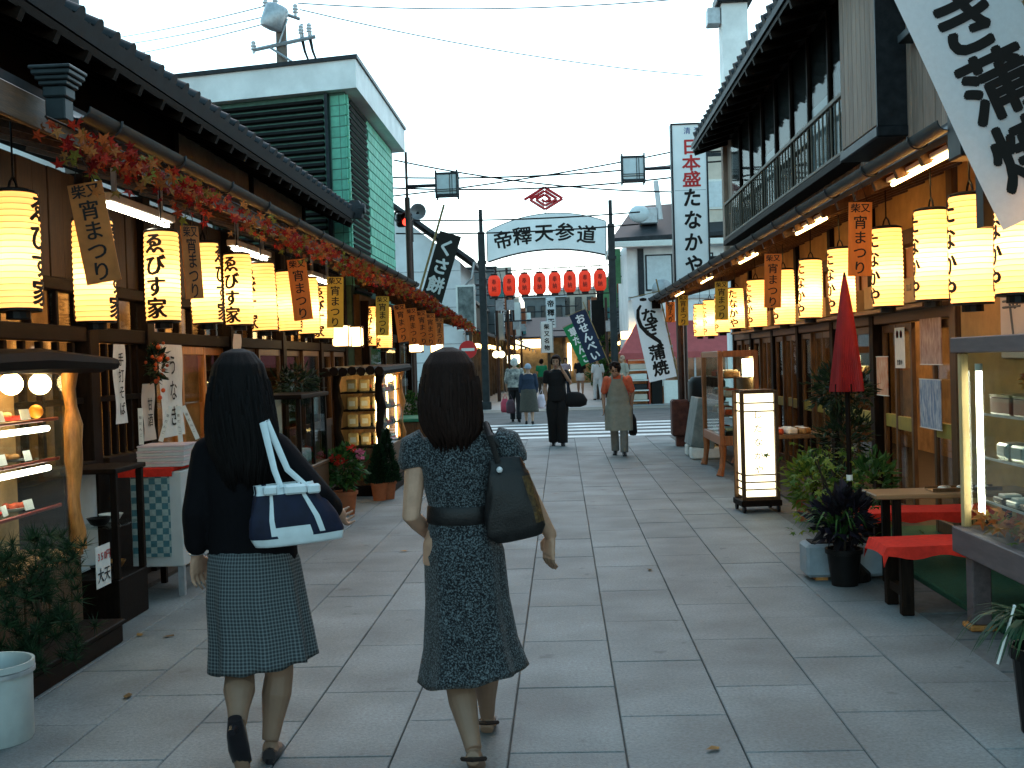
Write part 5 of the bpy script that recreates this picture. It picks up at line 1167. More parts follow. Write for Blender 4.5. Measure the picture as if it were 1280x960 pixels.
for k, (px, py, tilt) in enumerate(((176, 533, 0), (207, 530, 18), (224, 530, -3), (238, 528, -22))):
    p = atY(px, py, CY+.12+.02*k); t = thing('paper_card', 'tall narrow paper card propped on the gift boxes, %s from the plain end' % ORDP[k], 'card', (p.x, CY+.12+.02*k, p.z), group='paper cards on the counter', rot=(0, R(tilt), 0)); g = MB(); g.bx(-.016, .016, -.002, .002, -.125, .125); g.build('sheet', WHITEP, t)
    lettering('lettering', '草だんご', .022, lambda x, y: (x, -.0035, y), INK, t, .0, True, 1.8)
# paper hangings and wreath on the facade
for k, (px, py, w_, h_, tx, lb) in enumerate(((150, 480, .20, .55, '手打そば', 'narrow white paper hanging on the dark lattice'), (186, 515, .24, .42, '甘酒', 'short yellowed paper hanging below the berry wreath'), (215, 488, .50, .72, 'うなぎ', 'wide white paper hanging with black brush writing by the amber doors'), (297, 440, .24, .34, '十', 'white paper with a small red cross beside the lanterns'))):
    p = atX(px, py, -3.07); t = thing('paper_hanging', lb, 'notice', p)
    g = MB(); g.sheet(lambda u, v: (.008*math.sin(v*7+u*2), (u-.5)*w_, (v-.5)*h_), 4, 14); g.build('sheet', WHITEP if k != 1 else CREAM, t, smooth='all', fix=False)
    lettering('lettering', tx, h_/max(3, len(tx))*.72, lambda x, y: (.012, x, y), REDINK if k == 3 else INK, t, .015, True, 1.15)
p = atX(196, 455, -2.98); t = thing('berry_wreath', 'dark wreath of orange berries and red leaves by the amber doors', 'wreath', p); g = MB(); rr = random.Random(9)
for k in range(26): g.ball((rr.gauss(0, .03), rr.gauss(0, .07), rr.gauss(0, .11)), rr.uniform(.012, .022), 8, 6)
tag(g.build('berries', mat('orange_berry', (.45, .07, .015), .4, var=.3, rnd=.3, isl=True), t, smooth='all'), kind='stuff'); g = MB(); leaf_cloud(g, (0, 0, 0), (.06, .12, .17), 160, .06, rr); tag(g.build('leaves', DKL, t, fix=False), kind='stuff')

# glass display beyond the first woman
G2 = thing('glass_display', 'small glass display cabinet on a wooden stand behind the black-clad woman', 'showcase', (-2.6, 10.6, 0))
g = MB(); g.bx(-.30, .22, -.55, .6, 0, .56, .008); g.build('stand', WM, G2); g = MB(); g.bx(-.31, .23, -.56, .61, .562, .60, .006); g.build('shelf_board', WM, G2)
for x, y in ((-.28, -.53), (.2, -.53), (-.28, .57), (.2, .57), (.2, .02)): g = MB(); g.bx(x-.018, x+.018, y-.018, y+.018, .60, 1.24, .004); g.build('post', WD, G2)
g = MB(); g.bx(-.31, .24, -.57, .62, 1.24, 1.28, .006); g.build('top', WD, G2); g = MB(); g.bx(.205, .21, -.5, .55, .61, 1.235); g.build('pane', GLASS, G2); g = MB(); g.bx(-.26, .18, -.535, -.53, .61, 1.235); g.build('pane', GLASS, G2); g = MB(); g.bx(-.25, .17, -.5, .55, .90, .91); g.build('shelf', GLASS, G2)
g = MB(); g.bx(-.2, .0, -.56, -.552, 1.1, 1.2); g.build('label_plate', CREAM, G2); g = MB(); g.bx(-.24, -.23, -.5, .55, .62, 1.22); g.build('back_board', FROST, G2)
for k in range(4):
    t = thing('cake_box', 'pale sweets pack inside the small glass display, %s along' % ORDP[k], 'food', (-2.58, 10.2+k*.24, .60), .2*k, 'packs in the small glass display'); g = MB(); g.box((0, 0, .06), (.2, .14, .12), b=.02); g.build('pack', FROST, t); g = MB(); g.box((0, 0, .125), (.14, .1, .012), b=.004); g.build('lid', WHITEP, t)

# rustic food cabinet
F2 = thing('food_cabinet', 'rustic wooden food cabinet glowing with stacked packs beside the flower pots', 'showcase', (-2.38, 13.8, 0)); o2 = Vector((-2.38, 13.8, 0))
def f2(name, m, x0, x1, y0, y1, z0, z1, b=.006): g = MB(); g.bx(x0-o2.x, x1-o2.x, y0-o2.y, y1-o2.y, z0, z1, b); return g.build(name, m, F2)
f2('base', WM, -2.66, -2.12, 13.0, 14.7, .12, .55); f2('plinth', WD, -2.7, -2.05, 12.95, 14.75, 0, .12); f2('back_panel', INTW, -2.66, -2.64, 13.0, 14.7, .55, 1.42, 0); f2('side_panel', INTW, -2.66, -2.12, 14.66, 14.7, .55, 1.42, 0)
for (x, y) in ((-2.64, 13.03), (-2.14, 13.03), (-2.14, 14.66)):
    g = MB(); g.tube([Vector((x+.015*math.sin(k*2), y+.015*math.cos(k*1.6), .5+k*.135))-o2 for k in range(8)], [.05*(1+.2*math.sin(k*1.9)) for k in range(8)], 9); g.build('post', WD if y < 14 else WO, F2, smooth=True)
f2('pane', GLASS, -2.11, -2.105, 13.08, 14.6, .56, 1.42, 0); f2('pane', GLASS, -2.58, -2.2, 13.0, 13.005, .56, 1.42, 0)
for z in (.56, .78, .99, 1.2): f2('shelf', WD, -2.62, -2.14, 13.06, 14.62, z, z+.018)
g = MB(); 
for k in range(7): g.tube([Vector((-2.72+k*.105, 12.75, 1.46+.01*(k % 2)))-o2, Vector((-2.70+k*.105, 15.0, 1.49))-o2], [.055, .05], 7)
g.build('plank_roof', WD, F2, smooth=True)
for i, y in enumerate((13.35, 14.2)):
    t = thing('globe_lamp', 'bright round bulb inside the rustic food cabinet, '+('nearer the flower pots' if i == 0 else 'farther from the flower pots'), 'lamp', (-2.2, y, 1.36), group='bulbs in the rustic cabinet'); g = MB(); g.ball((0, 0, 0), .05, 14, 10); g.build('globe', LAMPW, t, smooth='all'); g = MB(); g.lathe([(.025, .04), (.03, .07), (.02, .075)], 10); g.build('socket', WHITEP, t)
for y in (13.08, 13.9, 14.6): g = MB(); g.tube([Vector((-2.19, y, .58))-o2, Vector((-2.19, y, 1.38))-o2], .010, 8); g.build('tube_lamp', emis('amber_tube', (1.0, .66, .28), 12.0), F2)
PACK = mat('amber_pack', (.62, .44, .2), .55, var=.2, scale=12, rnd=.3)
for zi, z in enumerate((.579, .799, 1.009, 1.219)):
    for k in range(3):
        t = thing('food_pack', 'upright amber food pack on shelf %s of the rustic cabinet, %s across' % (('one', 'two', 'three', 'four')[zi], ORDP[k]), 'food', (-2.5+k*.14, 13.22+.05*k, z), .05*k, 'packs in the rustic cabinet'); g = MB(); g.box((0, 0, .075), (.12, .06, .15), b=.012); g.build('pack', PACK, t); g = MB(); g.box((0, -.032, .07), (.07, .003, .06)); g.build('pack_label', WHITEP, t)
    for k in range(3):
        t = thing('food_tray', 'dark tray of sweets on shelf %s of the rustic cabinet, %s from the flower pots' % (('one', 'two', 'three', 'four')[zi], ORDP[k]), 'food', (-2.26, 13.5+k*.38, z), 0, 'trays in the rustic cabinet'); g = MB(); g.box((0, 0, .02), (.2, .28, .04), b=.008); g.build('tray', BLACK if (k+zi) % 2 else REDCLOTH, t); g = MB()
        for j in range(6): g.box((-.06+.06*(j % 3), -.07+.14*(j//3), .055), (.05, .1, .03), b=.008)
        g.build('sweets', FM[(zi+k) % 4], t)
# pots by the cabinet
p = atZ(432, 643, 0); t = thing('flower_pot', 'terracotta pot of red and pink flowers behind the black-clad woman', 'potted plant', (p.x, p.y, 0)); g = MB(); g.lathe(pot_mesh(.13, .24), 20); g.build('pot', TERRA, t, smooth=True); g = MB(); leaf_cloud(g, (0, 0, .50), (.26, .24, .26), 520, .08, rp, .6); tag(g.build('foliage', GRNL, t, fix=False), kind='stuff')
g = MB(); leaf_cloud(g, (-.03, -.16, .58), (.11, .05, .05), 90, .04, rp, .9); leaf_cloud(g, (.10, -.10, .68), (.04, .04, .04), 30, .04, rp, .9); tag(g.build('blossom', REDF, t, fix=False), kind='stuff'); g = MB(); leaf_cloud(g, (.18, -.08, .62), (.05, .05, .05), 40, .04, rp, .9); leaf_cloud(g, (-.2, -.08, .62), (.04, .04, .04), 26, .04, rp, .9); tag(g.build('blossom', PNKF, t, fix=False), kind='stuff')
g = MB()
for k in range(6): g.tube([(0, 0, .2), (rp.uniform(-.15, .15), rp.uniform(-.12, .12), .5)], .008, 5)
g.build('stem', WOODB, t)
p = atZ(457, 607, 0); t = thing('flower_pot', 'blue and white china pot with leafy plant at the cabinet foot', 'potted plant', (p.x, p.y, 0)); g = MB(); g.lathe(pot_mesh(.13, .27), 20); g.build('pot', mat('china_glaze', (.62, .66, .70), .25, col2=(.10, .16, .36), scale=7), t, smooth=True); g = MB(); leaf_cloud(g, (0, 0, .46), (.26, .24, .20), 420, .08, rp, .55); tag(g.build('foliage', GRNL, t, fix=False), kind='stuff'); g = MB(); g.tube([(0, 0, .2), (.02, 0, .5)], .015, 6); g.build('stem', WOODB, t)
for i, (px, py, h) in enumerate(((446, 600, .42), (464, 590, .58))):
    p = atX(px, 600, -2.02 if i else -2.1); t = thing('conifer_topiary', 'small cone-shaped conifer in front of the rustic cabinet, '+('shorter one' if i == 0 else 'taller one'), 'potted plant', (p.x, 12.55+.1*i, 0), group='cone conifers'); g = MB(); g.lathe(pot_mesh(.10, .2), 16); g.build('pot', TERRA, t, smooth=True); g = MB(); rr = random.Random(i)
    for j in range(2200):
        z = rr.random()**1.3; r = .15*(1-z)*math.sqrt(rr.random())+.01; a = rr.uniform(0, 6.28); q = Vector((r*math.cos(a), r*math.sin(a), .2+z*h)); ax = Vector((math.cos(a), math.sin(a), rr.uniform(.3, 1.5))).normalized(); sd = ax.orthogonal().normalized()*.008; g.add([q-sd, q+sd, q+ax*.05], [(0, 1, 2)])
    tag(g.build('foliage', PINE, t, fix=False), kind='stuff'); g = MB(); g.tube([(0, 0, .15), (0, 0, .2+h*.8)], .01, 5); g.build('trunk', WOODB, t)
p = atX(370, 470, -2.75); t = thing('leafy_bush', 'leafy bush hanging over the small glass display', 'shrub', (p.x, p.y, .9)); g = MB(); leaf_cloud(g, (0, 0, .45), (.25, .55, .22), 420, .10, rp, .3, droop=.6); tag(g.build('foliage', DKL, t, fix=False), kind='stuff'); g = MB(); g.tube([(0, 0, -.9), (0, 0, .5)], .02, 6); g.build('stem', WOODB, t)
p = atZ(515, 560, 0); t = thing('storage_box', 'wooden box with green lid beyond the rustic cabinet', 'box', (-2.2, 16.0, 0)); g = MB(); g.bx(-.3, .3, -.5, .5, 0, .72, .01)
g.build('box_body', WM, t); g = MB(); g.bx(-.33, .33, -.53, .53, .722, .77, .01); g.build('lid', mat('green_lid', (.03, .20, .12), .5, var=.1), t)
p = atX(512, 498, -2.45); t = thing('round_shrub', 'round clipped shrub behind the green-lidded box', 'shrub', (-2.45, 17.2, 0)); g = MB(); leaf_cloud(g, (0, 0, .85), (.34, .34, .3), 500, .07, rp, .6); tag(g.build('foliage', GRNL, t, fix=False), kind='stuff'); g = MB(); g.lathe(pot_mesh(.18, .5), 16); g.build('pot', CONC, t)

# ================================================================== UMBRELLA SIDE PROPS
# big showcase at the picture edge
BX0, BX1, BY0_, BY1_ = 2.16, 2.78, 4.5, 6.22
BC = thing('glass_showcase', 'big glass showcase with upright tube lamp, boxes and maple leaves', 'showcase', (2.47, 5.4, 0)); o3 = Vector((2.47, 5.4, 0))
def bc(name, m, x0, x1, y0, y1, z0, z1, b=.006): g = MB(); g.bx(x0-o3.x, x1-o3.x, y0-o3.y, y1-o3.y, z0, z1, b); return g.build(name, m, BC)
GREYW = mat('grey_brown_wood', (.10, .075, .075), .6, var=.2, scale=6, grain=(6, 1, 6)); TANP = mat('pale_post', (.42, .30, .14), .5, var=.2, scale=6, grain=(8, 8, 1))
bc('top_beam', GREYW, BX0-.03, BX1+.02, BY0_, BY1_+.03, 1.49, 1.575); bc('base_beam', GREYW, BX0-.04, BX1+.02, BY0_, BY1_+.04, .40, .54)
for x, y in ((BX0+.02, BY1_-.02), (BX1-.02, BY1_-.02), (BX0+.02, BY0_+.03), (BX1-.02, BY0_+.03)): bc('post', TANP, x-.022, x+.022, y-.022, y+.022, .54, 1.49)
for x, y in ((BX0+.05, BY1_-.1), (BX1-.05, BY1_-.1), (BX0+.05, BY0_+.1)): bc('leg', GREYW, x-.05, x+.05, y-.05, y+.05, .03, .40)
for x, y in ((BX0+.05, BY1_-.1), (BX0+.05, BY0_+.1)): bc('foot_block', WO, x-.07, x+.07, y-.07, y+.07, 0, .029)
bc('pane', GLASS, BX0+.001, BX0+.006, BY0_+.06, BY1_-.05, .541, 1.489, 0); bc('pane', GLASS, BX0+.05, BX1-.05, BY1_-.012, BY1_-.007, .541, 1.489, 0); bc('back_board', mat('dim_back', (.20, .15, .075), .7, var=.3, scale=4), BX1-.015, BX1-.01, BY0_+.06, BY1_-.05, .541, 1.489, 0)
g = MB(); g.tube([Vector((BX0+.075, BY1_-.10, .62))-o3, Vector((BX0+.075, BY1_-.10, 1.40))-o3], .017, 10); g.build('tube_lamp', TUBE, BC)
for z in (.6, 1.41): g = MB(); g.lathe([(.02, -.02), (.02, .02)], 10, Vector((BX0+.075, BY1_-.10, z))-o3); g.build('lamp_socket', WHITEP, BC)
for z in (.70, .93, 1.16): bc('shelf', GLASS, BX0+.06, BX1-.06, BY0_+.06, BY1_-.2, z, z+.008, 0); bc('shelf_edge', GALV, BX0+.055, BX0+.061, BY0_+.06, BY1_-.2, z-.002, z+.010, 0)
RBOX = mat('red_brown_box', (.22, .045, .025), .35, var=.2, scale=8); SILV = mat('silver_pack', (.5, .5, .46), .3, .6, var=.2, scale=20)
for k in range(4):
    t = thing('lacquer_box', 'red-brown lacquer box on the top shelf of the big showcase, %s from the tube lamp' % ORDP[k], 'box', (2.36, 5.86-k*.3, 1.168), group='lacquer boxes'); g = MB(); g.box((0, 0, .045), (.24, .26, .09), b=.008); g.build('box_body', RBOX, t); g = MB(); g.box((0, 0, .096), (.245, .265, .012), b=.004); g.build('lid', mat('tan_lid', (.34, .2, .08), .5, var=.15), t)
    t = thing('foil_pack', 'silvery sweets pack on the middle shelf of the big showcase, %s from the tube lamp' % ORDP[k], 'food', (2.32, 5.9-k*.19, .938), .1*k, 'foil packs'); g = MB(); g.box((0, 0, .04), (.12, .14, .08), b=.012); g.build('pack', SILV, t); g = MB(); g.box((-.062, 0, .04), (.003, .09, .05)); g.build('pack_label', CREAM, t)
    t = thing('food_tray', 'small foil tray on the lowest shelf of the big showcase, %s from the tube lamp' % ORDP[k], 'food', (2.3, 5.9-k*.17, .708), 0, 'foil trays'); g = MB(); g.box((0, 0, .015), (.13, .13, .03), b=.006); g.build('tray', SILV if k % 2 else BLACK, t); g = MB(); g.box((0, 0, .035), (.09, .09, .02), b=.006); g.build('sweets', CREAM, t)
rr = random.Random(4); DM = isl_ramp('dried_maple', [(.30, .03, .01), (.48, .12, .03), (.55, .26, .07), (.35, .06, .02), (.16, .26, .04)])
for (c, n, s_, lb, nm) in (((2.27, 5.5, .56), 130, .055, 'heap of red and yellow maple leaves on the floor of the big showcase', 'leaf_heap'), ((2.36, 5.68, 1.31), 12, .05, 'spray of orange maple leaves atop the lacquer boxes', 'leaf_spray')):
    t = thing(nm, lb, 'decoration', c); g = MB()
    for j in range(n): maple(g, Vector((rr.gauss(0, .05), rr.gauss(0, .22 if n > 20 else .04), abs(rr.gauss(0, .055)))), rr.uniform(.7, 1.2)*s_, Matrix.Rotation(rr.uniform(-1, 1), 3, 'X') @ Matrix.Rotation(rr.uniform(-1, 1), 3, 'Y') @ Matrix.Rotation(rr.uniform(0, 6), 3, 'Z'))
    tag(g.build('leaves', DM, t, fix=False), kind='stuff'); g = MB(); g.tube([(0, -.1, 0), (0, .1, .02)], .004, 4); g.build('twig', WOODB, t)
# strap-leaved plant at the corner, with its white stake
p = atZ(1300, 930, 0); PX, PY = 1.80, 4.45
t = thing('strap_plant', 'dark strap-leaved plant arching out beside the big showcase', 'potted plant', (PX+.05, PY, 0)); g = MB(); blades(g, (0, 0, .36), 110, .50, .022, random.Random(8), 1.0, 1.0); tag(g.build('foliage', SPID, t, fix=False), kind='stuff'); g = MB(); g.lathe(pot_mesh(.12, .34), 18); g.build('pot', BLACK, t)
a, b = atY(1247, 830, PY-.05), atY(1268, 758, PY-.05); t = thing('white_stake', 'thin white stake leaning in the strap-leaved plant', 'stake', a); g = MB(); g.tube([(0, 0, 0), b-a], .005, 6); g.build('rod', WHITEP, t); g = MB(); g.ball(b-a, .007, 8, 6); g.build('tip', WHITEP, t)
# benches and table
def bench(label, x0, x1, y0, y1, zt):
    t = thing('bench', label, 'bench', ((x0+x1)/2, (y0+y1)/2, 0), group='red covered benches'); L = (x1-x0)/2; W = (y1-y0)/2
    g = MB(); g.bx(-L+.02, L-.02, -W+.02, W-.02, zt-.055, zt-.012, .006); g.build('seat_board', WM, t)
    g = MB(); nu, nv = 26, 10
    def F(u, v):
        x = -L-.035+u*(2*L+.07); y = -W-.035+v*(2*W+.07); ox = max(0, abs(x)-L); oy = max(0, abs(y)-W); z = zt-(ox+oy)*1.7+.003*math.sin(x*9)*math.cos(y*13)
        return (max(-L-.012, min(L+.012, x)), max(-W-.012, min(W+.012, y)), z-(.012*math.sin(x*21+y*8) if ox+oy > .02 else 0))
    g.sheet(F, nu, nv); g.build('red_cloth', REDCLOTH, t, fix=False)
    for x in (-L+.13, L-.13):
        for y in (-W+.05, W-.05): g = MB(); g.bx(x-.035, x+.035, y-.03, y+.03, .0, zt-.056, .006); g.build('leg', WD, t)
        g = MB(); g.bx(x-.02, x+.02, -W+.08, W-.08, .1, .15); g.build('stretcher', WD, t)
bench('red cloth bench nearest the camera, passing behind the big showcase', 1.80, 3.0, 6.42, 6.82, .40)
bench('red cloth bench farther from the camera, behind the small wooden table', 2.02, 2.98, 7.75, 8.15, .40)
t = thing('table', 'small brown wooden table between the two red benches', 'table', (2.45, 7.3, 0)); g = MB(); g.bx(-.5, .5, -.17, .17, .575, .605, .006); g.build('table_top', mat('table_wood', (.22, .13, .065), .45, var=.25, grain=(1, 8, 8), scale=4), t)
for x in (-.36, .42):
    for y in (-.12, .12): g = MB(); g.bx(x-.025, x+.025, y-.025, y+.025, 0, .574, .005); g.build('leg', WD, t)
    g = MB(); g.bx(x-.015, x+.015, -.1, .1, .12, .17); g.build('stretcher', WD, t)
t = thing('serving_tray', 'long shallow tray lying on the small wooden table', 'tray', (2.55, 7.3, .606), .05); g = MB(); g.bx(-.22, .22, -.07, .07, 0, .008, .003); g.build('tray_base', WO, t)
for (a, b, c, d) in ((-.22, .22, -.075, -.066), (-.22, .22, .066, .075)): g = MB(); g.bx(a, b, c, d, .0, .022, .002); g.build('rim', WM, t)
for k in range(3): g = MB(); g.ball((-.12+k*.12, 0, .018), (.045, .03, .014), 10, 6); g.build('sweet', SILV, t, smooth='all')
# planter group with folded umbrella
p = atZ(1056, 731, 0); t = thing('potted_plant', 'dark purple leaved plant in a black pot beside the bench', 'potted plant', (p.x, p.y, 0)); g = MB(); g.lathe(pot_mesh(.115, .24), 18); g.build('pot', BLACK, t, smooth=True); g = MB(); leaf_cloud(g, (0, 0, .43), (.2, .2, .2), 230, .11, rp, .5); tag(g.build('foliage', PURP, t, fix=False), kind='stuff'); g = MB(); blades(g, (-.03, -.02, .25), 60, .6, .018, rp, 1.3, .8); tag(g.build('blade_leaves', GRNL, t, fix=False), kind='stuff'); g = MB(); g.tube([(0, 0, .2), (.02, 0, .45)], .012, 6); g.build('stem', WOODB, t)
PLN = mat('pale_planter', (.26, .30, .33), .7, var=.15, scale=7, stain=.2)
t = thing('planter_box', 'grey blue concrete planter box behind the black pot', 'planter', (p.x+.05, p.y+.26, 0)); g = MB(); g.bx(-.26, .26, -.12, .12, .02, .24, .02); g.build('box_body', PLN, t); g = MB(); g.bx(-.22, .22, -.08, .08, .24, .25); g.build('soil', SOIL, t); g = MB(); g.bx(-.2, -.12, -.1, .1, 0, .02); g.build('foot', WO, t)
t = thing('maple_sapling', 'yellow-green maple sapling rising from the grey planter', 'shrub', (p.x+.02, p.y+.3, .24)); g = MB(); rr = random.Random(12)
for j in range(220):
    d = Vector((rr.gauss(0, .16), rr.gauss(0, .14), rr.uniform(.02, .66))); maple(g, d, rr.uniform(.028, .05), Matrix.Rotation(rr.uniform(-.8, .8), 3, 'X') @ Matrix.Rotation(rr.uniform(-.8, .8), 3, 'Y') @ Matrix.Rotation(rr.uniform(0, 6), 3, 'Z'))
tag(g.build('foliage', YGRN, t, fix=False), kind='stuff'); g = MB()
for k in range(5): g.tube([(0, 0, 0), (rr.uniform(-.06, .06), rr.uniform(-.06, .06), .3), (rr.uniform(-.2, .2), rr.uniform(-.15, .15), .6)], [.012, .008, .004], 5)
g.build('stem', WOODB, t)
p = atY(1062, 600, 7.5); t = thing('folded_umbrella', 'tall folded red paper umbrella standing by the black pot', 'umbrella', (p.x, 7.5, .0))
URED = mat('oiled_red_paper', (.24, .010, .010), .6, spec=.2, var=.25, scale=20, grain=(1, 1, .3))
zt = atY(1061, 346, 7.5).z; zb = atY(1060, 489, 7.5).z; g = MB(); rings = []; H = zt-zb
for k in range(15): f = k/14; rings.append(((0, 0, zb+H*f), .097*(1-f)**.85+.012, .097*(1-f)**.85+.012))
g.loft(rings, 88, fn=lambda t_, th_: 1+.035*(1 if int(th_/(2*math.pi)*88+.5) % 2 else -1)*(1-t_)+.05*math.sin(5*th_+2.5*t_)*(1-t_)); g.build('canopy', URED, t); g = MB(); g.tube([(0, 0, .12), (0, 0, zb+.05)], .017, 8); g.build('pole', WD, t, smooth=True); g = MB(); g.tube([(0, 0, zt), (0, 0, zt+.03)], [.012, .006], 8); g.build('ferrule', WD, t); g = MB(); g.tube([(0, 0, .66), (0, 0, .70)], .021, 10); g.build('tape_band', WHITEP, t)
for k in range(12): a_ = k*math.pi/6; g = MB(); g.tube([(.104*math.cos(a_), .104*math.sin(a_), zb-.012), (.100*math.cos(a_), .100*math.sin(a_), zb+.05)], .006, 5); g.build('rib_tip', WD, t)
g = MB(); g.lathe([(.12, 0), (.12, .05), (.05, .12), (.03, .14)], 16); g.build('base', BLACK, t)
# shrubs further along
p = atZ(1010, 670, 0); t = thing('leafy_bush', 'dark spreading bush behind the folded umbrella', 'shrub', (2.42, 9.9, 0)); g = MB(); leaf_cloud(g, (0, 0, 1.2), (.36, .42, .26), 620, .085, rp, .32); leaf_cloud(g, (.02, -.02, .75), (.3, .3, .4), 520, .085, rp, .32); tag(g.build('foliage', DKL, t, fix=False), kind='stuff'); g = MB(); g.tube([(0, 0, 0), (.02, .02, .7), (-.05, 0, 1.2)], [.03, .02, .01], 7); g.build('trunk', WOODB, t)
t = thing('fern_clump', 'yellow-green clump of low leaves behind the glowing standing sign', 'shrub', (2.2, 10.2, 0)); g = MB(); leaf_cloud(g, (0, -.1, .35), (.25, .4, .3), 420, .1, rp, .4); tag(g.build('foliage', YGRN, t, fix=False), kind='stuff'); g = MB(); g.lathe(pot_mesh(.14, .2), 14); g.build('pot', TERRA, t)
t = thing('leafy_bush', 'mid green bush between the bench and the sliding doors', 'shrub', (2.35, 8.7, 0)); g = MB(); leaf_cloud(g, (0, 0, .5), (.22, .28, .3), 330, .09, rp, .4); tag(g.build('foliage', GRNL, t, fix=False), kind='stuff'); g = MB(); g.lathe(pot_mesh(.15, .24), 14); g.build('pot', TERRA, t)
# stand of small goods behind the lamp sign
t = thing('goods_stand', 'low dark stand with small orange packets by the glowing standing sign', 'stand', (2.35, 11.6, 0)); g = MB(); g.bx(-.3, .3, -.3, .3, .66, .70, .006); g.build('top', WM, t)
for x in (-.26, .26):
    for y in (-.26, .26): g = MB(); g.bx(x-.025, x+.025, y-.025, y+.025, 0, .66); g.build('leg', WD, t)
for k in range(6):
    b = thing('packet', 'small packet on the low dark stand, %s in its double row' % ORDP[k], 'food', (2.16+.13*(k % 3), 11.42+.2*(k//3), .70), .3*k, 'packets on the low stand'); g = MB(); g.box((0, 0, .03), (.1, .13, .06), b=.015); g.build('pack', (FM[3], CREAM, FM[0])[k % 3], b); g = MB(); g.box((0, 0, .062), (.06, .08, .004)); g.build('pack_label', WHITEP, b)
# glowing standing sign
p = atZ(947, 638, 0); AN = thing('standing_sign', 'glowing white standing lamp sign with thin brush characters on casters', 'lamp sign', (p.x, p.y, 0), R(5)); W, D = .165, .15; z0, z1 = .12, 1.17
ANP = emis('sign_paper', (1.0, .84, .52), .9); ANW = emis('side_paper', (1.0, .70, .32), 1.6)
g = MB(); g.bx(-W+.02, W-.02, -D+.018, D-.018, z0+.03, z1-.03); g.build('paper_box', ANP, AN)
for sx in (-1, 1):
    for sy in (-1, 1): g = MB(); g.bx(sx*W-.018, sx*W+.018, sy*D-.018, sy*D+.018, z0, z1, .004); g.build('corner_post', WM, AN)
for z in (z0+.012, z1-.012): g = MB(); g.bx(-W+.019, W-.019, -D-.012, D+.012, z-.018, z+.018); g.build('rail', WM, AN)
for z in (z1-.12, z1-.20, z0+.10, z0+.17, z0+.24):
    g = MB(); g.bx(-W+.019, W-.019, -D+.004, -D+.016, z-.006, z+.006); g.build('slat', WD, AN); g = MB(); g.bx(-W+.004, -W+.016, -D+.02, D-.02, z-.006, z+.006); g.build('slat', WD, AN)
g = MB(); g.bx(-W-.03, W+.03, -D-.03, D+.03, .06, z0-.002, .006); g.build('base_board', WD, AN)
for sx in (-1, 1):
    for sy in (-1, 1): g = MB(); g.lathe([(.035, -.012), (.035, .012)], 12, (sx*W, sy*D, .035), rot=Matrix.Rotation(R(90), 3, 'Y')); g.build('caster', BLACK, AN)
lettering('lettering', 'したなかや', .085, lambda x, y: (x-.01, -D+.0165, y+(z0+z1)/2+.03), mat('grey_ink', (.05, .035, .02), .8), AN, .006, True, 1.55, 1.1, slant=.15)
# framed wooden showcase
p = atZ(905, 592, 0); QX, QY = 1.95, 14.1
QC = thing('glass_showcase', 'reddish wooden glass showcase on shaped legs behind the glowing standing sign', 'showcase', (QX+.24, QY+.85, 0)); o4 = Vector((QX+.24, QY+.85, 0)); RW = mat('reddish_wood', (.30, .10, .035), .45, var=.3, grain=(8, 8, 1), scale=5)
def qc(name, m, x0, x1, y0, y1, z0, z1, b=.006): g = MB(); g.bx(x0-o4.x, x1-o4.x, y0-o4.y, y1-o4.y, z0, z1, b); return g.build(name, m, QC)
x0, x1, y0, y1 = QX, QX+.50, QY, QY+1.7
for x in (x0+.03, x1-.03):
    for y in (y0+.03, y1-.03): qc('post', RW, x-.03, x+.03, y-.03, y+.03, .38, 1.56)
for (za, zb) in ((.38, .50), (1.49, 1.57)):
    qc('rail', RW, x0+.061, x1-.061, y0+.005, y0+.055, za, zb); qc('rail', RW, x0+.005, x0+.055, y0+.061, y1-.061, za, zb); qc('rail', RW, x1-.055, x1-.005, y0+.061, y1-.061, za, zb); qc('rail', RW, x0+.061, x1-.061, y1-.055, y1-.005, za, zb)
qc('floor_board', RW, x0+.06, x1-.06, y0+.06, y1-.06, .46, .485); qc('top_board', RW, x0+.06, x1-.06, y0+.06, y1-.06, 1.52, 1.54)
qc('back_board', INTW, x1-.03, x1-.02, y0+.06, y1-.06, .5, 1.49, 0)
for x in (x0+.04, x1-.04):
    for y in (y0+.06, y1-.06): g = MB(); g.tube([Vector((x, y, .39))-o4, Vector((x, y, .25))-o4, Vector((x-.02, y-.02, .10))-o4, Vector((x-.05, y-.04, 0))-o4], [.05, .04, .035, .05], 8); g.build('leg', RW, QC, smooth=True)
qc('pane', GLASS, x0+.028, x0+.032, y0+.061, y1-.061, .501, 1.489, 0); qc('pane', GLASS, x0+.061, x1-.061, y0+.028, y0+.032, .501, 1.489, 0)
for z in (.74, .98, 1.22): qc('shelf', WM, x0+.07, x1-.07, y0+.08, y1-.08, z, z+.015)
g = MB(); g.bx(x1-.12-o4.x, x1-.05-o4.x, y0+.1-o4.y, y0+.5-o4.y, 1.22+.02, 1.46); g.build('light_panel', emis('case_light', (1, .86, .55), 8.0), QC)
for zi, z in enumerate((.485, .755, .995, 1.235)):
    for k in range(3):
        t = thing('sweet_box', 'boxed sweets on shelf %s of the reddish showcase, %s from the standing sign' % (('one', 'two', 'three', 'four')[zi], ORDP[k]), 'food', (QX+.2, QY+.3+k*.42, z), .1*k, 'boxes in the reddish showcase'); g = MB(); g.box((0, 0, .035), (.2, .24, .07), b=.01); g.build('box_body', (BLACK, FM[3], CREAM, FM[0])[(zi+k) % 4], t); g = MB(); g.box((0, 0, .08), (.15, .17, .02), b=.01); g.build('wrapper', (FM[1], WHITEP, FM[3])[(zi+k) % 3], t)
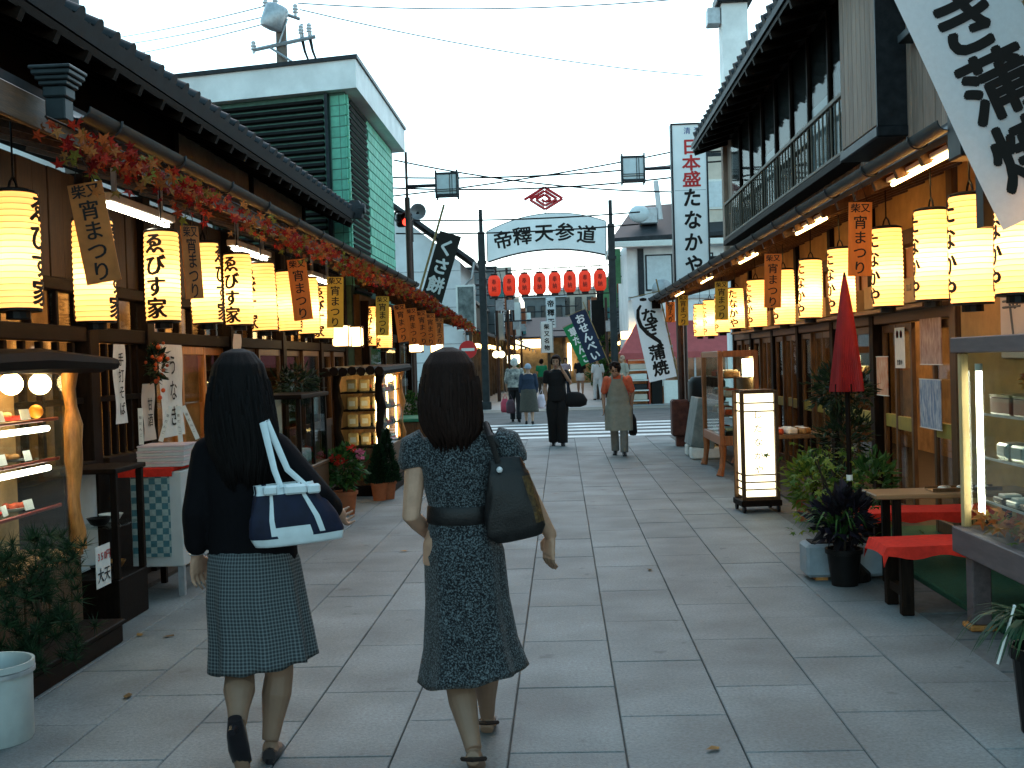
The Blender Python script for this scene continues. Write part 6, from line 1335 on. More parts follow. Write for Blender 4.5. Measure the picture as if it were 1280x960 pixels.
# drink crate board, barrel by the eave post
t = thing('sign_board', 'grey sloping notice board on white blocks beside the reddish showcase', 'sign', (2.08, 16.9, 0)); g = MB(); g.box((0, 0, .52), (.34, .9, .72), Matrix.Rotation(R(10), 3, 'Y'), .01); g.build('board', mat('grey_poster', (.25, .27, .26), .5, col2=(.10, .13, .13), scale=5), t)
for y in (-.3, .3): g = MB(); g.box((0, y, .09), (.45, .3, .17), b=.02); g.build('block', WHITEP, t)
t = thing('dark_barrel', 'dark rounded barrel near the eave post', 'barrel', (2.3, 18.0, 0)); g = MB(); g.lathe([(.22, 0), (.25, .1), (.25, .75), (.3, .8), (.3, 1.1), (.24, 1.18), (.05, 1.2)], 18); g.build('drum', BLACK, t, smooth=True)
g = MB(); g.lathe([(.255, .3), (.262, .31), (.262, .34), (.255, .35)], 18, cap=False); g.build('hoop', IRON, t)
p = atY(828, 362, 21.4); t = thing('round_mirror', 'round grey convex mirror above the eave end', 'mirror', p); g = MB(); g.lathe([(.001, -.05), (.1, -.04), (.2, 0), (.2, .03)], 20, rot=Matrix.Rotation(R(90), 3, 'X')@Matrix.Rotation(math.pi, 3, 'X')); g.build('dome', GALV, t, smooth=True); g = MB(); g.tube([(0, .05, 0), (.2, .1, -.1), (.2, .1, -.5)], .02, 6); g.build('bracket', IRON, t)
# wall pieces in the plaster bay and posters on the doors
p = atX(1263, 395, 2.98); t = thing('carved_board', 'pale board with carved scroll pattern on the plaster behind the lanterns', 'sign', p); g = MB(); g.bx(-.012, .012, -.28, .14, -.28, .28, .005); g.build('board', CREAM, t); g = MB()
for a_, b_ in (((-.1, -.2), (.0, .22)), ((-.2, .1), (.08, .1)), ((-.2, .06), (.08, .06))): g.tube([(-.016, a_[0], a_[1]), (-.016, b_[0], b_[1])], .008, 5)
g.tube([(-.016, -.12+.05*math.cos(k*.8), .12+.07*math.sin(k*.8)) for k in range(9)], .008, 5); g.build('scroll', GREYB, t)
for k, (px, py, w_, h_, lb, m1, m2) in enumerate(((1163, 420, .52, .46, 'tall pale poster with a pink figure on the sliding door', (.55, .40, .32), (.25, .12, .10)), (1163, 505, .52, .40, 'blue and white striped poster low on the sliding door', (.55, .58, .60), (.06, .14, .28)), (1103, 470, .36, .36, 'orange picture poster on the sliding door', (.55, .42, .3), (.4, .10, .03)))):
    p = atX(px, py, 2.985); t = thing('poster', lb, 'poster', p); g = MB(); g.bx(-.003, .003, -w_/2, w_/2, -h_/2, h_/2); g.build('sheet', mat('poster_print_%d' % k, m1, .5, col2=m2, scale=9, grain=(1, 3, 1)), t); g = MB()
    for zz in (-h_/2, h_/2): g.bx(-.006, .006, -w_/2-.004, w_/2+.004, zz-.004, zz+.004)
    g.build('edge', WHITEP, t)
p = atX(1124, 432, 3.0); t = thing('notice_sheet', 'white notice with two red dots between the sliding doors', 'notice', p); g = MB(); g.bx(-.003, .003, -.16, .12, -.2, .16); g.build('sheet', WHITEP, t)
for y in (-.07, .04): g = MB(); g.lathe([(.001, 0), (.035, 0)], 14, (-.005, y, .1), rot=Matrix.Rotation(R(90), 3, 'Y')); g.build('red_dot', REDINK, t)
lettering('lettering', '営業中', .05, lambda x, y: (-.005, -x-.02, y-.15), INK, t, .02, False, 1.1)
for k in range(4): lettering('lettering', '一二三四', .035, lambda x, y, k=k: (-.005, .06-k*.05, y-.02), INK, t, .0, True, 1.0)
p = atX(1186, 500, 2.9)
# cardboard boxes on the ledge under the lanterns
CARD = mat('cardboard', (.40, .26, .11), .8, var=.12, scale=8, rnd=.12)
for k in range(9):
    y = 9.0+k*1.02; t = thing('carton', 'plain brown carton on the ledge above the doors, %s from the camera' % ORDP[k], 'box', (2.86, y, 1.885), group='cartons on the ledge above the doors'); w_ = .5+.2*((k*7) % 3)/2; g = MB(); g.box((0, 0, .10), (.2, w_, .2), b=.004); g.build('box_body', CARD, t); g = MB(); g.box((-.102, 0, .12), (.003, .12, .05)); g.build('hand_hole', BLACK, t)
g = MB(); g.bx(-.27, -.065, 8.75-5, 18.5-5, 1.845, 1.878); g.build('ledge', WMY, RB)

# greenery by the lit lane shops
for i, (px, py, Y, r_) in enumerate(((747, 466, 42, .5), (757, 440, 43.5, .55), (640, 470, 52, .4))):
    b_ = atY(px, py, Y); t = thing('lane_tree', 'small leafy tree in the far lane, %s' % ('in front of the lit shop', 'beside the dark gate post', 'on the shutter side')[i], 'tree', (b_.x, Y, 0), group='small trees in the far lane'); g = MB(); leaf_cloud(g, (0, 0, b_.z), (r_, r_, r_*1.5), 420, .16, rp, .55); tag(g.build('crown', GRNL, t, fix=False), kind='stuff'); g = MB(); g.tube([(0, 0, 0), (.03, 0, b_.z)], [.06, .03], 7); g.build('trunk', WOODB, t)
# ================================================================== PEOPLE
SKIN = mat('skin', (.36, .21, .14), .5, var=.14, scale=18, spec=.3, bump=.1, bscale=220)
STOCK = mat('stocking_leg', (.20, .12, .08), .5, var=.08, scale=10)
HAIRB = mat('black_hair', (.0045, .0035, .0035), .75, var=.4, grain=(60, 60, 2), scale=4, bump=.35, bscale=8, spec=.10)
HAIRD = mat('brown_hair', (.012, .0055, .004), .72, var=.45, grain=(60, 60, 2), scale=4, bump=.35, bscale=8, spec=.10)
HAIRW = mat('white_hair', (.5, .49, .46), .6, var=.15, grain=(20, 20, 6), scale=4)
LIP = mat('lip', (.32, .10, .08), .5); EYE = mat('eye_dark', (.02, .014, .012), .3)
BLKF = mat('black_fabric', (.0035, .0032, .0042), .95, var=.25, scale=60, spec=.1); LEATH = mat('black_leather', (.009, .008, .008), .45, spec=.25, var=.3, scale=40, bump=.2, bscale=150)
def remesh(mb, vox, mats, name, parent, smooth=2, facemat=None):
    me = mb.mesh('tmp', None); o = bpy.data.objects.new('tmp', me); COL.objects.link(o)
    md = o.modifiers.new('r', 'REMESH'); md.mode = 'VOXEL'; md.voxel_size = vox; md.use_smooth_shade = True
    if smooth: ms = o.modifiers.new('s', 'SMOOTH'); ms.factor = .5; ms.iterations = smooth
    dg = bpy.context.evaluated_depsgraph_get(); m2 = bpy.data.meshes.new_from_object(o.evaluated_get(dg)); bpy.data.objects.remove(o); bpy.data.meshes.remove(me)
    m2.materials.clear()
    for m in (mats if isinstance(mats, (list, tuple)) else [mats]): m2.materials.append(m)
    m2.polygons.foreach_set('use_smooth', [True]*len(m2.polygons))
    if facemat: m2.polygons.foreach_set('material_index', [facemat(p.center) for p in m2.polygons])
    m2.name = name; return inst(name, m2, parent)
V = Vector
def limb(g, pts, rad, n=12):
    """tapered limb, ends rounded, extra rings between the joints"""
    P, Rr = [], []
    for i in range(len(pts)-1):
        for k in range(4): t = k/4; P.append(V(pts[i]).lerp(V(pts[i+1]), t)); Rr.append(rad[i]+(rad[i+1]-rad[i])*(t*t*(3-2*t)))
    P.append(V(pts[-1])); Rr.append(rad[-1]); g.tube(P, Rr, n)
    g.ball(pts[0], rad[0]*.98, 10, 7); g.ball(pts[-1], rad[-1]*.98, 10, 7)
def hand(g, w_, d, side, s=1.0, curl=.5):
    """palm and five fingers from the wrist w_ along d; 'side' points to the thumb"""
    d = V(d).normalized(); sd = (V(side)-d*V(side).dot(d)).normalized(); nr = d.cross(sd)
    g.tube([w_, w_+d*.03*s, w_+d*.075*s], [(.022*s, .017*s), (.036*s, .015*s), (.040*s, .012*s)], 10, flat=nr); 
    for k, (off, L) in enumerate(((.0315, .066), (.0105, .074), (-.0105, .068), (-.031, .053))):
        a = w_+d*.070*s+sd*off*s; L *= s; q1 = a+d*L*.45+nr*L*.12*curl; q2 = q1+(d*(1-curl*.5)+nr*curl*.9).normalized()*L*.32; q3 = q2+(d*(1-curl)+nr*curl*1.3).normalized()*L*.25
        g.tube([a-d*.012*s, q1, q2, q3], [.0082*s, .0078*s, .0070*s, .0056*s], 7); g.ball(q3, .006*s, 6, 5)
    a = w_+d*.022*s+sd*.022*s; q1 = a+(d*.6+sd*.7).normalized()*.035*s; q2 = q1+(d*.95+sd*.2+nr*.35*curl).normalized()*.03*s; g.tube([a, q1, q2], [.012*s, .0105*s, .0075*s], 7); g.ball(q2, .007*s, 6, 5)
def head(g, c, fw, s=1.0, up_=V((0, 0, 1)), face=True):
    fw = V(fw).normalized(); rt_ = fw.cross(up_).normalized(); u = rt_.cross(fw)
    M = Matrix((rt_, fw, u)).transposed(); g2 = MB()
    g2.ball((0, -.012, .022), (.074, .092, .092), 18, 14); g2.ball((0, .018, -.045), (.056, .068, .068), 14, 10); g2.ball((0, .062, -.085), (.024, .022, .02), 10, 7)
    if face:
        g2.tube([(0, .086, .012), (0, .101, -.018), (0, .108, -.034), (0, .09, -.044)], [.007, .010, .013, .008], 8); g2.ball((0, .083, -.068), (.024, .012, .010), 10, 6)
        for s_ in (-1, 1): g2.ball((s_*.076, -.005, -.01), (.010, .018, .03), 8, 7); g2.ball((s_*.036, .055, -.032), (.022, .02, .02), 8, 6)
    g.add([M @ (V(v)*s)+V(c) for v in g2.v], g2.f); return M
def face_mats(c, M, s=1.0):
    Mi = M.inverted()
    def f(p):
        q = Mi @ (p-V(c))/s
        if q.y > .05:
            for sx in (-1, 1):
                if abs(q.x-sx*.031) < .016 and abs(q.z-.006) < .0065: return 1
                if abs(q.x-sx*.032) < .020 and abs(q.z-.030-.1*(.02-abs(abs(q.x)-.03))) < .0045: return 1
            if abs(q.x) < .022 and abs(q.z+.068) < .0075: return 2
        return 0
    return f
def foot(g, an, d, s=1.0, lift=0.0):
    d = V(d).normalized(); a = V(an); heel = a-d*.035*s; toe = a+d*.15*s
    g.tube([heel+V((0, 0, -.055*s+lift)), a+V((0, 0, -.03*s)), a+d*.06*s+V((0, 0, -.045*s)), toe+V((0, 0, -.065*s))], [(.028*s, .026*s), (.033*s, .038*s), (.037*s, .03*s), (.028*s, .016*s)], 10)
def skirt(name, rings, m, parent, folds=7, amp=.03, tilt=0.0, n=72, seed=0, double=True):
    """cloth tube: rings (centre, rx, ry) from waist to hem, folds growing towards the hem, hem tilted sideways"""
    g = MB(); K = len(rings); sub = 5; rr = []
    for i in range(K-1):
        for k in range(sub):
            t = k/sub; a, b = rings[i], rings[i+1]; rr.append((V(a[0]).lerp(V(b[0]), t), a[1]+(b[1]-a[1])*t, a[2]+(b[2]-a[2])*t))
    rr.append((V(rings[-1][0]), rings[-1][1], rings[-1][2])); vs = []; N = len(rr)
    for i, (c, rx, ry) in enumerate(rr):
        f = i/(N-1)
        for j in range(n):
            th_ = 2*math.pi*j/n; k = 1+amp*f*(math.sin(folds*th_+seed+.6*math.sin(2*th_))+.4*math.sin(folds*1.7*th_+seed*2))
            vs.append((c[0]+rx*k*math.cos(th_), c[1]+ry*k*math.sin(th_), c[2]+tilt*f*f*math.cos(th_)+.006*f*math.sin(folds*th_+1)))
    fs = [(i*n+j, i*n+(j+1) % n, (i+1)*n+(j+1) % n, (i+1)*n+j) for i in range(N-1) for j in range(n)]
    fs.append(tuple(range(n)))
    if double:
        o = len(vs); vs += [(rr[-1][0].x+(x-rr[-1][0].x)*.93, rr[-1][0].y+(y-rr[-1][0].y)*.93, z+.01) for x, y, z in vs[-n:]]; fs += [((N-1)*n+j, (N-1)*n+(j+1) % n, o+(j+1) % n, o+j) for j in range(n)]
        o2_ = len(vs); vs += [(rr[-1][0].x+(x-rr[-1][0].x)*.72, rr[-1][0].y+(y-rr[-1][0].y)*.72, z+.16) for x, y, z in vs[o:o+n]]; fs += [(o+j, o+(j+1) % n, o2_+(j+1) % n, o2_+j) for j in range(n)]
    g.add(vs, fs); return g.build(name, m, parent, smooth='all')
def hair_mass(name, rings, m, parent, ridges=46, amp=.025, seed=1, ragged=.04, n=92, strands=70, tipz=.06):
    g = MB(); r = random.Random(seed); K = len(rings); rr = []; sub = 4; ph = [r.uniform(0, 6.28) for _ in range(6)]
    for i in range(K-1):
        for k in range(sub): t = k/sub; a, b = rings[i], rings[i+1]; rr.append((V(a[0]).lerp(V(b[0]), t), a[1]+(b[1]-a[1])*t, a[2]+(b[2]-a[2])*t))
    rr.append((V(rings[-1][0]), rings[-1][1], rings[-1][2])); N = len(rr); vs = []
    rag = [r.uniform(-1, 1) for _ in range(n)]
    for i, (c, rx, ry) in enumerate(rr):
        f = i/(N-1)
        for j in range(n):
            th_ = 2*math.pi*j/n; w_ = .5*math.sin(ridges*th_+1.2*math.sin(3*f+ph[0]))+.5*math.sin(ridges*.37*th_+2*f+ph[1])+.5*math.sin(9*th_+1.5*f+ph[2])
            k = 1+amp*min(1, f*4)*w_*(.6+.7*f); vs.append((c[0]+rx*k*math.cos(th_), c[1]+ry*k*math.sin(th_), c[2]+ragged*(f**6)*(rag[j]+.8*math.sin(5*th_+ph[3]))))
    fs = [(i*n+j, i*n+(j+1) % n, (i+1)*n+(j+1) % n, (i+1)*n+j) for i in range(N-1) for j in range(n)]+[tuple(range(n)), tuple(range((N-1)*n, N*n))]
    g.add(vs, fs)
    for s_ in range(strands):   # loose locks over the surface and past the tips
        th_ = r.uniform(0, 6.283); f0 = r.uniform(.35, .75); pts = []; rd = []
        for k in range(6):
            f = f0+(1-f0)*k/5; x = f*(N-1); i = min(int(x), N-2); t = x-i; c = rr[i][0].lerp(rr[i+1][0], t); rx = rr[i][1]+(rr[i+1][1]-rr[i][1])*t; ry = rr[i][2]+(rr[i+1][2]-rr[i][2])*t
            th2 = th_+.05*math.sin(k+s_); ex = 1.012+(.0 if s_ % 3 else .018*k*r.random()); pts.append((c.x+rx*ex*math.cos(th2), c.y+ry*ex*math.sin(th2), c.z-(tipz*r.uniform(.2, 1) if k == 5 else 0))); rd.append(((.007, .003) if s_ % 3 else (.0022, .0018)) if k < 5 else (.0016, .001))
        g.tube(pts, rd, 5)
    return g.build(name, m, parent, smooth='all')

# ---------------------------------------------------------------- woman in the tweed dress
B2 = V((-.385, 4.3, 0))
def J2(px, py, dy=0.0): return atY(px, py, 4.3+dy)-B2
P2 = thing('person', 'woman walking away in a dark belted tweed dress with a black shoulder bag', 'person', B2)
g = MB(); hc = J2(562, 480, .02); head(g, hc, (-.05, 1, 0), face=True)
nb = J2(566, 540, 0); g.tube([hc+V((0, -.02, -.06)), nb, nb+V((0, 0, -.05))], [.047, .052, .07], 12)
sL, sR = J2(522, 558), J2(628, 555)
tor = [J2(577, 705), J2(577, 680), J2(577, 640), J2(575, 600), J2(574, 565), J2(571, 545)]
g.tube(tor, [(.15, .11), (.15, .105), (.112, .085), (.13, .095), (.15, .09), (.09, .06)], 18)
eL, wL = J2(514, 645, -.04), J2(545, 675, .17); limb(g, [sL, eL, wL], [.046, .036, .026]); hand(g, wL, V((.25, .9, .2)), V((.6, 0, .6)), 1.0, .6)
eR, wR = J2(661, 620, -.03), J2(688, 668, .04); limb(g, [sR, eR, wR], [.046, .037, .026]); hand(g, wR, J2(684, 708, .05)-wR, V((-.5, .8, 0)), 1.05, .55)
hl, hr = J2(562, 705), J2(598, 705)
kL, aL = J2(573, 850, -.01), J2(592, 937, -.20); kR, aR = J2(606, 828, .12), J2(609, 893, .28)
g.tube([hl, kL.lerp(hl, .5), kL, kL.lerp(aL, .3), kL.lerp(aL, .7), aL], [.085, .072, .054, .056, .040, .031], 14); g.tube([hr, kR.lerp(hr, .5), kR, kR.lerp(aR, .3), kR.lerp(aR, .7), aR], [.085, .072, .054, .055, .038, .031], 14)
foot(g, aL, (.05, 1, -.42), 1.0, .02); foot(g, aR, (.02, 1, 0), 1.0)
remesh(g, .0045, [SKIN, STOCK], 'body', P2, 3, lambda c: 1 if c.z < .75 else 0)
TWEED = mat('blue_tweed', (.115, .14, .15), .95, col2=(.0035, .004, .0055), scale=150, bump=.6, bscale=190, sheen=.1)
_r = [n for n in TWEED.node_tree.nodes if n.type == 'VALTORGB'][0]; _r.color_ramp.elements[0].position = .46; _r.color_ramp.elements[1].position = .66
g = MB(); g.tube([J2(577, 660), J2(577, 640), J2(575, 612), J2(573, 580), J2(573, 560), J2(572, 545), J2(570, 534)], [(.128, .102), (.122, .098), (.137, .108), (.152, .108), (.158, .10), (.135, .085), (.085, .065)], 22)
for s_, e_, sg in ((sL, eL, -1), (sR, eR, 1)):
    a = s_+V((-sg*.03, 0, .01)); d = (e_-s_).normalized(); g.tube([a, s_+d*.015+V((sg*.005, 0, .012)), s_+d*.06+V((sg*.006, 0, 0)), s_+d*.085], [.062, .068, .066, .058], 14)
remesh(g, .0075, TWEED, 'dress_bodice', P2, 4)
rings = [(J2(577, 636), .124, .10), (J2(577, 655), .128, .104), (J2(580, 690), .152, .13), (J2(584, 750), .158, .14), (J2(588, 805), .176, .155), (J2(591, 843), .206, .18)]
skirt('dress_skirt', rings, TWEED, P2, 6, .06, .030, seed=1.2)
g = MB(); g.loft([(J2(577, 630), .129, .106), (J2(577, 632), .134, .11), (J2(577, 650), .136, .112), (J2(577, 652), .131, .108)], 40, cap=False); g.build('belt', LEATH, P2, smooth=True)
hair_mass('hair', [(J2(560, 434, -.0), .02, .025), (J2(560, 440, -.0), .065, .07), (J2(561, 455, -.005), .096, .105), (J2(562, 480, -.01), .112, .118), (J2(562, 505, -.018), .117, .115), (J2(564, 525, -.03), .118, .098), (J2(566, 541, -.045), .104, .078), (J2(568, 552, -.055), .072, .05)], HAIRD, P2, 50, .03, 3, .02, strands=210, tipz=.04)
SOLE = mat('dark_sandal', (.02, .012, .01), .5)
for a, d in ((aL, V((.05, 1, -.42))), (aR, V((.02, 1, 0)))):
    g = MB(); d = d.normalized(); c = a+d*.06; g.tube([a-d*.05+V((0, 0, -.088)), c+V((0, 0, -.094)), a+d*.17+V((0, 0, -.092))], [(.032, .012), (.036, .012), (.026, .01)], 10)
    g.tube([a+V((-.042, -.01, -.03)), a+V((0, -.05, -.02)), a+V((.042, -.01, -.03)), a+d*.05+V((.03, 0, -.03)), a+d*.05+V((-.03, 0, -.03)), a+V((-.042, -.01, -.03))], .009, 6); g.build('sandal', SOLE, P2, smooth=True)
# shoulder bag
BG = thing('shoulder_bag', 'black leather shoulder bag with a tan panel on the tweed-clad woman', 'bag', B2)
bc_ = J2(638, 620, -.08); g = MB(); r_ = []
prof = [(-.165, .06, .012), (-.16, .085, .03), (-.13, .108, .045), (-.06, .105, .05), (.02, .092, .045), (.09, .075, .034), (.14, .06, .016), (.15, .058, .010)]
n = 40; vs = []; PR = []
for i in range(len(prof)-1):
    for k in range(4): t_ = k/4; a, b = prof[i], prof[i+1]; PR.append(tuple(a[q]+(b[q]-a[q])*t_ for q in range(3)))
PR.append(prof[-1])
for z, rx, ry in PR:
    for j in range(n):
        th_ = 2*math.pi*j/n; cs, sn = math.cos(th_), math.sin(th_); k = 1+.035*math.sin(3*th_+z*22)+.02*math.sin(8*th_-z*40); x = math.copysign(abs(cs)**.6, cs)*rx*k; y = math.copysign(abs(sn)**.75, sn)*ry*k
        vs.append(bc_+V((x+.012-z*.16-.10*x*x/.1, y+.25*x, z+.16*x*(1 if z < 0 else .4)-.12*abs(x)*(z > .1))))
fs, mi = [], []
for i in range(len(PR)-1):
    for j in range(n): fs.append((i*n+j, i*n+(j+1) % n, (i+1)*n+(j+1) % n, (i+1)*n+j)); mi.append(1 if 33 <= j <= 38 and -.12 < PR[i][0] < .06 else 0)
fs += [tuple(range(n)), tuple(range((len(PR)-1)*n, len(PR)*n))]; mi += [0, 0]
TANL = mat('tan_weave', (.11, .062, .018), .55, col2=(.02, .012, .008), scale=60, bump=.4, bscale=90)
g.v = [tuple(v) for v in vs]; g.f = fs; g.m = mi; g.build('pouch', [LEATH, TANL], BG, smooth='all')
for dx, dy in ((-.03, -.03), (.02, .03)):
    g = MB(); g.tube([bc_+V((dx-.01, dy, .13)), J2(612, 545, -.10+dy), J2(606, 528, -.05+dy*.6), J2(608, 530, .05), J2(622, 560, .13), bc_+V((dx+.03, dy+.1, .10))], [(.011, .004)]*6, 6, flat=(0, 1, 0)); g.build('strap', LEATH, BG, smooth=True)
g = MB(); g.ball(bc_+V((-.035, -.05, .105)), .012, 8, 6); g.build('buckle', PORC, BG)

# ---------------------------------------------------------------- woman in black with checked skirt
B1 = V((-1.17, 4.3, 0))
def J1(px, py, dy=0.0): return atY(px, py, 4.3+dy)-B1
P1 = thing('person', 'woman walking away in a black top and checked skirt with a navy tote', 'person', B1)
g = MB(); hc = J1(299, 480, .02); head(g, hc, (-.02, 1, 0), face=True); nb = J1(301, 542); g.tube([hc+V((0, -.02, -.06)), nb, nb+V((0, 0, -.05))], [.047, .052, .07], 12)
sL, sR = J1(254, 566), J1(350, 560); tor = [J1(317, 705), J1(316, 685), J1(308, 640), J1(303, 600), J1(302, 568), J1(301, 548)]
g.tube(tor, [(.15, .11), (.15, .105), (.12, .09), (.135, .095), (.15, .09), (.09, .06)], 18)
eL, wL = J1(246, 640, -.03), J1(246, 692, .03); limb(g, [sL, eL, wL], [.048, .038, .027]); hand(g, wL, J1(250, 735, .06)-wL, V((.5, .8, 0)), 1.05, .5)
eR, wR = J1(398, 622, -.05), J1(425, 644, .10); limb(g, [sR, eR, wR], [.048, .038, .028]); hand(g, wR, V((-.05, .9, -.25)), V((-.5, .2, .8)), 1.0, .9)
hl, hr = J1(300, 705), J1(338, 705); kL, aL = J1(300, 842, -.04), J1(297, 905, -.26); kR, aR = J1(349, 842, .03), J1(338, 925, -.02)
g.tube([hl, kL.lerp(hl, .5), kL, kL.lerp(aL, .35), kL.lerp(aL, .7), aL], [.088, .075, .056, .060, .042, .033], 14); g.tube([hr, kR.lerp(hr, .5), kR, kR.lerp(aR, .3), kR.lerp(aR, .7), aR], [.088, .075, .056, .059, .042, .033], 14)
dL, dR = V((-.03, .42, -.9)), V((-.12, 1, -.05)); foot(g, aL, dL); foot(g, aR, dR)
remesh(g, .0045, [SKIN, STOCK], 'body', P1, 3, lambda c: 1 if c.z < .68 else 0)
g = MB(); g.tube([J1(317, 704), J1(316, 680), J1(310, 645), J1(304, 605), J1(302, 575), J1(302, 556), J1(301, 542)], [(.178, .125), (.172, .122), (.155, .115), (.155, .112), (.158, .105), (.13, .085), (.075, .065)], 22)
limb(g, [sL+V((.02, 0, 0)), eL, eL.lerp(wL, .75)], [.066, .058, .050]); limb(g, [sR+V((-.02, 0, 0)), eR, eR.lerp(wR, .55)], [.066, .060, .052]); remesh(g, .0085, BLKF, 'top', P1, 4)
# checked skirt material: thin pale lines both ways
CKM = bpy.data.materials.new('checked_wool'); CKM.use_nodes = True; n_ = CKM.node_tree.nodes; l_ = CKM.node_tree.links; bs = n_['Principled BSDF']; bs.inputs['Roughness'].default_value = .9
tc = n_.new('ShaderNodeTexCoord'); sp_ = n_.new('ShaderNodeSeparateXYZ'); l_.new(tc.outputs['UV'], sp_.inputs[0])
def lines(out, freq):
    a = n_.new('ShaderNodeMath'); a.operation = 'MULTIPLY'; a.inputs[1].default_value = freq; l_.new(out, a.inputs[0]); b = n_.new('ShaderNodeMath'); b.operation = 'FRACT'; l_.new(a.outputs[0], b.inputs[0]); c = n_.new('ShaderNodeMath'); c.operation = 'GREATER_THAN'; c.inputs[1].default_value = .6; l_.new(b.outputs[0], c.inputs[0]); return c.outputs[0]
ad = n_.new('ShaderNodeMath'); ad.operation = 'ADD'; l_.new(lines(sp_.outputs[0], 90), ad.inputs[0]); l_.new(lines(sp_.outputs[1], 75), ad.inputs[1]); hf = n_.new('ShaderNodeMath'); hf.operation = 'MULTIPLY'; hf.inputs[1].default_value = .5; l_.new(ad.outputs[0], hf.inputs[0])
rm = n_.new('ShaderNodeValToRGB'); rm.color_ramp.elements[0].color = (.012, .016, .019, 1); rm.color_ramp.elements[1].color = (.105, .125, .13, 1); l_.new(hf.outputs[0], rm.inputs[0]); l_.new(rm.outputs[0], bs.inputs['Base Color'])
sk = skirt('skirt', [(J1(316, 684), .166, .12), (J1(317, 700), .178, .14), (J1(320, 745), .190, .165), (J1(326, 795), .198, .175), (J1(328, 828), .206, .185)], CKM, P1, 9, .06, .022, seed=.4)
uv = sk.data.uv_layers.new(name='UVMap'); N72 = 72
for pg in sk.data.polygons:
    js = [sk.data.loops[li].vertex_index % N72 for li in pg.loop_indices]; wrap = max(js)-min(js) > 30
    for li, j in zip(pg.loop_indices, js): vi = sk.data.loops[li].vertex_index; uv.data[li].uv = ((j+(N72 if wrap and j < 10 else 0))/N72, sk.data.vertices[vi].co.z)
hair_mass('hair', [(J1(297, 436), .02, .025), (J1(297, 441), .06, .07), (J1(298, 456, -.005), .095, .105), (J1(299, 482, -.01), .115, .12), (J1(300, 508, -.02), .128, .115), (J1(302, 540, -.045), .138, .09), (J1(304, 570, -.07), .120, .06), (J1(306, 592, -.085), .08, .035)], HAIRB, P1, 50, .035, 8, .035, strands=210, tipz=.07)
SHOE = mat('black_shoe', (.012, .010, .012), .35)
g = MB(); d = dL.normalized(); nn = V((0, -.9, -.42)).normalized(); c0 = aL+nn*.030
g.tube([aL-d*.045+nn*.02, aL+d*.02+nn*.03, aL+d*.09+nn*.028, aL+d*.16+nn*.018, aL+d*.20+nn*.005], [(.026, .024), (.036, .034), (.041, .03), (.038, .022), (.018, .01)], 12, flat=nn); g.tube([aL-d*.02+nn*.03, aL-d*.03+nn*.075], [.02, .013], 8); g.build('shoe', SHOE, P1, smooth=True)
g = MB(); d = dR.normalized(); g.tube([aR-d*.05+V((0, 0, -.05)), aR+V((0, 0, -.052)), aR+d*.08+V((0, 0, -.062)), aR+d*.15+V((0, 0, -.07)), aR+d*.19+V((0, 0, -.075))], [(.026, .03), (.036, .034), (.041, .028), (.034, .02), (.016, .01)], 12); g.tube([aR-d*.04+V((0, 0, -.06)), aR-d*.045+V((0, 0, -.12))], [.018, .012], 8); g.build('shoe', SHOE, P1, smooth=True)
g = MB(); g.tube([wL+V((.029*math.cos(a_), .029*math.sin(a_), -.0)) for a_ in [k*.7 for k in range(10)]], .0035, 5); g.build('bracelet', GALV, P1)
# tote
TT = thing('tote_bag', 'navy tote bag with white rim, base and straps on the black-clad woman', 'bag', B1)
TW = mat('white_leather', (.52, .58, .60), .5, var=.06, scale=20); TN = mat('navy_canvas', (.007, .010, .026), .7, var=.3, scale=20)
c0, c1_ = J1(366, 645, -.13), None; ux = (J1(428, 660, .02)-J1(305, 668, -.17)).normalized(); uz = V((0, 0, 1)); un = V((ux.y, -ux.x, 0)).normalized()
if un.y > 0: un = -un
prof = [(-.105, .10, .03), (-.10, .165, .048), (-.06, .178, .058), (0, .165, .06), (.06, .135, .05), (.10, .115, .036), (.125, .112, .03)]
g = MB(); vs = []; n = 48
PR = []
for i in range(len(prof)-1):
    for k in range(4): t = k/4; a, b = prof[i], prof[i+1]; PR.append(tuple(a[q]+(b[q]-a[q])*t for q in range(3)))
PR.append(prof[-1])
for z, rx, ry in PR:
    for j in range(n): th_ = 2*math.pi*j/n; cs, sn = math.cos(th_), math.sin(th_); k = 1+.03*math.sin(7*th_+z*20); x = math.copysign(abs(cs)**.7, cs)*rx*k; y = math.copysign(abs(sn)**.7, sn)*ry*k; vs.append(c0+ux*(x+z*-.25)+un*y+uz*(z+.06*x))
fs, mi = [], []
for i in range(len(PR)-1):
    zm = (PR[i][0]+PR[i+1][0])/2
    for j in range(n):
        fs.append((i*n+j, i*n+(j+1) % n, (i+1)*n+(j+1) % n, (i+1)*n+j)); a_ = j % n; stripe = j in (9, 15) and zm > -.06
        corner = zm < -.02 and (11 <= j <= 14) and zm < -.03; mi.append(1 if zm < -.072 or (zm > .085 and (j % 8) not in (0, 7)) or stripe or corner else 0)
fs += [tuple(range(n))]; mi.append(1); g.v = [tuple(v) for v in vs]; g.f = fs; g.m = mi; g.build('pouch', [TN, TW], TT, smooth='all')
for dx, dn in ((-.05, .035), (.05, .035)):
    top = J1(331, 528, -.12); g = MB(); g.tube([c0+ux*dx+un*dn+uz*.11, c0.lerp(top, .5)+ux*dx*.5+un*.03, top+ux*dx*.15, J1(334, 526, -.06), J1(336, 535, .06)], [(.011, .004), (.012, .004), (.014, .004), (.014, .004), (.012, .004)], 6, flat=(0, 1, 0)); g.build('strap', TW, TT, smooth=True)
g = MB(); 
for dx in (-.095, .0, .07): g.box(c0+ux*dx+un*.045+uz*.105, (.05 if dx else .085, .03, .035), Matrix.Rotation(math.atan2(ux.y, ux.x), 3, 'Z'), .01)
g.build('rim_tabs', TW, TT)

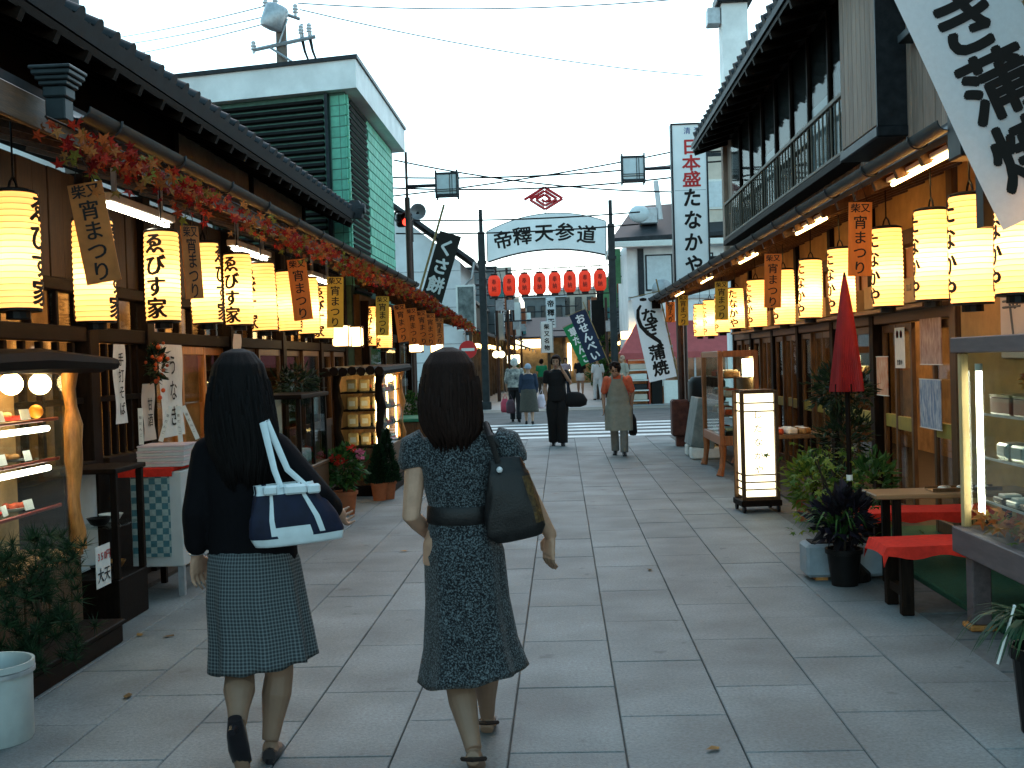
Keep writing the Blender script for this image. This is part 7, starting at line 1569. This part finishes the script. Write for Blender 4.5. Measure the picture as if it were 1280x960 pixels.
# ---------------------------------------------------------------- figures farther off
def figure(label, base, rz, h, spec, vox=.009):
    """whole figure in a local frame that faces +Y; spec holds the pose and the clothes"""
    s = h/1.6; t = thing('person', label, 'person', base, rz); st = spec.get('stride', .12); ln = spec.get('lean', 0.0); L = lambda x, y, z: V((x, y+ln*max(0, z-.85), z))*s
    g = MB(); hc = L(0, .02, 1.49)+V(spec.get('head', (0, 0, 0)))*s; hd = V(spec.get('look', (0, 1, 0))); M = head(g, hc, hd, s); nb = L(0, -.01, 1.36)
    g.tube([hc+V((0, -.015, -.06))*s, nb, nb+V((0, 0, -.05))*s], [.045*s, .05*s, .07*s], 10)
    wv = spec.get('girth', 1.0)
    g.tube([L(0, 0, .82), L(0, 0, .92), L(0, 0, 1.05), L(0, 0, 1.18), L(0, 0, 1.29), L(0, -.01, 1.36)], [(.15*s*wv, .11*s*wv), (.15*s*wv, .11*s*wv), (.118*s*wv, .09*s*wv), (.135*s*wv, .1*s*wv), (.145*s*wv, .085*s), (.08*s, .055*s)], 16)
    arms = spec.get('arms', ([(-.17, 0, 1.29), (-.215, -.03, 1.04), (-.21, .06, .82)], [(.17, 0, 1.29), (.215, -.03, 1.04), (.21, .06, .82)])); AP = []
    for k, ar in enumerate(arms):
        pts = [L(*q) if i == 0 else L(*q) for i, q in enumerate(ar)]; limb(g, pts, [.046*s, .036*s, .026*s], 10); AP.append(pts); dr = spec.get('hands', ((0, .15, -1), (0, .15, -1)))[k]; hand(g, pts[-1], V(dr), V((0, 1, .2)) if abs(V(dr).normalized().y) < .8 else V((0, 0, 1)), s, .5)
    LG = []
    for sg, dy in ((-1, st), (1, -st)):
        hp, kn, an = L(sg*.085, 0, .84), V((sg*.085, dy*.55+.03, .47))*s, V((sg*.08, dy-(.05 if dy < 0 else 0), .085 if dy >= 0 else .10))*s; g.tube([hp, hp.lerp(kn, .5), kn, kn.lerp(an, .3), kn.lerp(an, .7), an], [.085*s, .072*s, .055*s, .056*s, .04*s, .032*s], 12); foot(g, an, (sg*.08, 1, -.05 if dy >= 0 else -.2), s); LG.append((hp, kn, an))
    fm = face_mats(hc, M, s); remesh(g, vox*s, [SKIN, EYE, LIP, spec.get('shoes', SHOE)], 'body', t, 2, lambda c: 3 if c.z < .085*s else fm(c))
    top = spec.get('top')
    if top:
        m, sl = top[0], top[1]; g = MB(); zl = spec.get('top_low', .86)
        g.tube([L(0, 0, zl), L(0, 0, .95), L(0, 0, 1.06), L(0, 0, 1.19), L(0, 0, 1.29), L(0, -.01, 1.345)], [(.178*s*wv, .135*s*wv), (.168*s*wv, .128*s*wv), (.145*s*wv, .112*s*wv), (.158*s*wv, .118*s*wv), (.165*s, .1*s), (.088*s, .068*s)], 18)
        for pts in AP:
            if sl <= 1: limb(g, [pts[0], pts[0].lerp(pts[1], sl)], [.062*s, .058*s], 10)
            else: limb(g, [pts[0], pts[1], pts[1].lerp(pts[2], sl-1)], [.062*s, .056*s, .046*s], 10)
        remesh(g, vox*1.05*s, m, 'top', t, 3)
    if spec.get('trousers'):
        g = MB(); g.tube([L(0, 0, .99), L(0, 0, .9), L(0, 0, .79)], [(.145*s*wv, .11*s*wv), (.168*s*wv, .13*s*wv), (.165*s*wv, .125*s*wv)], 16); wd = spec.get('leg_w', 1.0)
        for hp, kn, an in LG: g.tube([hp, hp.lerp(kn, .5), kn, kn.lerp(an, .5), an+V((0, 0, -.03*s))], [.098*s, .088*s*wd, .072*s*wd, .07*s*wd, .068*s*wd], 12)
        remesh(g, vox*1.05*s, spec['trousers'], 'trousers', t, 3)
    if spec.get('skirt'): m, zl, w2 = spec['skirt']; skirt('skirt', [(L(0, 0, .99), .145*s*wv, .115*s*wv), (L(0, 0, .9), .175*s*wv, .135*s*wv), (L(0, .01, (.9+zl)/2), (.175+w2)/2*s*wv, .16*s*wv), (L(0, .01, zl), w2*s*wv, w2*.85*s*wv)], m, t, 6, .04, n=36)
    hr = spec.get('hair')
    if hr:
        m, kind = hr; g = MB(); Mh = M
        def hp_(v): return Mh @ (V(v)*s)+hc
        if kind == 'cap':
            g2 = MB(); g2.ball((0, -.012, .035), (.088, .106, .092), 16, 10); g.add([hp_(v) for v in g2.v if True], g2.f); g2 = MB(); g2.lathe([(.088, .0), (.115, -.012), (.12, -.016), (.088, -.01)], 18, (0, 0, .03), sy=1.2); g.add([hp_(v) for v in g2.v], g2.f); g.build('hat', m, t, smooth='all')
        else:
            g2 = MB(); g2.ball((0, -.03, .034), (.092, .096, .096), 20, 14)
            if kind in ('short', 'bob'):
                for sg in (-1, 1): g2.ball((sg*.066, -.02, -.005), (.032, .055, .06), 10, 8)
                g2.ball((0, -.06, -.02), (.08, .055, .08), 12, 9); g2.ball((0, .052, .082), (.062, .035, .03), 10, 7)
            if kind == 'curly':
                rr = random.Random(3)
                for k in range(60):
                    d = V((rr.gauss(0, 1), rr.gauss(-.45, 1), rr.gauss(.55, .8))).normalized(); g2.ball((d.x*.088, d.y*.09-.022, d.z*.09+.03), rr.uniform(.02, .03), 7, 5)
            g.add([hp_(v) for v in g2.v], g2.f); remesh(g, .008*s, m, 'hair', t, 2)
    sh = spec.get('shoes', SHOE)
    for (hp, kn, an), sg, dy in zip(LG, (-1, 1), (st, -st)): g = MB(); foot(g, an+V((0, 0, -.008)), (sg*.08, 1, -.05 if dy >= 0 else -.2), s*1.1); g.build('shoe', sh, t, smooth='all')
    return t, s, L
# woman in black, hand to her cheek, walking towards the camera
pb = atZ(698, 557, 0); BLT = mat('black_knit', (.012, .012, .013), .9, var=.2, scale=40)
t, s, L = figure('woman in black top and wide black trousers coming towards us, hand raised to her cheek', (pb.x, pb.y, 0), math.pi, 1.60, dict(stride=.05, top=(BLT, .55), top_low=.80, trousers=BLT, leg_w=1.35, hair=(HAIRD, 'bob'), girth=1.02,
    arms=([(-.17, 0, 1.29), (-.25, .02, 1.10), (-.10, .11, 1.36)], [(.17, 0, 1.29), (.21, -.03, 1.04), (.19, .08, .83)]), hands=((.25, .1, .9), (0, .3, -1)), look=(.15, 1, -.08)), .0075)
bg_ = thing('black_bag', 'soft black bag hanging on the arm of the woman in black', 'bag', (pb.x+.32, pb.y-.05, .68)); g = MB(); g.loft([((0, 0, 0), .10, .06), ((0, 0, .03), .19, .09), ((0, 0, .12), .21, .10), ((.0, 0, .22), .16, .07), ((-.02, 0, .27), .08, .04)], 20, fn=lambda a, b: 1+.05*math.sin(5*b+a*4)); g.build('pouch', BLT, bg_, smooth='all'); g = MB(); g.tube([(-.08, 0, .25), (-.11, 0, .42), (-.12, .02, .58)], .014, 6); g.build('strap', BLT, bg_)
# stooping woman with apron
pb = atZ(775, 569, 0); CORAL = mat('coral_shirt', (.62, .13, .065), .85, var=.12, scale=20); APR = mat('sage_apron', (.25, .25, .21), .9, var=.12, scale=14); GRYT = mat('grey_trousers', (.18, .18, .165), .9, var=.12, scale=20)
t, s, L = figure('stooping woman in coral shirt and long sage apron coming towards us', (pb.x, pb.y, 0), math.pi-.1, 1.50, dict(stride=.10, lean=.28, top=(CORAL, .75), trousers=GRYT, hair=(HAIRD, 'curly'), girth=1.14, head=(.03, .05, -.06), look=(.12, 1, -.45),
    arms=([(-.18, 0, 1.27), (-.24, -.02, 1.03), (-.21, .0, .80)], [(.18, 0, 1.27), (.25, -.02, 1.02), (.24, .06, .80)])), .0075)
g = MB()
def apron(u, v):
    a_ = (u-.5)*2.3*(1.0 if v < .62 else 1.0-.62*(v-.62)/.38); z = .42+v*.86; r = .205-.03*abs(v-.25); rx = (.235 if v < .5 else .20)*1.0; q = L(math.sin(a_)*rx*(1.08-.25*max(0, v-.5)), math.cos(a_)*(.19 if v < .6 else .165)+.0+.02*math.sin(a_*5)*(1-v), z); return q
g.sheet(apron, 22, 22); g.build('apron', APR, t, smooth='all', fix=False)
for sg in (-1, 1): g = MB(); g.tube([L(sg*.08, .15, 1.27), L(sg*.085, .09, 1.35), L(sg*.09, -.03, 1.35), L(sg*.06, -.12, 1.2)], [(.016, .005)]*4, 6, flat=(0, 1, 0)); g.build('apron_strap', APR, t, smooth='all')
bg_ = thing('black_bag', 'small black bag at the side of the stooping apron woman', 'bag', (pb.x+.22, pb.y+.12, .30)); g = MB(); g.loft([((0, 0, 0), .05, .09), ((0, 0, .05), .07, .13), ((0, 0, .25), .06, .11), ((0, 0, .33), .03, .05)], 16); g.build('pouch', BLT, bg_, smooth='all'); g = MB(); g.tube([(0, -.04, .32), (.0, 0, .5), (0, .04, .32)], .01, 6); g.build('handle', BLT, bg_)
# couple walking away
NVY = mat('navy_jacket', (.022, .032, .055), .9, var=.15, scale=20); OLV = mat('olive_skirt', (.065, .06, .05), .9, var=.15, scale=20); PAT = mat('patterned_blouse', (.45, .43, .38), .9, col2=(.03, .04, .05), scale=9); CAPM = mat('grey_blue_cap', (.26, .30, .36), .9, var=.1)
pb = atZ(662, 530, 0)
figure('short woman in navy jacket and grey cap walking away over the crossing', (pb.x, pb.y, 0), .05, 1.45, dict(stride=.10, lean=.06, top=(NVY, 1.8), top_low=.80, skirt=(OLV, .32, .21), hair=(CAPM, 'cap'), girth=1.18))
pb2 = (pb.x-.38, pb.y+1.3, 0)
figure('white-haired woman in patterned blouse walking away beside the navy jacket', pb2, .0, 1.60, dict(stride=.10, top=(PAT, 1.2), trousers=BLT, hair=(HAIRW, 'short'), girth=1.1))
for i, (dx, m, lb) in enumerate(((-.62, mat('red_carrier', (.42, .05, .08), .5), 'red carrier bag in the hand of the white-haired woman'), (-.45, mat('dark_carrier', (.06, .03, .04), .5), 'dark carrier bag between the two women on the crossing'), (.30, mat('pale_carrier', (.62, .50, .56), .4), 'pale pink plastic carrier bag beside the navy-jacket woman'))):
    q = thing('carrier_bag', lb, 'bag', (pb.x+dx, pb.y+(.9 if i == 0 else .2), .26 if i < 2 else .36)); g = MB(); g.loft([((0, 0, 0), .09, .06), ((0, 0, .05), .12, .08), ((0, 0, .24), .11, .05), ((0, 0, .34), .06, .02)], 14, fn=lambda a, b: 1+.06*math.sin(5*b+a*6)); g.build('pouch', m, q, smooth='all'); g = MB(); g.tube([(-.05, 0, .33), (0, 0, .46), (.05, 0, .33)], .008, 5); g.build('handle', m, q)
GRNS = mat('green_shirt', (.012, .20, .09), .85, var=.1); WHS = mat('white_shirt', (.58, .57, .58), .85, var=.08); LAV = mat('lavender_shirt', (.40, .33, .40), .85, var=.1); KHA = mat('khaki', (.30, .27, .22), .9, var=.1)
for i, (px, pyf, pyh, rz, lb, sp) in enumerate((
        (678, 497, 447, .0, 'person in a bright green shirt far down the lane', dict(top=(GRNS, .6), trousers=OLV, hair=(HAIRD, 'short'))),
        (708, 494, 452, math.pi, 'person in a lavender top coming up the lane', dict(top=(LAV, .6), trousers=NVY, hair=(HAIRD, 'bob'))),
        (726, 495, 458, math.pi, 'person in a dark top and white shorts under the green banner', dict(top=(BLT, .6), skirt=(WHS, .62, .17), hair=(HAIRD, 'short'))),
        (748, 500, 452, .3, 'person all in white by the lit shop', dict(top=(WHS, .9), trousers=WHS, hair=(HAIRD, 'cap'))),
        (780, 507, 458, 2.2, 'bald person half hidden behind the apron woman', dict(top=(KHA, .8), trousers=OLV)))):
    b_ = atZ(px, pyf, 0); figure(lb, (b_.x, b_.y, 0), rz, 1.58+.03*(i % 3), sp, .013)
